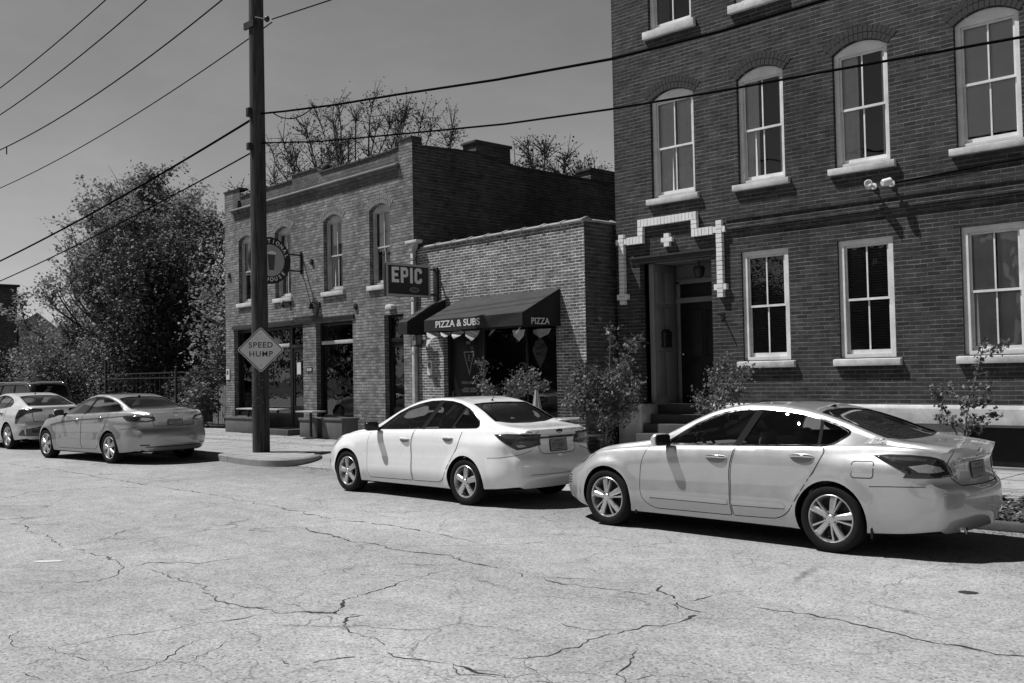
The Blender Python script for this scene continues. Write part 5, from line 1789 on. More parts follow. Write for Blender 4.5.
M_BARK = simple('bark', .06, .9, var=.4, vscale=10, bmp=.8, bscale=25)
M_BARKPALE = simple('bark_pale', .20, .85, var=.3, vscale=14, bmp=.5, bscale=40)
M_LEAF = leaf_mat('maple_leaves', .23, .55, .4)
M_LEAFM = leaf_mat('hedge_leaves', .13, .55, .3)
M_LEAFD = leaf_mat('dark_leaves', .05, .5, .2)
M_LEAFL = leaf_mat('spring_leaves', .2, .4, .35)
M_LEAFB = leaf_mat('backlit_leaves', .045, .4, .25)
M_LEAFS = leaf_mat('street_tree_leaves', .15, .6, .25, .5, .35)


def grow_tree(q, base, height, spread, levels=4, trunk_r=.2, up=.5, first=.25, kids=(3, 5), ratio=.62, shape=None):
    """limbs as (points, radii); tips as positions with direction"""
    limbs = []; tips = []
    def go(p, d, L, r, lv):
        n = 5 if lv < 2 else 4
        pts = [p]; rs = [r]
        cur = Vector(p); dd = Vector(d)
        for i in range(n):
            dd = (dd + Vector((q.gauss(0, .13), q.gauss(0, .13), q.gauss(0, .08) + .06 * up))).normalized()
            cur = cur + dd * (L / n)
            pts.append(cur.copy()); rs.append(r * (1 - .55 * (i + 1) / n))
        limbs.append((pts, rs, lv))
        if lv >= levels - 1:
            for i in range(1, len(pts)): tips.append((pts[i], (pts[i] - pts[i - 1]).normalized()))
            return
        k = q.randint(*kids)
        for j in range(k):
            t = first + (1 - first) * (j + q.random() * .8) / k if lv == 0 else q.uniform(.35, 1.0)
            f = t * n; i = min(int(f), n - 1)
            s = pts[i].lerp(pts[i + 1], f - i)
            az = q.uniform(0, 6.283) + j * 2.4
            side = Vector((math.cos(az), math.sin(az), 0))
            nd = (dd * .55 + side * q.uniform(.55, 1.0) * spread + Vector((0, 0, up * q.uniform(.1, .7)))).normalized()
            go(s, nd, L * ratio * q.uniform(.75, 1.15), max(rs[i] * .58, .004), lv + 1)
        go(pts[-1], dd, L * ratio * .8, rs[-1], lv + 1)
    go(Vector(base), Vector((0, 0, 1)), height * .45, trunk_r, 0)
    return limbs, tips


def leaves(mb, q, centers, n, size, jitter, flat=.85, m=0):
    """n small folded leaves scattered round the given points"""
    for i in range(n):
        c, d = centers[q.randrange(len(centers))]
        p = Vector((c[0] + q.gauss(0, jitter), c[1] + q.gauss(0, jitter), c[2] + q.gauss(0, jitter)))
        s = size * q.uniform(.55, 1.25)
        nrm = Vector((q.gauss(0, .6), q.gauss(0, .6), q.gauss(flat, .5)))
        if nrm.length < .05: nrm = Vector((0, 0, 1))
        nrm.normalize()
        a = nrm.cross(Vector((q.gauss(0, 1), q.gauss(0, 1), q.gauss(0, 1))))
        if a.length < .05: a = nrm.cross(Vector((1, .2, 0)))
        a.normalize(); b = nrm.cross(a)
        w = s * .36
        k = len(mb.v)
        mid = p + nrm * (-.10 * s)
        for v in (p - a * s * .5, mid + b * w - a * s * .05, p + a * s * .5, mid - b * w - a * s * .05): mb.v.append(tuple(v))
        mb.f.append([k, k + 1, k + 2]); mb.f.append([k, k + 2, k + 3]); mb.m += [m, m]


def tree(name, label, base, seed, height, spread, nleaf, leaf, jit, mat, trunk_r=.2, levels=4, group=None, cat='tree', clip=None, kids=(3, 5), up=.5, first=.25, bark=None, ratio=.62, sqx=1.0, twig_r=.006):
    q = random.Random(seed)
    limbs, tips = grow_tree(q, (0, 0, 0), height, spread, levels, trunk_r, up, first, kids, ratio)
    top = max(t[0].z for t in tips)
    k = height / top
    wx = max(abs(t[0].x) for t in tips) * k
    T = lambda p: Vector((p.x * k * sqx, p.y * k * sqx, p.z * k))
    root = empty(name, base)
    tag(root, label, cat, group)
    mb = MB()
    for pts, rs, lv in limbs:
        P = [T(p) for p in pts]
        mb.tube(P, [max(r * (1 if lv == 0 else 1), twig_r) for r in rs], 8 if lv == 0 else (6 if lv == 1 else 4), caps=False)
    mb.build('trunk', bark or M_BARK, root, smooth=60, fix=False)
    C = [(T(p), d) for p, d in tips]
    if clip: C = [c for c in C if clip(c[0])]
    # light and dark clumps: some tips carry many leaves, others few
    W = []
    for c in C:
        for _ in range(q.choice((1, 1, 2, 3, 5))): W.append(c)
    mb = MB(); leaves(mb, q, W, nleaf, leaf, jit)
    mb.build('crown', mat, root, fix=False)
    return root


def bush(name, label, base, seed, rx, ry, h, nleaf, leaf, mat, cat='shrub', group=None, lumps=9):
    """many-stemmed bush: leaf clumps on a lumpy volume, stems inside"""
    q = random.Random(seed)
    root = empty(name, base); tag(root, label, cat, group)
    L = []
    for i in range(lumps):
        a = q.uniform(0, 6.283); r = math.sqrt(q.random()) * .72
        L.append((Vector((rx * r * math.cos(a), ry * r * math.sin(a), h * q.uniform(.30, .80))), q.uniform(.28, .5)))
    C = []
    for i in range(max(60, nleaf // 9)):
        c, s = L[q.randrange(lumps)]
        d = Vector((q.gauss(0, 1), q.gauss(0, 1), q.gauss(0, 1))).normalized() * (q.random() ** .4)
        p = c + Vector((d.x * rx * s * 1.3, d.y * ry * s * 1.3, d.z * h * s * .75))
        if p.z < .02: p.z = q.uniform(.02, .2)
        C.append((p, d))
    mb = MB()
    for c, s in L:
        b = Vector((q.gauss(0, .08) * rx, q.gauss(0, .08) * ry, 0))
        mb.tube([b, b.lerp(c, .5) + Vector((q.gauss(0, .1), q.gauss(0, .1), 0)), c], [.03 + .006 * h, .02, .008], 5, caps=False)
    mb.build('stems', M_BARK, root, smooth=60, fix=False)
    mb = MB(); leaves(mb, q, C, nleaf, leaf, leaf * 1.1)
    mb.build('foliage', mat, root, fix=False)
    return root


def dome_tree(name, label, base, seed, rx, ry, z0, z1, nlimb, nleaf, leaf, jit, mat, trunk_r=.3, group=None, power=1.0, leafy=.45, twig=.012, spike=.5, fork=.28, bark=None, cx=0.0, thick=.012, subtw=1, gaps=-9, lump=.22):
    """limbs spring from a short trunk and reach for points all through a dome; leaves on their outer part"""
    q = random.Random(seed); root = empty(name, base); tag(root, label, 'tree', group)
    mb = MB(); C = []
    H = z1
    fz = z0 + (z1 - z0) * fork * .3
    mb.tube([(0, 0, 0), (.05, 0, fz * .5), (.0, .05, fz + .3)], [trunk_r, trunk_r * .85, trunk_r * .7], 9, caps=False)
    for i in range(nlimb):
        a = q.uniform(0, 6.283); t = q.random() ** .8        # t: height share
        rad = (1 - t ** 2.0) ** .6 * power * (q.random() ** .33)
        lp = 1 + lump * noise.noise(Vector((math.cos(a) * 1.6 + seed, math.sin(a) * 1.6, t * 3)))
        P = Vector((cx * t + rx * rad * math.cos(a) * lp, ry * rad * math.sin(a) * lp, z0 + (z1 - z0) * t * (1 - .05 * q.random())))
        if noise.noise(P * .42 + Vector((seed, 0, 0))) < gaps - .25: continue
        s0 = Vector((0, 0, fz * q.uniform(.55, 1.0) + (P.z - fz) * fork * q.uniform(.2, 1.0) if P.z > fz else fz * q.uniform(.5, .9)))
        out = Vector((P.x, P.y, 0))
        mid = s0.lerp(P, .5) + Vector((0, 0, -.05 * out.length)) + Vector((q.gauss(0, .25), q.gauss(0, .25), q.gauss(0, .2)))
        tip = P + (out.normalized() * .35 + Vector((0, 0, 1))).normalized() * spike * q.uniform(.3, 1.3) if out.length > .01 else P + Vector((0, 0, spike))
        K = catmull([tuple(s0), tuple(mid), tuple(P), tuple(tip)], 4)
        n = len(K); r0 = .02 + thick * (K[0] - K[-1]).length
        mb.tube(K, [max(twig, r0 * (1 - .95 * j / (n - 1))) for j in range(n)], 4, caps=False)
        w = q.choice((0, 1, 2, 3, 4)) if gaps > -1 else q.choice((1, 1, 2, 3))
        for j in range(n):
            if j > n * (1 - leafy):
                for _ in range(w): C.append((K[j], K[j] - K[j - 1]))
                for _s in range(subtw):
                    if q.random() > .8: continue
                    d = ((K[j] - K[j - 1]).normalized() * .6 + Vector((q.gauss(0, .7), q.gauss(0, .7), q.gauss(.3, .5)))).normalized() * q.uniform(.35, 1.0) * (.4 + spike)
                    mb.tube([K[j], K[j] + d * .5 + Vector((0, 0, .03)), K[j] + d], [twig, twig * .7, twig * .4], 4, caps=False)
                    for u in (.4, .7, 1.0):
                        for _ in range(w): C.append((K[j] + d * u, d))
    mb.build('trunk', bark or M_BARK, root, smooth=60, fix=False)
    mb = MB(); leaves(mb, q, C, nleaf, leaf, jit)
    mb.build('crown', mat, root, fix=False)
    return root


# the big maple left of the pub and what grows round it
dome_tree('maple_tree', 'broad tall maple, the largest tree, rising behind the fence left of the pub', (-51.6, 24.5, 0), 21, 7.5, 5.0, 1.0, 11.8, 500, 60000, .19, .17, M_LEAF, .34, cx=1.4, spike=1.25, gaps=.13, twig=.016, lump=.55)
bush('maple_tree', 'lower leafy tree spreading left of the large maple above the dark parked vehicle', (-57.5, 25.0, 0), 31, 4.6, 3.2, 7.6, 17000, .20, M_LEAF, cat='tree', lumps=16)
bush('evergreen_tree', 'dense dark evergreen standing in front of the large maple behind the iron fence', (-42.5, 20.8, 0), 5, 3.0, 2.4, 8.7, 17000, .20, M_LEAFD, cat='tree', lumps=18)
bush('evergreen_tree', 'narrow leafy tree close against the left corner of the pub', (-37.0, 21.4, 0), 8, 1.9, 1.9, 7.2, 9000, .19, M_LEAF, cat='tree', lumps=14)
tree('maple_tree', 'thin pale tree top just left of the pub parapet', (-40.6, 27.5, 0), 18, 8.4, .8, 3000, .20, .3, M_LEAFL, .16, 4, first=.2)
bush('shrub', 'dark rounded shrub at the far left behind the parked cars', (-60.0, 20.5, 0), 12, 4.6, 2.6, 4.1, 9000, .2, M_LEAFD, lumps=12)
bush('shrub', 'mid grey bush under the maple behind the dark vehicle', (-49.5, 19.2, 0), 13, 3.6, 2.0, 3.7, 9000, .17, M_LEAFM, lumps=12)
bush('shrub', 'small sunlit bush by the picket fence beside the pub', (-31.6, 16.7, .1), 14, .9, .5, 1.5, 2200, .11, M_LEAFS, lumps=8)
bush('shrub', 'low dark bush inside the iron fence near the pub corner', (-34.6, 18.6, .0), 15, 1.7, .9, 2.2, 3600, .14, M_LEAFD, lumps=9)
# sparse trees that show above the pub roof
dome_tree('ash_tree', 'sparse twiggy tree showing above the parapet of the pub', (-40.2, 30, 0), 41, 8.6, 4.0, 9.2, 14.5, 46, 11000, .11, .10, M_LEAFB, .24, leafy=.7, twig=.020, spike=1.0, fork=.1, power=1.15, thick=.008, subtw=4)
dome_tree('ash_tree', 'small twiggy treetop between the chimneys of the pub', (-27.3, 30, 0), 43, 2.7, 2.0, 7.6, 10.6, 26, 5600, .11, .10, M_LEAFB, .18, leafy=.7, twig=.020, spike=.6, fork=.1, power=1.15, thick=.008, subtw=4)
# trees across the street, seen only mirrored in the windows
for i, (x, y, sz) in enumerate(((-47, -16, 1.0), (-33, -19, 1.15), (-22, -15.5, .85), (-9, -18, 1.1), (-62, -18, 1.2), (4, -16, .9))):
    bush('shade_tree', ['tall', 'broad', 'small', 'leaning', 'dense', 'round'][i] + ' leafy shade tree across the street behind the viewer', (x, y, 0), 60 + i, 4.2 * sz, 3.6 * sz, 9.5 * sz, 3800, .42, M_LEAFD, cat='tree', lumps=14)


_src = [o for o in scene.objects if o.get('category') == 'tree' and o.name.startswith('shade_tree')]
for i, (x, y, k) in enumerate(((-76, -17, 1.1), (-88, -18, 1.3), (-102, -17, 1.2), (-118, -19, 1.4), (-136, -18, 1.3))):
    t = copy_tree(_src[i % len(_src)]); t.location = (x, y, 0); t.scale = (k, k, k); t.rotation_euler = (0, 0, i * 1.3)
    t['label'] = ['first', 'second', 'third', 'fourth', 'fifth'][i] + ' tree of the far row across the street, beyond the left edge'


# the saplings in the planting strip
def sapling(name, label, base, tips, seed, nleaf, leaf, r=.02, jit=.05, flower=False):
    """stem forks drawn as polylines from the base; leaves along the outer two thirds"""
    q = random.Random(seed)
    root = empty(name, base); tag(root, label, 'tree', 'young street trees behind the parked cars')
    mb = MB(); C = []
    for t in tips:
        P = [Vector(p) for p in t]
        K = catmull([tuple(p) for p in P], 6)
        n = len(K)
        mb.tube(K, [max(.004, r * (1 - .8 * i / (n - 1)) * (1.0 if t is tips[0] else .6)) for i in range(n)], 6, caps=False)
        for i in range(n):
            if i > n * .25:
                w = 1 + int(4 * i / n)
                for _ in range(w): C.append((K[i], Vector((0, 0, 1))))
                if q.random() < .75:   # short side twig
                    d = Vector((q.gauss(0, 1), q.gauss(0, 1), q.gauss(.3, .6))).normalized() * q.uniform(.06, .22)
                    mb.tube([K[i], K[i] + d], [.004, .002], 4, caps=False)
                    for k in range(4): C.append((K[i] + d * (k + 1) / 4, d))
    mb.build('trunk', M_BARKPALE, root, smooth=60, fix=False)
    mb = MB(); leaves(mb, q, C, nleaf, leaf, jit, flat=.2)
    mb.build('crown', M_LEAFS, root, fix=False)
    return root


q = random.Random(77)
def fan(n, h0, h1, rx, ry, seed, lean=(0, 0)):
    qq = random.Random(seed); T = [[(0, 0, 0), (.01, 0, h0 * .6), (lean[0] * .4, 0, h0), (lean[0], lean[1], h1)]]
    for i in range(n):
        a = 6.283 * i / n + qq.uniform(-.4, .4); z = h0 + (h1 - h0) * qq.uniform(-.1, .55)
        l = qq.uniform(.55, 1.0)
        x, y = rx * l * math.cos(a), ry * l * math.sin(a)
        T.append([(lean[0] * .2, 0, z), (x * .5, y * .5, z + .12 * l), (x, y, z + qq.uniform(.05, .55))])
    return T

sapling('street_tree', 'fullest young street tree with a pale thin trunk, left of the house entrance', (-10.25, 12.6, .11), fan(20, .85, 2.3, .74, .5, 4, (.16, 0)), 51, 3000, .078, .024, .075)
sapling('street_tree', 'low arching sapling in front of the pizza shop window', (-12.55, 12.6, .11), [[(0, 0, 0), (0, 0, .7), (-.1, 0, 1.1), (-.45, 0, 1.45), (-.62, .1, 1.86)], [(0, 0, .8), (.15, 0, 1.25), (.45, 0, 1.45), (.80, 0, 1.66)], [(0, 0, .9), (.1, .2, 1.3), (.5, .2, 1.38), (.95, .1, 1.46)], [(0, 0, .8), (-.1, -.2, 1.2), (-.3, -.2, 1.4)], [(0, 0, 1.0), (.2, -.1, 1.3), (.35, 0, 1.62)]], 52, 1500, .055, .022, .05)
sapling('street_tree', 'small bushy sapling seen above the roof of the silver sedan by the first ground-floor window', (-8.15, 12.6, .11), [[(0, 0, 0), (0, 0, .8), (.05, 0, 1.3), (.18, 0, 1.84)], [(0, 0, .8), (-.2, 0, 1.1), (-.32, 0, 1.25)], [(0, 0, .9), (.2, .1, 1.4), (.46, .1, 1.66)], [(0, 0, .9), (-.1, .2, 1.4), (-.12, .2, 1.6)], [(0, 0, .9), (.2, -.2, 1.2), (.36, -.2, 1.45)], [(0, 0, 1.), (.1, .2, 1.2), (.28, .2, 1.3)]], 53, 1500, .055, .02, .06)
sapling('street_tree', 'sparse sapling with few bare branches, rightmost by the basement opening', (-4.62, 12.6, .11), [[(0, 0, 0), (0, 0, .55), (.05, 0, 1.0), (.16, 0, 1.45), (.29, 0, 1.93)], [(0, 0, .65), (-.14, 0, .95), (-.3, .1, 1.2), (-.38, .1, 1.38)], [(.28, 0, 1.8), (.40, 0, 1.84), (.52, 0, 1.90)], [(.06, 0, .9), (.2, .1, 1.0), (.38, .1, 1.05)], [(.05, 0, .95), (-.05, .1, 1.15), (-.2, .15, 1.45)], [(.05, 0, .85), (-.15, -.1, 1.0), (-.30, 0, 1.0)], [(.1, 0, 1.15), (.25, 0, 1.2), (.33, 0, 1.22)], [(0, 0, .6), (.1, -.1, .85), (.22, -.1, .95)]], 54, 560, .066, .018, .03)
# ---------------------------------------------------------------- street furniture, signs, wires
M_WOODPOLE = None
def pole_mat():
    m, nt, b = new_mat('weathered_pole')
    tc = N(nt, 'ShaderNodeTexCoord')
    mp = N(nt, 'ShaderNodeMapping'); nt.links.new(tc.outputs['Object'], mp.inputs[0]); mp.inputs['Scale'].default_value = (16, 16, .7)
    f = noise_n(nt, mp.outputs[0], 1.6, 6, .7)
    g = noise_n(nt, tc.outputs['Object'], 1.2, 4, .6)
    k = math_n(nt, 'MULTIPLY', maprange(nt, f, .34, .66, .15, 2.1), maprange(nt, g, .3, .7, .75, 1.25))
    nt.links.new(math_n(nt, 'MULTIPLY', k, .034), b.inputs['Base Color'])
    b.inputs['Roughness'].default_value = .9
    bump(nt, b, f, .7, .02)
    return m
M_WOODPOLE = pole_mat()
M_WIRE = simple('cable_black', .006, .9, spec=0.0)
M_SIGNY = simple('warning_sheet', .60, .45, var=.08, vscale=4)
M_SIGNBLK = simple('sign_black', .012, .4)
M_SIGNLITE = simple('sign_light_letter', .9, .5)
M_SIGNBOX = simple('sign_box_grey', .14, .45, var=.1)
M_AWN = simple('awning_canvas', .026, .8, var=.14, vscale=2.5, bmp=.25, bscale=200)
M_AWND = simple('awning_valance', .007, .8, var=.14, vscale=2.5, bmp=.25, bscale=200)
M_LETTER = simple('valance_letters', .62, .6)


def utility_pole():
    root = empty('utility_pole', (-19.50, 11.93, .125))
    tag(root, 'tall weathered wooden utility pole on the pavement corner carrying the wires', 'utility pole')
    top = Vector((.304, -.205, 11.2)); mb = MB()
    n = 16
    P = [top * (i / n) for i in range(n + 1)]
    mb.tube(P, [.190 - .035 * i / n + .004 * noise.noise(Vector((i * .7, 0, 0))) for i in range(n + 1)], 20)
    mb.build('shaft', M_WOODPOLE, root, smooth=50)
    at = lambda z: top * (z / 11.2)
    mb = MB()
    c = at(9.46)
    mb.tube([c + Vector((.1, -.12, .02)), c + Vector((.30, -.2, .06)), c + Vector((.52, -.05, -.02))], .018, 6)
    mb.ball(tuple(c + Vector((.52, -.05, -.0))), .06, (1, 1, 1.2)); mb.box(c.x - .20, c.x + .2, c.y - .2, c.y - .15, c.z - .1, c.z + .05)
    mb.build('wire_bracket', M_BLACKM, root, smooth=50)
    mb = MB(); c = at(7.5)
    mb.box(c.x - .05, c.x + .05, c.y - .26, c.y - .13, c.z - .1, c.z + .1); mb.build('cable_clamp', M_BLACKM, root, bevel=.01)
    mb = MB(); c = at(6.75)
    mb.box(c.x - .05, c.x + .05, c.y - .26, c.y - .13, c.z - .08, c.z + .08); mb.build('cable_clamp', M_BLACKM, root, bevel=.01)
    mb = MB(); c = at(1.1)
    mb.box(c.x - .2, c.x - .17, c.y - .06, c.y + .06, c.z - .1, c.z + .12)
    mb.build('pole_tag', M_GALV, root)
    mb = MB(); q = random.Random(2)       # old staples and nails left by posters
    for i in range(70):
        z = q.uniform(1.0, 2.2); a = q.uniform(-2.4, -.2); c = at(z)
        p = c + Vector((math.cos(a), math.sin(a), 0)) * .188
        mb.box(p.x - .008, p.x + .008, p.y - .008, p.y + .008, z - .003, z + .003)
    mb.build('staples', M_GALV, root)
    return root


def speed_sign():
    c = Vector((-19.50, 11.93, 2.39)) + Vector((.06, -.05, 0))
    d = Vector((c.x, c.y, 0)).normalized()          # away from the road viewpoint
    face = -Vector((d.x, d.y, 0))
    face = (Matrix.Rotation(R(6), 3, 'Z') @ face).normalized()
    o = c + face * .215
    right = Vector((0, 0, 1)).cross(face)
    M = frame(o, right, (0, 0, 1))
    root = empty('warning_sign', (0, 0, 0)); tag(root, 'grey diamond speed hump warning sign fixed to the utility pole', 'road sign')
    h = .505
    mb = MB(); mb.M = M
    mb.prism(roundpoly([(-h, 0), (0, -h), (h, 0), (0, h)], .05, 5), -.003, .0, 'z')
    p = mb.build('sign_plate', M_SIGNY, root)
    mb = MB(); mb.M = M
    a = roundpoly([(-h + .022, 0), (0, -h + .022), (h - .022, 0), (0, h - .022)], .045, 5); b = roundpoly([(-h + .045, 0), (0, -h + .045), (h - .045, 0), (0, h - .045)], .04, 5)
    n = len(a); vs = [(q.x, q.y, .0015) for q in a] + [(q.x, q.y, .0015) for q in b]
    mb.add(vs, [(i, (i + 1) % n, n + (i + 1) % n, n + i) for i in range(n)])
    mb.build('sign_border', M_SIGNBLK, p, fix=False)
    put_text('sign_lettering', 'SPEED', .172, M_SIGNBLK, p, M @ Matrix.Translation((0, .098, .002)), depth=.001, bold=.0022, spacing=1.16)
    put_text('sign_lettering', 'HUMP', .172, M_SIGNBLK, p, M @ Matrix.Translation((0, -.098, .002)), depth=.001, bold=.0022, spacing=1.16)
    for y in (.34, -.34):
        mb = MB(); mb.M = M
        mb.lathe([(.001, .006), (.014, .005), (.015, 0)], 10, 'z', (0, y, 0)); mb.lathe([(.012, -.06), (.012, 0)], 8, 'z', (0, y, 0))
        mb.build('sign_bolt', M_GALV, root)


def sl(s, off=0.0, z=0.0):
    """point on the line of the left facades, off = metres in front"""
    return Vector((-28.4 + s * math.cos(AL) - off * math.sin(AL), 16.4 - s * math.sin(AL) - off * math.cos(AL), z))


def epic_sign():
    X = -17.9
    root = empty('shop_sign', (X, 14.9, 3.98)); tag(root, 'black projecting box sign reading EPIC in pale letters above the awning', 'sign')
    y0, y1, z0, z1 = -.66, .67, -.385, .385
    mb = MB(); mb.box(-.11, .0, y0, y1, z0, z1)
    mb.build('sign_case', M_BLACKM, root, bevel=.012)
    mb = MB()
    def ring(x, o, i):
        a = [(y0 + o, z0 + o), (y1 - o, z0 + o), (y1 - o, z1 - o), (y0 + o, z1 - o)]
        b = [(y0 + i, z0 + i), (y1 - i, z0 + i), (y1 - i, z1 - i), (y0 + i, z1 - i)]
        vs = [(x, p[0], p[1]) for p in a] + [(x, p[0], p[1]) for p in b] + [(x - .02, p[0], p[1]) for p in b]
        mb.add(vs, [(k, (k + 1) % 4, 4 + (k + 1) % 4, 4 + k) for k in range(4)] + [(4 + k, 4 + (k + 1) % 4, 8 + (k + 1) % 4, 8 + k) for k in range(4)])
    ring(.004, .0, .055)
    mb.build('sign_rim', M_RIMGREY, root, fix=False)
    # block letters built from strokes: x right = +y, drawn in local (u right, v up)
    H = .36; T = .075
    mb = MB()
    def bar(u0, u1, v0, v1): mb.box(.002, .012, u0, u1, v0, v1)
    def dg(pts): mb.prism(pts, .002, .012, 'x')
    b0 = -.065
    u = -.50                      # E
    bar(u, u + T, b0, b0 + H)
    for v in (0, (H - T) / 2, H - T): bar(u + T + .001, u + .21 - (.03 if 0 < v < H - T else 0), b0 + v, b0 + v + T)
    u = -.235                     # P
    bar(u, u + T, b0, b0 + H); bar(u + T + .001, u + .17, b0 + H - T, b0 + H); bar(u + T + .001, u + .17, b0 + .13, b0 + .13 + T * .9)
    dg([(u + .171, b0 + .13), (u + .215, b0 + .17), (u + .215, b0 + H - .045), (u + .171, b0 + H), (u + .171, b0 + H - T), (u + .15, b0 + H - T - .01), (u + .15, b0 + .21)])
    u = .045; bar(u, u + T, b0, b0 + H)   # I
    u = .18                       # C
    bar(u, u + T, b0 + .05, b0 + H - .05); dg([(u, b0 + .049), (u + .05, b0), (u + .17, b0), (u + .22, b0 + .05), (u + .22, b0 + .12), (u + .15, b0 + .12), (u + .15, b0 + .075), (u + .076, b0 + .075)])
    dg([(u, b0 + H - .049), (u + .05, b0 + H), (u + .17, b0 + H), (u + .22, b0 + H - .05), (u + .22, b0 + H - .12), (u + .15, b0 + H - .12), (u + .15, b0 + H - .075), (u + .076, b0 + H - .075)])
    mb.build('sign_lettering', M_SIGNLITE, root)
    mb = MB(); mb.prism([(.17 + .15 * math.cos(a), -.215 + .062 * math.sin(a)) for a in [6.283 * k / 24 for k in range(24)]], .002, .008, 'x')
    e = mb.build('sign_emblem', M_SIGNGREY, root)
    mb = MB(); mb.box(.0085, .0105, .07, .27, -.225, -.205); mb.box(.0085, .0105, .09, .25, -.196, -.185); mb.box(.0085, .0105, .10, .24, -.243, -.234)
    mb.build('emblem_lines', M_SIGNBLK, e)
    mb = MB(); ya = sl(10.6).y - 14.9
    for z in (.30, -.30): mb.box(-.08, -.03, .67, ya, z - .02, z + .02)
    mb.box(-.13, .02, ya - .06, ya - .005, -.46, .36)
    mb.build('wall_bracket', M_BLACKM, root, bevel=.006)


M_RIMGREY = simple('sign_rim_grey', .42, .5)
M_ROUND = simple('sign_disc_grey', .42, .5, var=.1)


def round_sign():
    X = -24.1
    yc, zc = 15.10, 5.04; r = .635
    root = empty('pub_sign', (X, yc, zc)); tag(root, 'round projecting pub sign lettered round a beer glass, half hidden by the pole', 'sign')
    mb = MB(); mb.lathe([(.001, -.12), (r, -.12), (r + .02, -.10), (r + .02, -.01), (r, .0), (r - .03, .003), (.001, .003)], 56, 'x'); mb.build('sign_case', M_SIGNBLK, root, smooth=35)
    mb = MB(); mb.lathe([(.001, .006), (.435, .006), (.445, .003)], 48, 'x'); d = mb.build('sign_disc', M_ROUND, root, smooth=40)
    # beer glass
    mb = MB(); mb.prism([(-.10, .22), (.15, .22), (.105, -.27), (-.06, -.27)], .006, .010, 'x'); mb.build('glass_picture', M_GLASSPIC, d)
    mb = MB(); mb.prism([(-.11 + .28 * (i / 8), .22 + .05 * math.sin(math.pi * i / 8)) for i in range(9)] + [(.17, .17), (-.11, .17)], .0105, .013, 'x'); mb.build('foam_picture', M_SIGNLITE, d)
    def arc(word, mid, rad, flip, size=.15, step=.27):
        n = len(word)
        for i, ch in enumerate(word):
            a = mid + (-(i - (n - 1) / 2) if not flip else (i - (n - 1) / 2)) * step
            o = Vector((.006, rad * math.cos(a), rad * math.sin(a)))
            up = Vector((0, math.cos(a), math.sin(a))) * (1 if not flip else -1)
            rt = Vector((0, up.z, -up.y))
            put_text('sign_lettering', ch, size, M_SIGNLITE, root, frame(o, rt, up), depth=.003, bold=.003)
    arc('NATIONAL', R(72), .535, False)
    arc('HOUSE', R(-72), .535, True)
    mb = MB(); yw = sl(4.31).y - yc
    for z in (.22, -.24): mb.box(-.09, -.05, math.sqrt(r * r - z * z), yw, z - .02, z + .02)
    mb.box(-.10, -.04, yw - .05, yw - .004, -.32, .32)
    mb.build('wall_bracket', M_BLACKM, root)


M_GLASSPIC = simple('beer_picture', .075, .5)


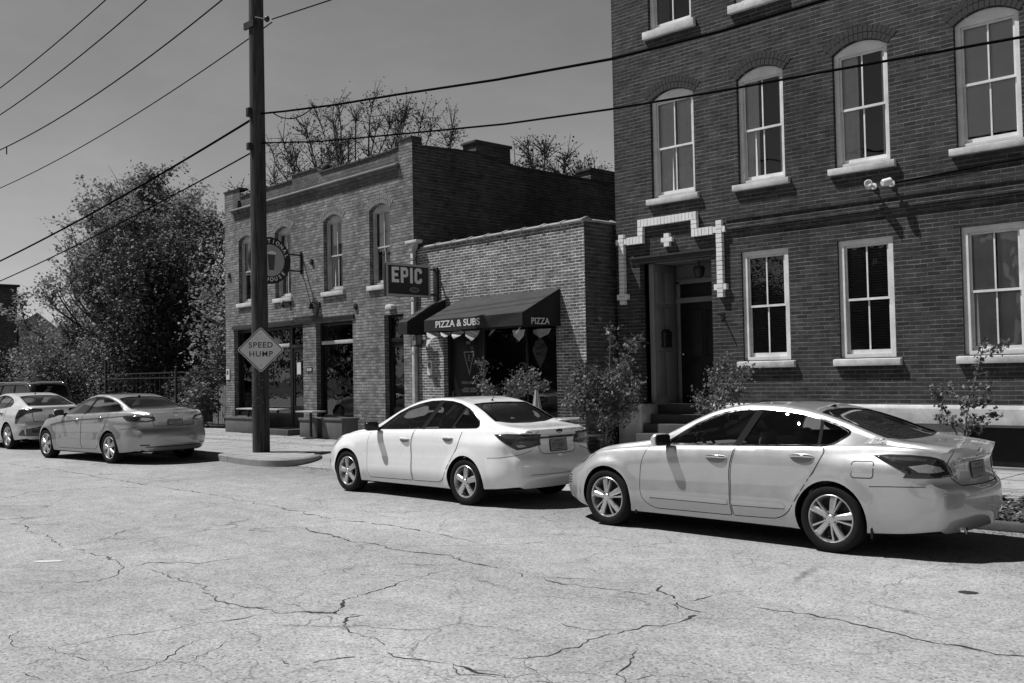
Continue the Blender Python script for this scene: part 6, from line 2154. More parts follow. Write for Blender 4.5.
def awnings():
    def awning(s0, s1, off, zt, zo, zv, label):
        root = empty('awning', tuple(sl(s0)), -AL); tag(root, label, 'awning', 'awnings of the pizza shop')
        w = s1 - s0
        mb = MB(); n = 14; vs = []; fs = []
        for i in range(n + 1):
            for j in range(7):
                t = j / 6
                sag = -.012 * math.sin(math.pi * t) * (1 - abs(2 * i / n - 1) ** 6) - .006 * math.sin(i * 2.1) * math.sin(math.pi * t)
                vs.append((w * i / n, -.004 - (off - .004) * t, zt + (zo - zt) * t + sag))
        for i in range(n):
            for j in range(6): fs.append((i * 7 + j, i * 7 + j + 1, (i + 1) * 7 + j + 1, (i + 1) * 7 + j))
        mb.add(vs, fs); mb.build('canopy', M_AWN, root, smooth=50, fix=False)
        mb = MB()
        mb.add([(0, -off - .003, zv), (w, -off - .003, zv), (w, -off - .003, zo), (0, -off - .003, zo)], [(0, 1, 2, 3)])
        for x in (0, w):
            mb.add([(x, -.004, zt), (x, -off, zo), (x, -off, zv), (x, -.004, zv)], [(0, 1, 2, 3)])
        va = mb.build('valance', M_AWND, root, fix=False)
        mb = MB()
        for x in (.02, w - .02): mb.tube([(x, -.01, zt - .03), (x, -off + .02, zo - .03), (x, -off + .02, zv + .05), (x, -.01, zv + .05)], .014, 6)
        mb.tube([(.02, -off + .02, zv + .05), (w - .02, -off + .02, zv + .05)], .014, 6)
        mb.build('awning_frame', M_GALV, root, smooth=50)
        return root, va, w
    root, va, w = awning(11.36, 14.60, 1.10, 3.53, 2.995, 2.735, 'wide sloping canvas awning lettered PIZZA & SUBS over the shopfront')
    put_text('valance_lettering', 'PIZZA & SUBS', .205, M_LETTER, va, frame((1.17, -1.107, 2.875), (1, 0, 0), (0, 0, 1)), depth=.002, bold=.004, sx=1.22)
    put_text('valance_lettering', 'PIZZA', .185, M_LETTER, va, frame((w + .004, -.60, 2.825), (0, 1, 0), (0, 0, 1)), depth=.002, bold=.003, sx=1.05)
    awning(10.42, 10.78, 1.15, 3.55, 3.0, 2.72, 'narrow dark awning panel at the left end of the lettered awning')
    # paper pennants hanging under the valance
    q = random.Random(9)
    for s, off, z, big in ((10.15, .10, 2.62, 1.1), (11.6, 1.02, 2.72, 1), (12.05, 1.03, 2.70, .75), (12.45, 1.0, 2.70, 1.), (12.9, .98, 2.70, 1.1), (13.5, .9, 2.70, .8), (13.95, .6, 2.68, 1.1), (14.2, .25, 2.68, .8), (14.42, 1.0, 2.70, .7), (14.5, .4, 2.68, 1.)):
        p = sl(s, off, z)
        mb = MB(); w = .17 * big; h = .22 * big; a = q.uniform(-.7, .7)
        mb.M = Matrix.Translation(p) @ Matrix.Rotation(a, 4, 'Z') @ Matrix.Rotation(q.uniform(-.6, .2), 4, 'X')
        vs = [(-w, 0, 0), (w, 0, 0), (w * .8, -.03, -h * .55), (q.uniform(-.4, .4) * w, -.05, -h), (-w * .8, -.02, -h * .5)]
        mb.add(vs, [(0, 1, 2, 3, 4)])
        tag(mb.build('pennant', M_PENN, fix=False), 'small pale paper pennant hanging along the edge of the awning', 'pennant', 'pale pennants hanging under the awning')


M_PENN = simple('pennant_paper', .42, .8, var=.3, vscale=9)


def downspout():
    root = empty('downspout', tuple(sl(9.62)), -AL); tag(root, 'pale metal downspout between the pub and the pizza shop', 'downspout')
    mb = MB(); mb.box(-.05, .055, -.125, -.02, .13, 5.0); mb.build('pipe', M_PIPE, root, bevel=.012)
    mb = MB(); mb.box(-.17, .30, -.20, -.01, 5.0, 5.075); mb.prism([(-.12, 5.0), (.14, 5.0), (.06, 4.82), (-.055, 4.82)], -.15, -.01, 'y'); mb.build('rain_head', M_PIPE, root, bevel=.008)
    for z in (1.0, 2.3, 3.6, 4.6):
        mb = MB(); mb.box(-.08, .085, -.135, -.005, z, z + .05); mb.build('pipe_strap', M_GALV, root)


M_PIPE = simple('painted_pipe', .52, .6, var=.3, vscale=5)


def planters():
    def box(s0, s1, off0, off1, z1, label, soil=True, z0=.13):
        root = empty('planter_box', tuple(sl((s0 + s1) / 2, (off0 + off1) / 2, z0)), -AL); tag(root, label, 'planter', 'planter boxes along the pub front')
        w = (s1 - s0) / 2; d = (off1 - off0) / 2; h = z1 - z0; t = .05
        mb = MB()
        mb.box(-w, w, -d, -d + t, 0, h); mb.box(-w, w, d - t, d, 0, h); mb.box(-w, -w + t, -d + t + .002, d - t - .002, 0, h - .002); mb.box(w - t, w, -d + t + .002, d - t - .002, 0, h - .002)
        mb.box(-w - .025, w + .025, -d - .025, -d + t + .01, h - .055, h + .012); mb.box(-w - .025, w + .025, d - t - .01, d + .025, h - .055, h + .012)
        mb.box(-w - .025, -w + t + .01, -d + t + .012, d - t - .012, h - .055, h + .010); mb.box(w - t - .01, w + .025, -d + t + .012, d - t - .012, h - .055, h + .010)
        mb.box(-w + t, w - t, -d + t, d - t, .0, h - .10)
        mb.build('box_side', M_PLANTER, root, bevel=.006)
    box(.42, 2.45, .05, .50, .60, 'long dark planter box under the left shop window of the pub')
    box(4.95, 5.85, .05, .55, .64, 'square dark planter box beside the brick pier of the pub')
    box(6.35, 7.30, .20, .70, .68, 'raised dark planter box in front of the second pub window')


M_PLANTER = simple('planter_boards', .11, .8, var=.25, vscale=4, bmp=.3)
M_TABLETOP = simple('table_top', .34, .6, var=.15)


def tables():
    for s, off, w, label in ((2.45, .32, 1.25, 'long pale cafe table in front of the left pub window'), (5.95, .80, .42, 'small pale pedestal table behind the square planter')):
        root = empty('cafe_table', tuple(sl(s, off, .13)), -AL); tag(root, label, 'table')
        mb = MB(); mb.box(-w, w, -.22, .22, .70, .74); mb.build('table_top', M_TABLETOP, root, bevel=.008)
        for x in ((-w * .7, w * .25) if w > .6 else (0,)):
            mb = MB(); mb.lathe([(.22, 0), (.22, .02), (.04, .05), (.035, .70)], 16, 'z', (x, 0, 0)); mb.build('pedestal', M_BLACKM, root, smooth=40)


def wall_lamps():
    for s, z, label in ((3.55, 3.92, 'small lamp with a white bulb under the second pub window'), (5.15, 3.78, 'bracket flood lamp on the pub wall over the door')):
        root = empty('wall_lamp', tuple(sl(s, 0, z)), -AL); tag(root, label, 'lamp')
        mb = MB(); mb.box(-.06, .06, -.05, -.002, -.08, .08); mb.tube([(0, -.04, 0), (0, -.22, .08), (0, -.26, .02)], .014, 6); mb.build('lamp_arm', M_BLACKM, root, smooth=50)
        mb = MB(); mb.lathe([(.02, .06), (.05, .03), (.075, -.10), (.07, -.10), (.0, .03)], 14, 'z', (0, -.26, -.02)); mb.build('lamp_shade', M_BLACKM, root, smooth=50)
        mb = MB(); mb.ball((0, -.26, -.12), .05); mb.build('bulb', M_STONE, root, smooth=80)
    mb = MB(); mb.tube([sl(3.75, .03, 3.47), sl(5.05, .03, 3.49), sl(5.12, .03, 3.70)], .022, 8)
    tag(mb.build('conduit_pipe', M_BLACKM, smooth=50), 'thin black conduit running along the pub lintel to the flood lamp', 'conduit')
    # pale vent hood over the side door of the pub
    root = empty('vent_hood', tuple(sl(8.62, 0, 3.50)), -AL); tag(root, 'small pale vent hood above the narrow side door of the pub', 'vent')
    mb = MB(); mb.prism([(-.14, -.05), (.14, -.05), (.14, .03), (.09, .07), (-.09, .07), (-.14, .03)], -.14, -.002, 'y'); mb.build('hood', M_PIPE, root, bevel=.012)
    # lamp under the awning by the downspout
    root = empty('wall_lamp', tuple(sl(9.95, 0, 2.62)), -AL); tag(root, 'square hanging lamp beside the downspout under the narrow awning', 'lamp')
    mb = MB(); mb.box(-.02, .02, -.22, -.002, .16, .19); mb.box(-.11, .11, -.36, -.14, -.16, -.13); mb.box(-.13, .13, -.38, -.12, .12, .155)
    for x in (-.10, .085):
        for y in (-.35, -.165): mb.box(x, x + .015, y, y + .015, -.13, .12)
    mb.build('lamp_cage', M_BLACKM, root)
    mb = MB(); mb.box(-.08, .08, -.33, -.17, -.12, .11); mb.build('lamp_glass', M_SIGNGREY, root)


def cameras():
    for x, lab in ((-7.34, 'left of the two small white security cameras under the third upper window'), (-7.03, 'right one of the two small white security cameras on the house wall')):
        root = empty('security_camera', (x, 16.4, 4.83)); tag(root, lab, 'security camera', 'security cameras on the house')
        mb = MB(); mb.lathe([(.001, -.0), (.055, -.002), (.055, -.03), (.02, -.035), (.018, -.20)], 14, 'y'); mb.build('camera_mount', M_WPAINT, root, smooth=40)
        mb = MB(); mb.M = Matrix.Translation((-.0, -.22, .0)) @ Matrix.Scale(1.0, 4) @ Matrix.Rotation(R(-70 if x < -7.2 else 60), 4, 'Z') @ Matrix.Rotation(R(-14), 4, 'Y')
        mb.lathe([(.001, -.09), (.045, -.09), (.062, -.06), (.065, .07), (.055, .075), (.05, .05), (.001, .05)], 18, 'x'); mb.build('camera_body', M_WPAINT, root, smooth=40)
    mb = MB(); mb.tube([(-6.97, 16.385, 4.84), (-5.5, 16.385, 4.90), (-3.0, 16.385, 4.96)], .014, 6)
    tag(mb.build('conduit_pipe', M_WIRE, smooth=50), 'thin cable along the house wall to the right of the cameras', 'conduit')


def wires():
    def para(p, a, b, n=40):
        """parabola through three (X, z) points, drawn from X=a to X=b"""
        (x0, z0), (x1, z1), (x2, z2) = p
        def f(x):
            return z0 * (x - x1) * (x - x2) / ((x0 - x1) * (x0 - x2)) + z1 * (x - x0) * (x - x2) / ((x1 - x0) * (x1 - x2)) + z2 * (x - x0) * (x - x1) / ((x2 - x0) * (x2 - x1))
        return [(a + (b - a) * i / n, f(a + (b - a) * i / n)) for i in range(n + 1)]
    def wire(pts, y, r, label, grp=None):
        mb = MB(); mb.tube([(x, y, z) for x, z in pts], r, 6)
        tag(mb.build('overhead_wire', M_WIRE, smooth=60, fix=False), label, 'wire', grp)
    def run(p, a, b):
        """parabola as far as the pole, then straight on past it"""
        P = para(p, a, -19.0, 30); (x0, z0), (x1, z1) = P[-2], P[-1]; m = (z1 - z0) / (x1 - x0)
        return P + [(-19 + (b + 19) * i / 8, z1 + m * (b + 19) * (i / 8) * (1 - .35 * i / 8)) for i in range(1, 9)]
    wire(run([(-35.51, 11.71), (-30.41, 12.08), (-24.0, 12.80)], -52, 12), 11.85, .017, 'topmost thin overhead wire crossing the sky at the upper left')
    wire(run([(-35.51, 10.80), (-28.95, 11.24), (-22.0, 12.10)], -52, 12), 11.85, .017, 'second overhead wire from the top at the upper left')
    wire(run([(-35.52, 9.61), (-26.95, 9.95), (-20.88, 10.64)], -52, 12), 11.85, .017, 'third overhead wire from the top at the left')
    mb = MB(); mb.tube([(-34.9, 11.85, 9.62), (-34.9, 11.85, 9.36)], .02, 5)
    tag(mb.build('wire_tie', M_WIRE, fix=False), 'small tie hanging from the third overhead wire at the far left', 'wire tie')
    wire(para([(-35.53, 8.32), (-26.03, 8.77), (-19.79, 9.42)], -52, -18.75), 11.85, .013, 'thin overhead wire from the left ending at the pole bracket')
    wire([(-18.75, 9.62), (-16.59, 9.44), (-12, 9.3), (-4, 9.6)], 11.85, .013, 'thin overhead wire leaving the pole bracket to the upper right')
    wire(para([(-35.54, 5.83), (-26.06, 6.74), (-19.7, 7.53)], -60, -19.2), 11.80, .026, 'thick black cable from the left to the pole')
    wire(para([(-35.54, 5.16), (-26.07, 6.04), (-19.71, 6.79)], -60, -19.2), 11.80, .017, 'lower overhead cable from the left to the pole')
    wire([(-19.25, 7.62), (-18.2, 7.47), (-16.4, 7.24), (-14.4, 7.03), (-11.8, 6.73), (-9.34, 6.50), (-7.4, 6.43), (-5.81, 6.44), (-3.5, 6.55), (0, 7.0), (6, 8.2)], 11.80, .022, 'thick black cable from the pole to the upper right across the tall house')
    wire([(-19.25, 6.97), (-17, 6.60), (-13.84, 6.21), (-11.6, 5.94), (-9.37, 5.74), (-7.5, 5.61), (-5.84, 5.52), (-3.54, 5.38), (0, 5.3), (6, 5.6)], 11.80, .017, 'lower thin cable from the pole to the right across the upper windows')
    # slack loop under the cable next to the pole
    mb = MB(); P = [Vector((-18.6, 11.72, 7.52)), Vector((-18.3, 11.72, 7.36)), Vector((-17.8, 11.72, 7.22)), Vector((-17.3, 11.72, 7.24)), Vector((-17.0, 11.74, 7.34))]
    mb.tube([tuple(p) for p in catmull([tuple(p) for p in P], 6)], .012, 6)
    tag(mb.build('overhead_wire', M_WIRE, smooth=60, fix=False), 'short slack loop of wire hanging below the thick cable beside the pole', 'wire')


def fences():
    y = 17.0
    root = empty('iron_fence', (-39.2, y, .1)); tag(root, 'black iron fence with tall posts and thin double rails left of the pub', 'fence')
    for x in (0.0, 5.82):
        mb = MB(); mb.box(x - .04, x + .04, -.04, .04, 0, 2.45 if x == 0 else 2.05); mb.ball((x, 0, 2.5 if x == 0 else 2.1), .05); mb.build('post', M_BLACKM, root)
    for z in (1.93, 1.75, .15):
        mb = MB(); mb.box(.0, 10.3, -.018, .018, z - .02, z + .02); mb.build('rail', M_BLACKM, root)
    mb = MB(); x = .4
    while x < 10.2:
        mb.box(x - .008, x + .008, -.008, .008, .1, 1.93); x += .38
    mb.build('pickets', M_BLACKM, root)
    root = empty('picket_fence', (-35.5, 19.6, 0)); tag(root, 'weathered pale picket fence low behind the iron fence', 'fence')
    mb = MB(); x = 0
    while x < 4.4:
        h = 1.45 + rnd.uniform(-.03, .03); mb.prism([(x, .05), (x + .085, .05), (x + .085, h), (x + .042, h + .06), (x, h)], -.012, .012, 'y'); x += .125
    mb.build('pickets', M_PICKET, root)
    for z in (.4, 1.15):
        mb = MB(); mb.box(-.05, 4.5, .014, .05, z, z + .09); mb.build('rail', M_PICKET, root)


M_PICKET = simple('weathered_board', .30, .85, var=.3, vscale=6)


def far_houses():
    root = empty('brick_house', (-86, 17, 0)); tag(root, 'dark brick house whose shaded side shows at the left edge of the photo', 'building')
    mb = MB(); W, D, H = 11, 9.15, 8.62
    mb.add([(W, 0, 0), (W, D, 0), (W, D, H), (W, 0, H)], [(0, 1, 2, 3)])
    ops = [(1.2 + 3 * i, 2.3 + 3 * i, z, z + 2, 0) for i in range(3) for z in (1.2, 5.0)]
    wall_face(mb, 0, W, 0, H, ops, .15)
    mb.add([(0, 0, 0), (0, D, 0), (0, D, H), (0, 0, H)], [(0, 1, 2, 3)]); mb.add([(0, D, 0), (W, D, 0), (W, D, H), (0, D, H)], [(0, 1, 2, 3)])
    mb.build('wall', M_BRICK_LS, root, fix=False)
    mb = MB(); mb.box(-.1, W + .15, -.15, D + .15, H, H + .16); mb.build('roof', M_COPD, root)
    mb = MB(); mb.box(W - .02, W + .45, D - .35, D - .05, 7.2, 7.6); mb.build('gutter_end', M_COPD, root)
    for o in ops:
        mb = MB(); mb.add([(o[0], .14, o[2]), (o[1], .14, o[2]), (o[1], .14, o[3]), (o[0], .14, o[3])], [(0, 1, 2, 3)]); mb.build('window', M_BLACKP, root, fix=False)
    # small gabled outbuilding beyond it
    root = empty('garage', (-82, 26.6, 0)); tag(root, 'small gabled building with a pale roof edge beside the dark brick house', 'building')
    mb = MB(); w, d, h, r = 6, 5.2, 5.0, 6.75
    y0 = 0.0; ym = 1.2; y1 = 3.2
    mb.add([(0, y0, 0), (w, y0, 0), (w, y0, 5.9), (0, y0, 5.9)], [(0, 1, 2, 3)]); mb.add([(w, y0, 0), (w, y1, 0), (w, y1, 5.2), (w, ym, r), (w, y0, 5.9)], [(0, 1, 2, 3, 4)]); mb.add([(0, y1, 0), (w, y1, 0), (w, y1, 5.2), (0, y1, 5.2)], [(0, 1, 2, 3)])
    mb.build('wall', M_GPAINT, root, fix=False)
    mb = MB()
    for (a, za, b, zb) in ((ym, r, y1 + .25, 5.0), (y0 - .25, 5.72, ym, r)):
        vs = [(-.2, a, za), (w + .25, a, za), (w + .25, b, zb), (-.2, b, zb)]; vs += [(v[0], v[1], v[2] + .16) for v in vs]
        mb.add(vs, [(0, 3, 2, 1), (4, 5, 6, 7), (0, 1, 5, 4), (1, 2, 6, 5), (2, 3, 7, 6), (3, 0, 4, 7)])
    mb.build('roof', M_GALV, root)


def opposite_houses():
    """plain brick houses on the other side of the street; they only show mirrored in glass and paint"""
    spec = ((-74, 9.5, 7.2, 'narrow flat-roofed'), (-56, 10.5, 8.4, 'wide flat-roofed'), (-41, 8.5, 6.6, 'low flat-roofed'), (-29, 9, 8.8, 'tall flat-roofed'), (-15, 9.5, 7.6, 'plain flat-roofed'), (-2, 10, 8.2, 'square flat-roofed'))
    for x, w, h, lab in spec:
        root = empty('brick_house', (x + w, -22, 0), math.pi); tag(root, lab + ' brick house across the street behind the viewer', 'building')
        ops = [(.9 + 2.6 * i, 2.0 + 2.6 * i, z, z + 1.9, 0) for i in range(3) for z in (1.2, 4.3)]
        mb = MB(); wall_face(mb, 0, w, 0, h, ops, .15)
        mb.add([(0, 0, 0), (0, 9, 0), (0, 9, h), (0, 0, h)], [(0, 1, 2, 3)]); mb.add([(w, 0, 0), (w, 9, 0), (w, 9, h), (w, 0, h)], [(0, 1, 2, 3)]); mb.add([(0, 9, 0), (w, 9, 0), (w, 9, h), (0, 9, h)], [(0, 1, 2, 3)])
        mb.build('wall', M_BRICK_FAR, root, fix=False)
        mb = MB(); mb.box(-.1, w + .1, -.12, 9.1, h, h + .2); mb.build('roof', M_COPD, root)
        for o in ops:
            f = MB(); ring_poly(f, [(o[0], o[2]), (o[0], o[3]), (o[1], o[3]), (o[1], o[2])], [(o[0] + .1, o[2] + .1), (o[0] + .1, o[3] - .1), (o[1] - .1, o[3] - .1), (o[1] - .1, o[2] + .1)], .05, .12); f = f.build('window', M_WPAINT, root)
            mb = MB(); mb.add([(o[0], .10, o[2]), (o[1], .10, o[2]), (o[1], .10, o[3]), (o[0], .10, o[3])], [(0, 1, 2, 3)]); mb.build('pane', M_BLACKP, f, fix=False)


def patio_things():
    # closed parasol and terrace furniture that shows over the roof of the white sedan
    p = sl(13.55, 1.45, .0)
    root = empty('patio_umbrella', (-13.05, 14.0, .13)); tag(root, 'closed pale patio umbrella standing behind the white sedan', 'umbrella'); root.scale = (.82, .82, .82)
    mb = MB(); mb.tube([(0, 0, 0), (0, 0, 1.72)], .02, 8); mb.lathe([(.001, 0), (.22, 0), (.22, .05), (.05, .08)], 18); mb.build('umbrella_pole', M_GALV, root, smooth=40)
    mb = MB(); n = 16; prof = [(.02, 1.70), (.05, 1.5), (.10, 1.15), (.14, .85), (.12, .80)]
    vs = []; fs = []
    for r, z in prof:
        for k in range(n): a = 6.283 * k / n; rr = r * (1 + (.22 if k % 2 else -.1)); vs.append((rr * math.cos(a), rr * math.sin(a), z))
    for i in range(len(prof) - 1):
        for k in range(n): fs.append((i * n + k, i * n + (k + 1) % n, (i + 1) * n + (k + 1) % n, (i + 1) * n + k))
    mb.add(vs, fs); mb.build('umbrella_cloth', M_PENN2, root, smooth=60)
    for x, y, rz, lab in ((-11.95, 14.35, .4, 'metal patio chair behind the white sedan, nearest the brick wall end'), (-13.9, 14.4, 2.2, 'metal patio chair behind the white sedan, beside the closed umbrella')):
        root = empty('patio_chair', (x, y, .13), rz); tag(root, lab, 'chair', 'patio chairs in front of the pizza shop')
        mb = MB(); mb.box(-.21, .21, -.2, .22, .43, .46); mb.build('seat', M_BLACKM, root, bevel=.01)
        mb = MB(); mb.box(-.21, .21, .2, .225, .60, .88); mb.build('backrest', M_BLACKM, root, bevel=.01)
        for sx in (-.19, .19):
            mb = MB(); mb.tube([(sx, -.19, 0), (sx, -.17, .43)], .013, 6); mb.build('leg', M_BLACKM, root)
            mb = MB(); mb.tube([(sx, .24, 0), (sx, .20, .43), (sx, .22, .86)], .013, 6); mb.build('leg', M_BLACKM, root)
    root = empty('patio_table', (-12.7, 14.5, .13)); tag(root, 'small round patio table in front of the pizza shop window', 'table')
    mb = MB(); mb.lathe([(.001, .72), (.36, .72), (.37, .74), (.36, .755), (.001, .755)], 24); mb.build('table_top', M_GALV, root, smooth=30)
    mb = MB(); mb.lathe([(.001, 0), (.22, 0), (.22, .02), (.03, .05), (.03, .72)], 16); mb.build('pedestal', M_BLACKM, root, smooth=30)


M_PENN2 = simple('umbrella_cloth', .42, .85, var=.15, vscale=5)

utility_pole(); speed_sign(); epic_sign(); round_sign(); awnings(); downspout(); planters(); tables(); wall_lamps(); cameras(); wires(); fences(); far_houses(); opposite_houses(); patio_things()
# ---------------------------------------------------------------- the cars further along the kerb
def ell(y, z, a, b, n=18): return [(y + a * math.cos(t), z + b * math.sin(t)) for t in [2 * math.pi * k / n for k in range(n)]]


SP_GREY = dict(SP_SILVER)
SP_GREY.update(
    L=4.82, uf=.93, ur=3.725, R=.322, rim=.230, arch=.358, cf=.44, cr=.30, nu=84,
    zt=[(0, .62), (.1, .69), (.3, .78), (.6, .86), (1.0, .935), (1.25, .97), (1.4, 1.01), (1.7, 1.15), (2.0, 1.275), (2.3, 1.36), (2.65, 1.405), (2.95, 1.40), (3.25, 1.36), (3.5, 1.295), (3.8, 1.195), (4.1, 1.105), (4.3, 1.07), (4.55, 1.055), (4.82, 1.02)],
    zr=[(0, .59), (.1, .66), (.3, .75), (.6, .835), (1.0, .905), (1.3, .95), (1.5, .995), (1.72, 1.085), (2.04, 1.225), (2.36, 1.33), (2.65, 1.372), (2.95, 1.365), (3.25, 1.325), (3.5, 1.262), (3.75, 1.18), (4.0, 1.10), (4.25, 1.06), (4.5, 1.04), (4.82, 1.0)],
    zsh=[(0, .54), (.1, .61), (.3, .70), (.6, .80), (1.0, .87), (1.4, .905), (1.75, .935), (2.6, .985), (3.2, 1.01), (3.7, 1.03), (4.2, 1.035), (4.55, 1.02), (4.82, .98)],
    wr=[(0, .50), (.3, .62), (.7, .68), (1.2, .73), (1.55, .70), (2.0, .625), (2.4, .585), (2.8, .572), (3.2, .575), (3.6, .595), (4.0, .64), (4.3, .66), (4.55, .64), (4.82, .58)],
    wsh=[(0, .60), (.3, .735), (.6, .80), (1.0, .838), (1.5, .85), (2.5, .862), (3.3, .856), (3.8, .835), (4.3, .775), (4.55, .73), (4.82, .65)],
    wm=[(0, .66), (.3, .815), (.6, .875), (1.0, .905), (2.0, .908), (3.0, .91), (3.8, .908), (4.3, .872), (4.55, .825), (4.82, .74)],
    ws=[(0, .60), (.3, .78), (.6, .85), (1.0, .882), (2.0, .872), (3.0, .875), (3.8, .882), (4.3, .85), (4.55, .80), (4.82, .70)],
    zm=[(0, .45), (.6, .60), (1.0, .66), (2.0, .62), (3.0, .66), (3.8, .72), (4.4, .66), (4.82, .58)],
    zb=[(0, .20), (.5, .17), (1.3, .165), (3.4, .165), (4.1, .20), (4.82, .26)],
    dlo=roundpoly([(1.58, .975), (1.74, 1.065), (1.92, 1.16), (2.12, 1.245), (2.36, 1.305), (2.62, 1.342), (2.9, 1.340), (3.15, 1.312), (3.4, 1.262), (3.62, 1.195), (3.80, 1.125), (3.93, 1.058), (2.7, 1.008)], [.03, 0, 0, 0, 0, 0, 0, 0, 0, 0, 0, .02, 0], 3),
    wind=mirror_poly([(1.42, 0), (1.45, .30), (1.54, .60), (2.12, .50), (2.18, .3), (2.20, 0)]), wind_z=.94,
    back=mirror_poly([(3.34, 0), (3.36, .3), (3.44, .50), (4.08, .575), (4.14, .3), (4.16, 0)]), back_z=1.005,
    cabin=(1.38, 4.16), seat=2.45, seatz=.94, dashz=.93, mir_u=2.04, mir_z=1.24)


def grey_sedan():
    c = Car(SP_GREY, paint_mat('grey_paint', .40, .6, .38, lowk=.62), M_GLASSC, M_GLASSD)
    c.root = empty('sedan')
    tag(c.root, 'grey coupe-roofed sedan parked left of the utility pole, its front turned slightly outward', 'car', 'cars parked along the kerb')
    c.build_body()
    FD = roundpoly([(1.46, .915), (1.41, .80), (1.39, .58), (1.41, .34), (1.52, .258), (2.55, .265), (2.53, .72), (2.60, .985)], [.01, .1, .1, .12, .10, .03, .25, .01])
    RD = roundpoly([(2.62, .986), (2.55, .72), (2.57, .266), (3.15, .278), (3.29, .36), (3.42, .58), (3.60, .83), (3.66, 1.012)], [.01, .25, .03, .08, .08, .2, .12, .01])
    car_panels(c, FD, RD, [(2.36, .865, .21), (3.36, .925, .21)], chrome=True)
    car_glass(c, [((2.74, 1.35), (2.63, .99), .085)], gasket=M_CHROME, gw=.018)
    for sg in (1, -1):
        c.mirror(1.62, .99, sg)
        c.seam('body_crease', [[(1.15, .735), (1.6, .80), (2.36, .862), (3.36, .915), (4.2, .965)]], c.side(sg), .022, off=.0045, mat=M_HREC2)  # dark ribbon paints the shade along the side crease
        az = c.azim(c.X(4.0), sg * .3); A = lambda P: [(sg * a, z) for a, z in P]
        t = c.patch('tail_lamp', A([(76, .965), (60, .985), (44, .985), (28, .97), (12, .945), (9, .865), (22, .84), (40, .84), (56, .87)]), az, M_LENS, off=.004, res=.025, bulge=.008, ascale=.0115)
        c.patch('clear_lens', A([(32, .94), (20, .93), (14, .89), (24, .87), (33, .89)]), az, M_LENSL, t, off=.013, res=.02, thick=.004, ascale=.0115)
        az2 = c.azim(c.X(.8), sg * .3)
        c.patch('headlight', A([(94, .83), (112, .82), (132, .77), (150, .71), (152, .65), (136, .66), (116, .72)]), az2, M_LENSL, off=.003, res=.03, bulge=.006, ascale=.0115)
        c.patch('fog_reflector', A([(34, .40), (20, .395), (20, .37), (33, .372)]), az, M_LENS, off=.006, res=.03, thick=.01, ascale=.0115)
    az = c.azim(c.X(4.0), 0)
    c.seam('panel_gap', [[(82, .70), (66, .715), (50, .76)], [(-82, .70), (-66, .715), (-50, .76)]], lambda p: az(p), .008)
    rp = c.rearp()
    c.seam('panel_gap', [[(-.50, 1.0), (-.47, .86), (-.44, .76), (0, .74), (.44, .76), (.47, .86), (.50, 1.0)]], rp, .012)
    c.seam('bumper_crease', [[(-.62, .345), (0, .34), (.62, .345)]], rp, .02)
    c.patch('plate_recess', roundpoly([(-.27, .945), (.27, .945), (.24, .775), (-.24, .775)], .03), rp, c.paint, off=.003, res=.04)
    plate(c, .86)
    c.patch('rear_badge', ell(0, .985, .06, .028), rp, M_CHROME, off=.008, res=.02)
    antenna(c, 3.30)
    for u, k in ((c.sp['uf'], .4), (c.sp['ur'], .1)):
        for sg in (1, -1): c.wheel(u, sg, 'ten', k)
    c.interior()
    return c.root


M_HREC2 = simple('crease_shade', .10, .4, metal=.3)

SP_HATCH = dict(SP_WHITE)
SP_HATCH.update(
    L=4.60, uf=.95, ur=3.70, R=.335, rim=.243, arch=.372, cf=.42, cr=.24, nu=80,
    zt=[(0, .60), (.1, .69), (.3, .77), (.6, .84), (.9, .92), (1.1, .985), (1.3, 1.06), (1.6, 1.18), (1.9, 1.29), (2.2, 1.37), (2.5, 1.415), (2.8, 1.425), (3.1, 1.405), (3.4, 1.36), (3.7, 1.29), (4.0, 1.20), (4.25, 1.125), (4.42, 1.085), (4.60, 1.06)],
    zr=[(0, .57), (.1, .65), (.3, .74), (.6, .82), (.9, .895), (1.2, .96), (1.42, 1.03), (1.65, 1.11), (1.96, 1.24), (2.3, 1.345), (2.6, 1.39), (2.85, 1.395), (3.2, 1.365), (3.5, 1.305), (3.75, 1.235), (4.0, 1.155), (4.25, 1.09), (4.42, 1.06), (4.60, 1.03)],
    zsh=[(0, .53), (.1, .61), (.3, .72), (.6, .80), (.95, .86), (1.3, .905), (1.65, .94), (2.5, .985), (3.2, 1.02), (3.8, 1.05), (4.2, 1.045), (4.60, 1.0)],
    dlo=roundpoly([(1.55, .985), (1.76, 1.075), (1.96, 1.17), (2.2, 1.26), (2.44, 1.32), (2.7, 1.352), (2.95, 1.345), (3.2, 1.31), (3.42, 1.25), (3.58, 1.18), (3.66, 1.095), (3.2, 1.045), (2.6, 1.015)], [.03, 0, 0, 0, 0, 0, 0, 0, 0, .02, .03, 0, 0], 3),
    wind=mirror_poly([(1.18, 0), (1.22, .30), (1.34, .58), (2.02, .50), (2.08, .3), (2.10, 0)]), wind_z=.93,
    back=mirror_poly([(3.42, 0), (3.44, .3), (3.50, .49), (4.28, .57), (4.33, .3), (4.34, 0)]), back_z=1.02,
    cabin=(1.22, 4.36), seat=2.36, seatz=.94, dashz=.94, mir_u=1.9, mir_z=1.25)


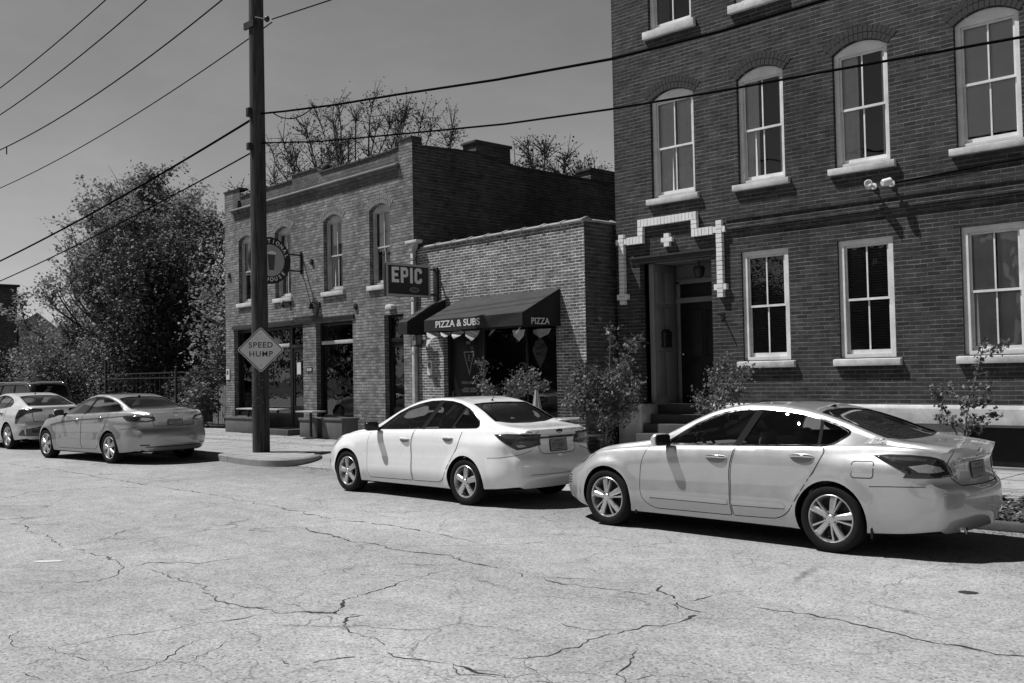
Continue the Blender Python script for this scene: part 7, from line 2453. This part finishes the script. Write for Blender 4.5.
def white_hatchback():
    c = Car(SP_HATCH, paint_mat('pearl_paint', .66, .1, .3), M_GLASSC, M_GLASSC)
    c.root = empty('hatchback')
    tag(c.root, 'pale hatchback with a black tail panel at the left edge', 'car', 'cars parked along the kerb')
    c.build_body()
    FD = roundpoly([(1.50, .92), (1.46, .80), (1.44, .55), (1.46, .34), (1.55, .27), (2.50, .275), (2.49, .75), (2.56, .99)], [.01, .1, .1, .1, .08, .03, .2, .01])
    RD = roundpoly([(2.58, .992), (2.51, .75), (2.52, .275), (3.10, .285), (3.22, .37), (3.36, .58), (3.54, .83), (3.56, 1.04)], [.01, .2, .03, .06, .08, .2, .12, .01])
    car_panels(c, FD, RD, [(2.36, .86, .2), (3.30, .92, .2)])
    car_glass(c, [((2.74, 1.36), (2.60, 1.0), .09), ((3.36, 1.27), (3.30, 1.05), .04)], gasket=M_DARK, gw=.02)
    rp = c.rearp()
    for sg in (1, -1):
        c.mirror(1.60, 1.0, sg, M_DARK)
        az = c.azim(c.X(3.9), sg * .3); A = lambda P: [(sg * a, z) for a, z in P]
        t = c.patch('tail_lamp', A([(58, 1.00), (40, 1.035), (20, 1.03), (4, 1.02), (2, .955), (20, .94), (36, .90), (50, .80), (58, .66), (66, .66), (62, .85)]), az, M_DARKGLOSS, off=.004, res=.025, bulge=.006, ascale=.0115)
        c.patch('light_bar', A([(44, 1.0), (22, .995), (4, .985), (4, .97), (22, .975), (44, .975)]), az, M_LENS, t, off=.012, res=.03, thick=.004, ascale=.0115)
    az = c.azim(c.X(3.9), 0)
    c.patch('black_valance', [(-58, .50), (-30, .58), (0, .60), (30, .58), (58, .50), (66, .36), (40, .33), (0, .32), (-40, .33), (-66, .36)], lambda p: az(p), M_DARKGLOSS, off=.004, res=.04, ascale=.0115)
    c.seam('panel_gap', [[(-.56, .95), (-.52, .70), (0, .665), (.52, .70), (.56, .95)]], rp, .012)
    plate(c, .78)
    antenna(c, 3.2)
    for u, k in ((c.sp['uf'], .4), (c.sp['ur'], .2)):
        for sg in (1, -1): c.wheel(u, sg, 'ten', k)
    c.interior()
    return c.root


M_DARKGLOSS = simple('gloss_black', .02, .12, spec=.6, coat=.6)

SP_TRUCK = dict(SP_SILVER)
SP_TRUCK.update(
    L=4.75, uf=.92, ur=3.65, R=.37, rim=.235, arch=.41, wmax=.94, cf=.25, cr=.16, lf=.6, lr=.35, nu=70,
    zt=[(0, .98), (.1, 1.05), (.4, 1.10), (.9, 1.14), (1.15, 1.17), (1.3, 1.22), (1.6, 1.44), (1.9, 1.64), (2.15, 1.745), (2.6, 1.78), (3.4, 1.785), (4.0, 1.77), (4.35, 1.74), (4.5, 1.62), (4.62, 1.42), (4.75, 1.24)],
    zr=[(0, .95), (.1, 1.02), (.4, 1.07), (.9, 1.11), (1.2, 1.15), (1.4, 1.20), (1.65, 1.36), (1.9, 1.54), (2.15, 1.68), (2.6, 1.73), (3.4, 1.735), (4.0, 1.72), (4.3, 1.69), (4.5, 1.55), (4.62, 1.36), (4.75, 1.20)],
    zsh=[(0, .88), (.1, .95), (.4, 1.0), (.9, 1.05), (1.4, 1.09), (2.5, 1.12), (3.5, 1.15), (4.2, 1.16), (4.75, 1.13)],
    wr=[(0, .62), (.4, .70), (1.2, .76), (1.6, .74), (2.1, .68), (3.0, .66), (4.0, .66), (4.4, .67), (4.75, .70)],
    wsh=[(0, .70), (.3, .80), (1.0, .86), (2.5, .875), (4.0, .865), (4.5, .83), (4.75, .76)],
    wm=[(0, .74), (.3, .86), (1.0, .925), (2.5, .925), (3.7, .93), (4.4, .89), (4.75, .80)],
    ws=[(0, .70), (.3, .84), (1.0, .90), (2.5, .89), (3.7, .90), (4.4, .86), (4.75, .78)],
    zm=[(0, .62), (1.0, .78), (2.5, .74), (3.7, .80), (4.75, .74)],
    zb=[(0, .30), (.5, .26), (1.3, .25), (3.4, .25), (4.1, .28), (4.75, .34)],
    front=[(.2, .08), (.5, .0), (.8, .01), (1.0, .08), (1.1, .14)], rear=[(.3, .06), (.5, .0), (.8, .01), (1.0, .03), (1.2, .06), (1.6, .06)],
    dlo=roundpoly([(1.62, 1.17), (1.82, 1.36), (2.02, 1.52), (2.22, 1.63), (2.6, 1.675), (3.4, 1.68), (4.0, 1.66), (4.22, 1.58), (4.34, 1.22), (3.0, 1.165)], .03, 3),
    wind=mirror_poly([(1.34, 0), (1.36, .3), (1.44, .62), (2.0, .56), (2.06, .3), (2.08, 0)]), wind_z=1.12,
    back=mirror_poly([(4.42, 0), (4.43, .3), (4.44, .52), (4.64, .55), (4.65, .3), (4.66, 0)]), back_z=1.22,
    cabin=(1.32, 4.55), seat=2.4, seatz=1.2, dashz=1.1, mir_u=1.9, mir_z=1.5)


def dark_suv(label='dark high-roofed sport utility vehicle standing behind the pale hatchback under the trees'):
    c = Car(SP_TRUCK, paint_mat('black_paint', .02, .0, .25), M_GLASSD, M_GLASSD)
    c.root = empty('suv')
    tag(c.root, label, 'car')
    c.build_body()
    car_glass(c, [((2.62, 1.69), (2.55, 1.12), .10), ((3.45, 1.69), (3.55, 1.15), .10)], gasket=M_DARK, gw=.03)
    for sg in (1, -1):
        c.mirror(1.72, 1.20, sg, M_DARK)
        az = c.azim(c.X(4.2), sg * .3)
        c.patch('tail_lamp', [(sg * 60, 1.10), (sg * 30, 1.12), (sg * 22, 1.0), (sg * 30, .86), (sg * 56, .88)], az, M_LENS, off=.006, res=.03, bulge=.008, ascale=.0115)
        P0, n0 = c.side(sg)((2.2, 1.70)); P1, n1 = c.side(sg)((4.2, 1.70))
        mb = MB(); mb.tube([P0 + Vector((0, -sg * .03, .03)), P0 + Vector((-.1, -sg * .03, .08)), P1 + Vector((.1, -sg * .03, .08)), P1 + Vector((0, -sg * .03, .03))], .02, 8)
        mb.build('roof_rail', M_CHROME, c.root, smooth=50)
    plate(c, .92)
    for u, k in ((c.sp['uf'], .4), (c.sp['ur'], .2)):
        for sg in (1, -1): c.wheel(u, sg, 'five', k)
    c.interior()
    return c.root
def place(o, rear_xy, heading, k=1.0):
    """rear axle centre on the ground, heading angle of the nose measured from -X towards +Y"""
    o.location = (rear_xy[0], rear_xy[1], 0)
    o.scale = (k, k, k)
    o.rotation_euler = (0, 0, math.pi - heading)
place(silver_sedan(), (-4.50, 9.80), R(1.0))
place(white_sedan(), (-9.885, 10.05), R(.8))
place(grey_sedan(), (-21.2, 10.16), R(-4.0), 1.05)
place(white_hatchback(), (-28.3, 10.52), R(-1.0), 1.04)
place(dark_suv(), (-36.2, 13.3), R(-8))
place(dark_suv('black sport utility vehicle parked just outside the right edge behind the silver sedan'), (1.62, 9.95), R(.5))
# ---------------------------------------------------------------- camera, sun, sky
F_PX = 996.0; YAW = .7740; PIT = .03233; ROL = -.0187; CAMH = 1.76
def add_camera():
    fw = Vector((-math.sin(YAW) * math.cos(PIT), math.cos(YAW) * math.cos(PIT), math.sin(PIT)))
    r = Vector((math.cos(YAW), math.sin(YAW), 0)); u = r.cross(fw)
    c, s = math.cos(ROL), math.sin(ROL)
    r2 = r * c + u * s; u2 = u * c - r * s
    M = Matrix.Identity(4)
    for i in range(3):
        M[i][0] = r2[i]; M[i][1] = u2[i]; M[i][2] = -fw[i]
    M[2][3] = CAMH
    cd = bpy.data.cameras.new('camera'); o = bpy.data.objects.new('camera', cd); COL.objects.link(o)
    o.matrix_world = M
    cd.sensor_width = 36.0; cd.lens = F_PX / 1024 * 36.0; cd.clip_end = 3000; cd.clip_start = .05
    scene.camera = o
add_camera()

SUN = Vector((1.45, 1.0, -3.0)).normalized()      # direction the light travels
def add_light():
    ld = bpy.data.lights.new('sun', 'SUN'); ld.energy = 5.0; ld.angle = R(.53); ld.color = (1, 1, 1)
    o = bpy.data.objects.new('sun', ld); COL.objects.link(o)
    o.rotation_euler = SUN.to_track_quat('-Z', 'Y').to_euler()
    o.location = (-30, -20, 60)
    w = bpy.data.worlds.new('World'); scene.world = w; w.use_nodes = True
    nt = w.node_tree
    bg = nt.nodes['Background']
    sky = nt.nodes.new('ShaderNodeTexSky'); sky.sky_type = 'NISHITA'; sky.sun_disc = False
    d = -SUN
    sky.sun_elevation = math.asin(d.z); sky.sun_rotation = math.atan2(d.x, d.y)
    sky.air_density = 1.0; sky.dust_density = .8; sky.ozone_density = 1.0
    # black-and-white film: the red-sensitive part of the sky only, evened out a little
    sp = nt.nodes.new('ShaderNodeSeparateColor'); nt.links.new(sky.outputs[0], sp.inputs[0])
    a = math_n(nt, 'ADD', math_n(nt, 'MULTIPLY', sp.outputs[0], .45), math_n(nt, 'ADD', math_n(nt, 'MULTIPLY', sp.outputs[1], .35), math_n(nt, 'MULTIPLY', sp.outputs[2], .15)))
    p = math_n(nt, 'POWER', a, .62)
    # thin high cloud
    tc = nt.nodes.new('ShaderNodeTexCoord')
    mp = nt.nodes.new('ShaderNodeMapping'); nt.links.new(tc.outputs['Generated'], mp.inputs[0]); mp.inputs['Scale'].default_value = (1.6, 2.6, 6.0); mp.inputs['Rotation'].default_value = (.2, .35, .5)
    cl = noise_n(nt, mp.outputs[0], 1.3, 6, .62)
    k = maprange(nt, cl, .42, .78, .97, 1.22)
    # film response: high sky darker than the band above the roofs
    sz = nt.nodes.new('ShaderNodeSeparateXYZ'); nt.links.new(tc.outputs['Generated'], sz.inputs[0])
    g = ramp(nt, sz.outputs[2], [(0, 1.75), (.08, 1.58), (.22, 1.32), (.42, .98), (.52, .40), (.7, .18), (1, .08)])
    v = math_n(nt, 'MULTIPLY', math_n(nt, 'MULTIPLY', p, k), g)
    nt.links.new(v, bg.inputs[0]); bg.inputs[1].default_value = SKYS
SKYS = .105
add_light()
scene.render.engine = 'CYCLES'
scene.view_settings.view_transform = 'Standard'; scene.view_settings.look = 'None'
scene.view_settings.exposure = 0; scene.view_settings.gamma = 1
scene.cycles.max_bounces = 8; scene.cycles.transparent_max_bounces = 24
scene.cycles.glossy_bounces = 4; scene.cycles.diffuse_bounces = 1
scene.cycles.caustics_reflective = False; scene.cycles.caustics_refractive = False
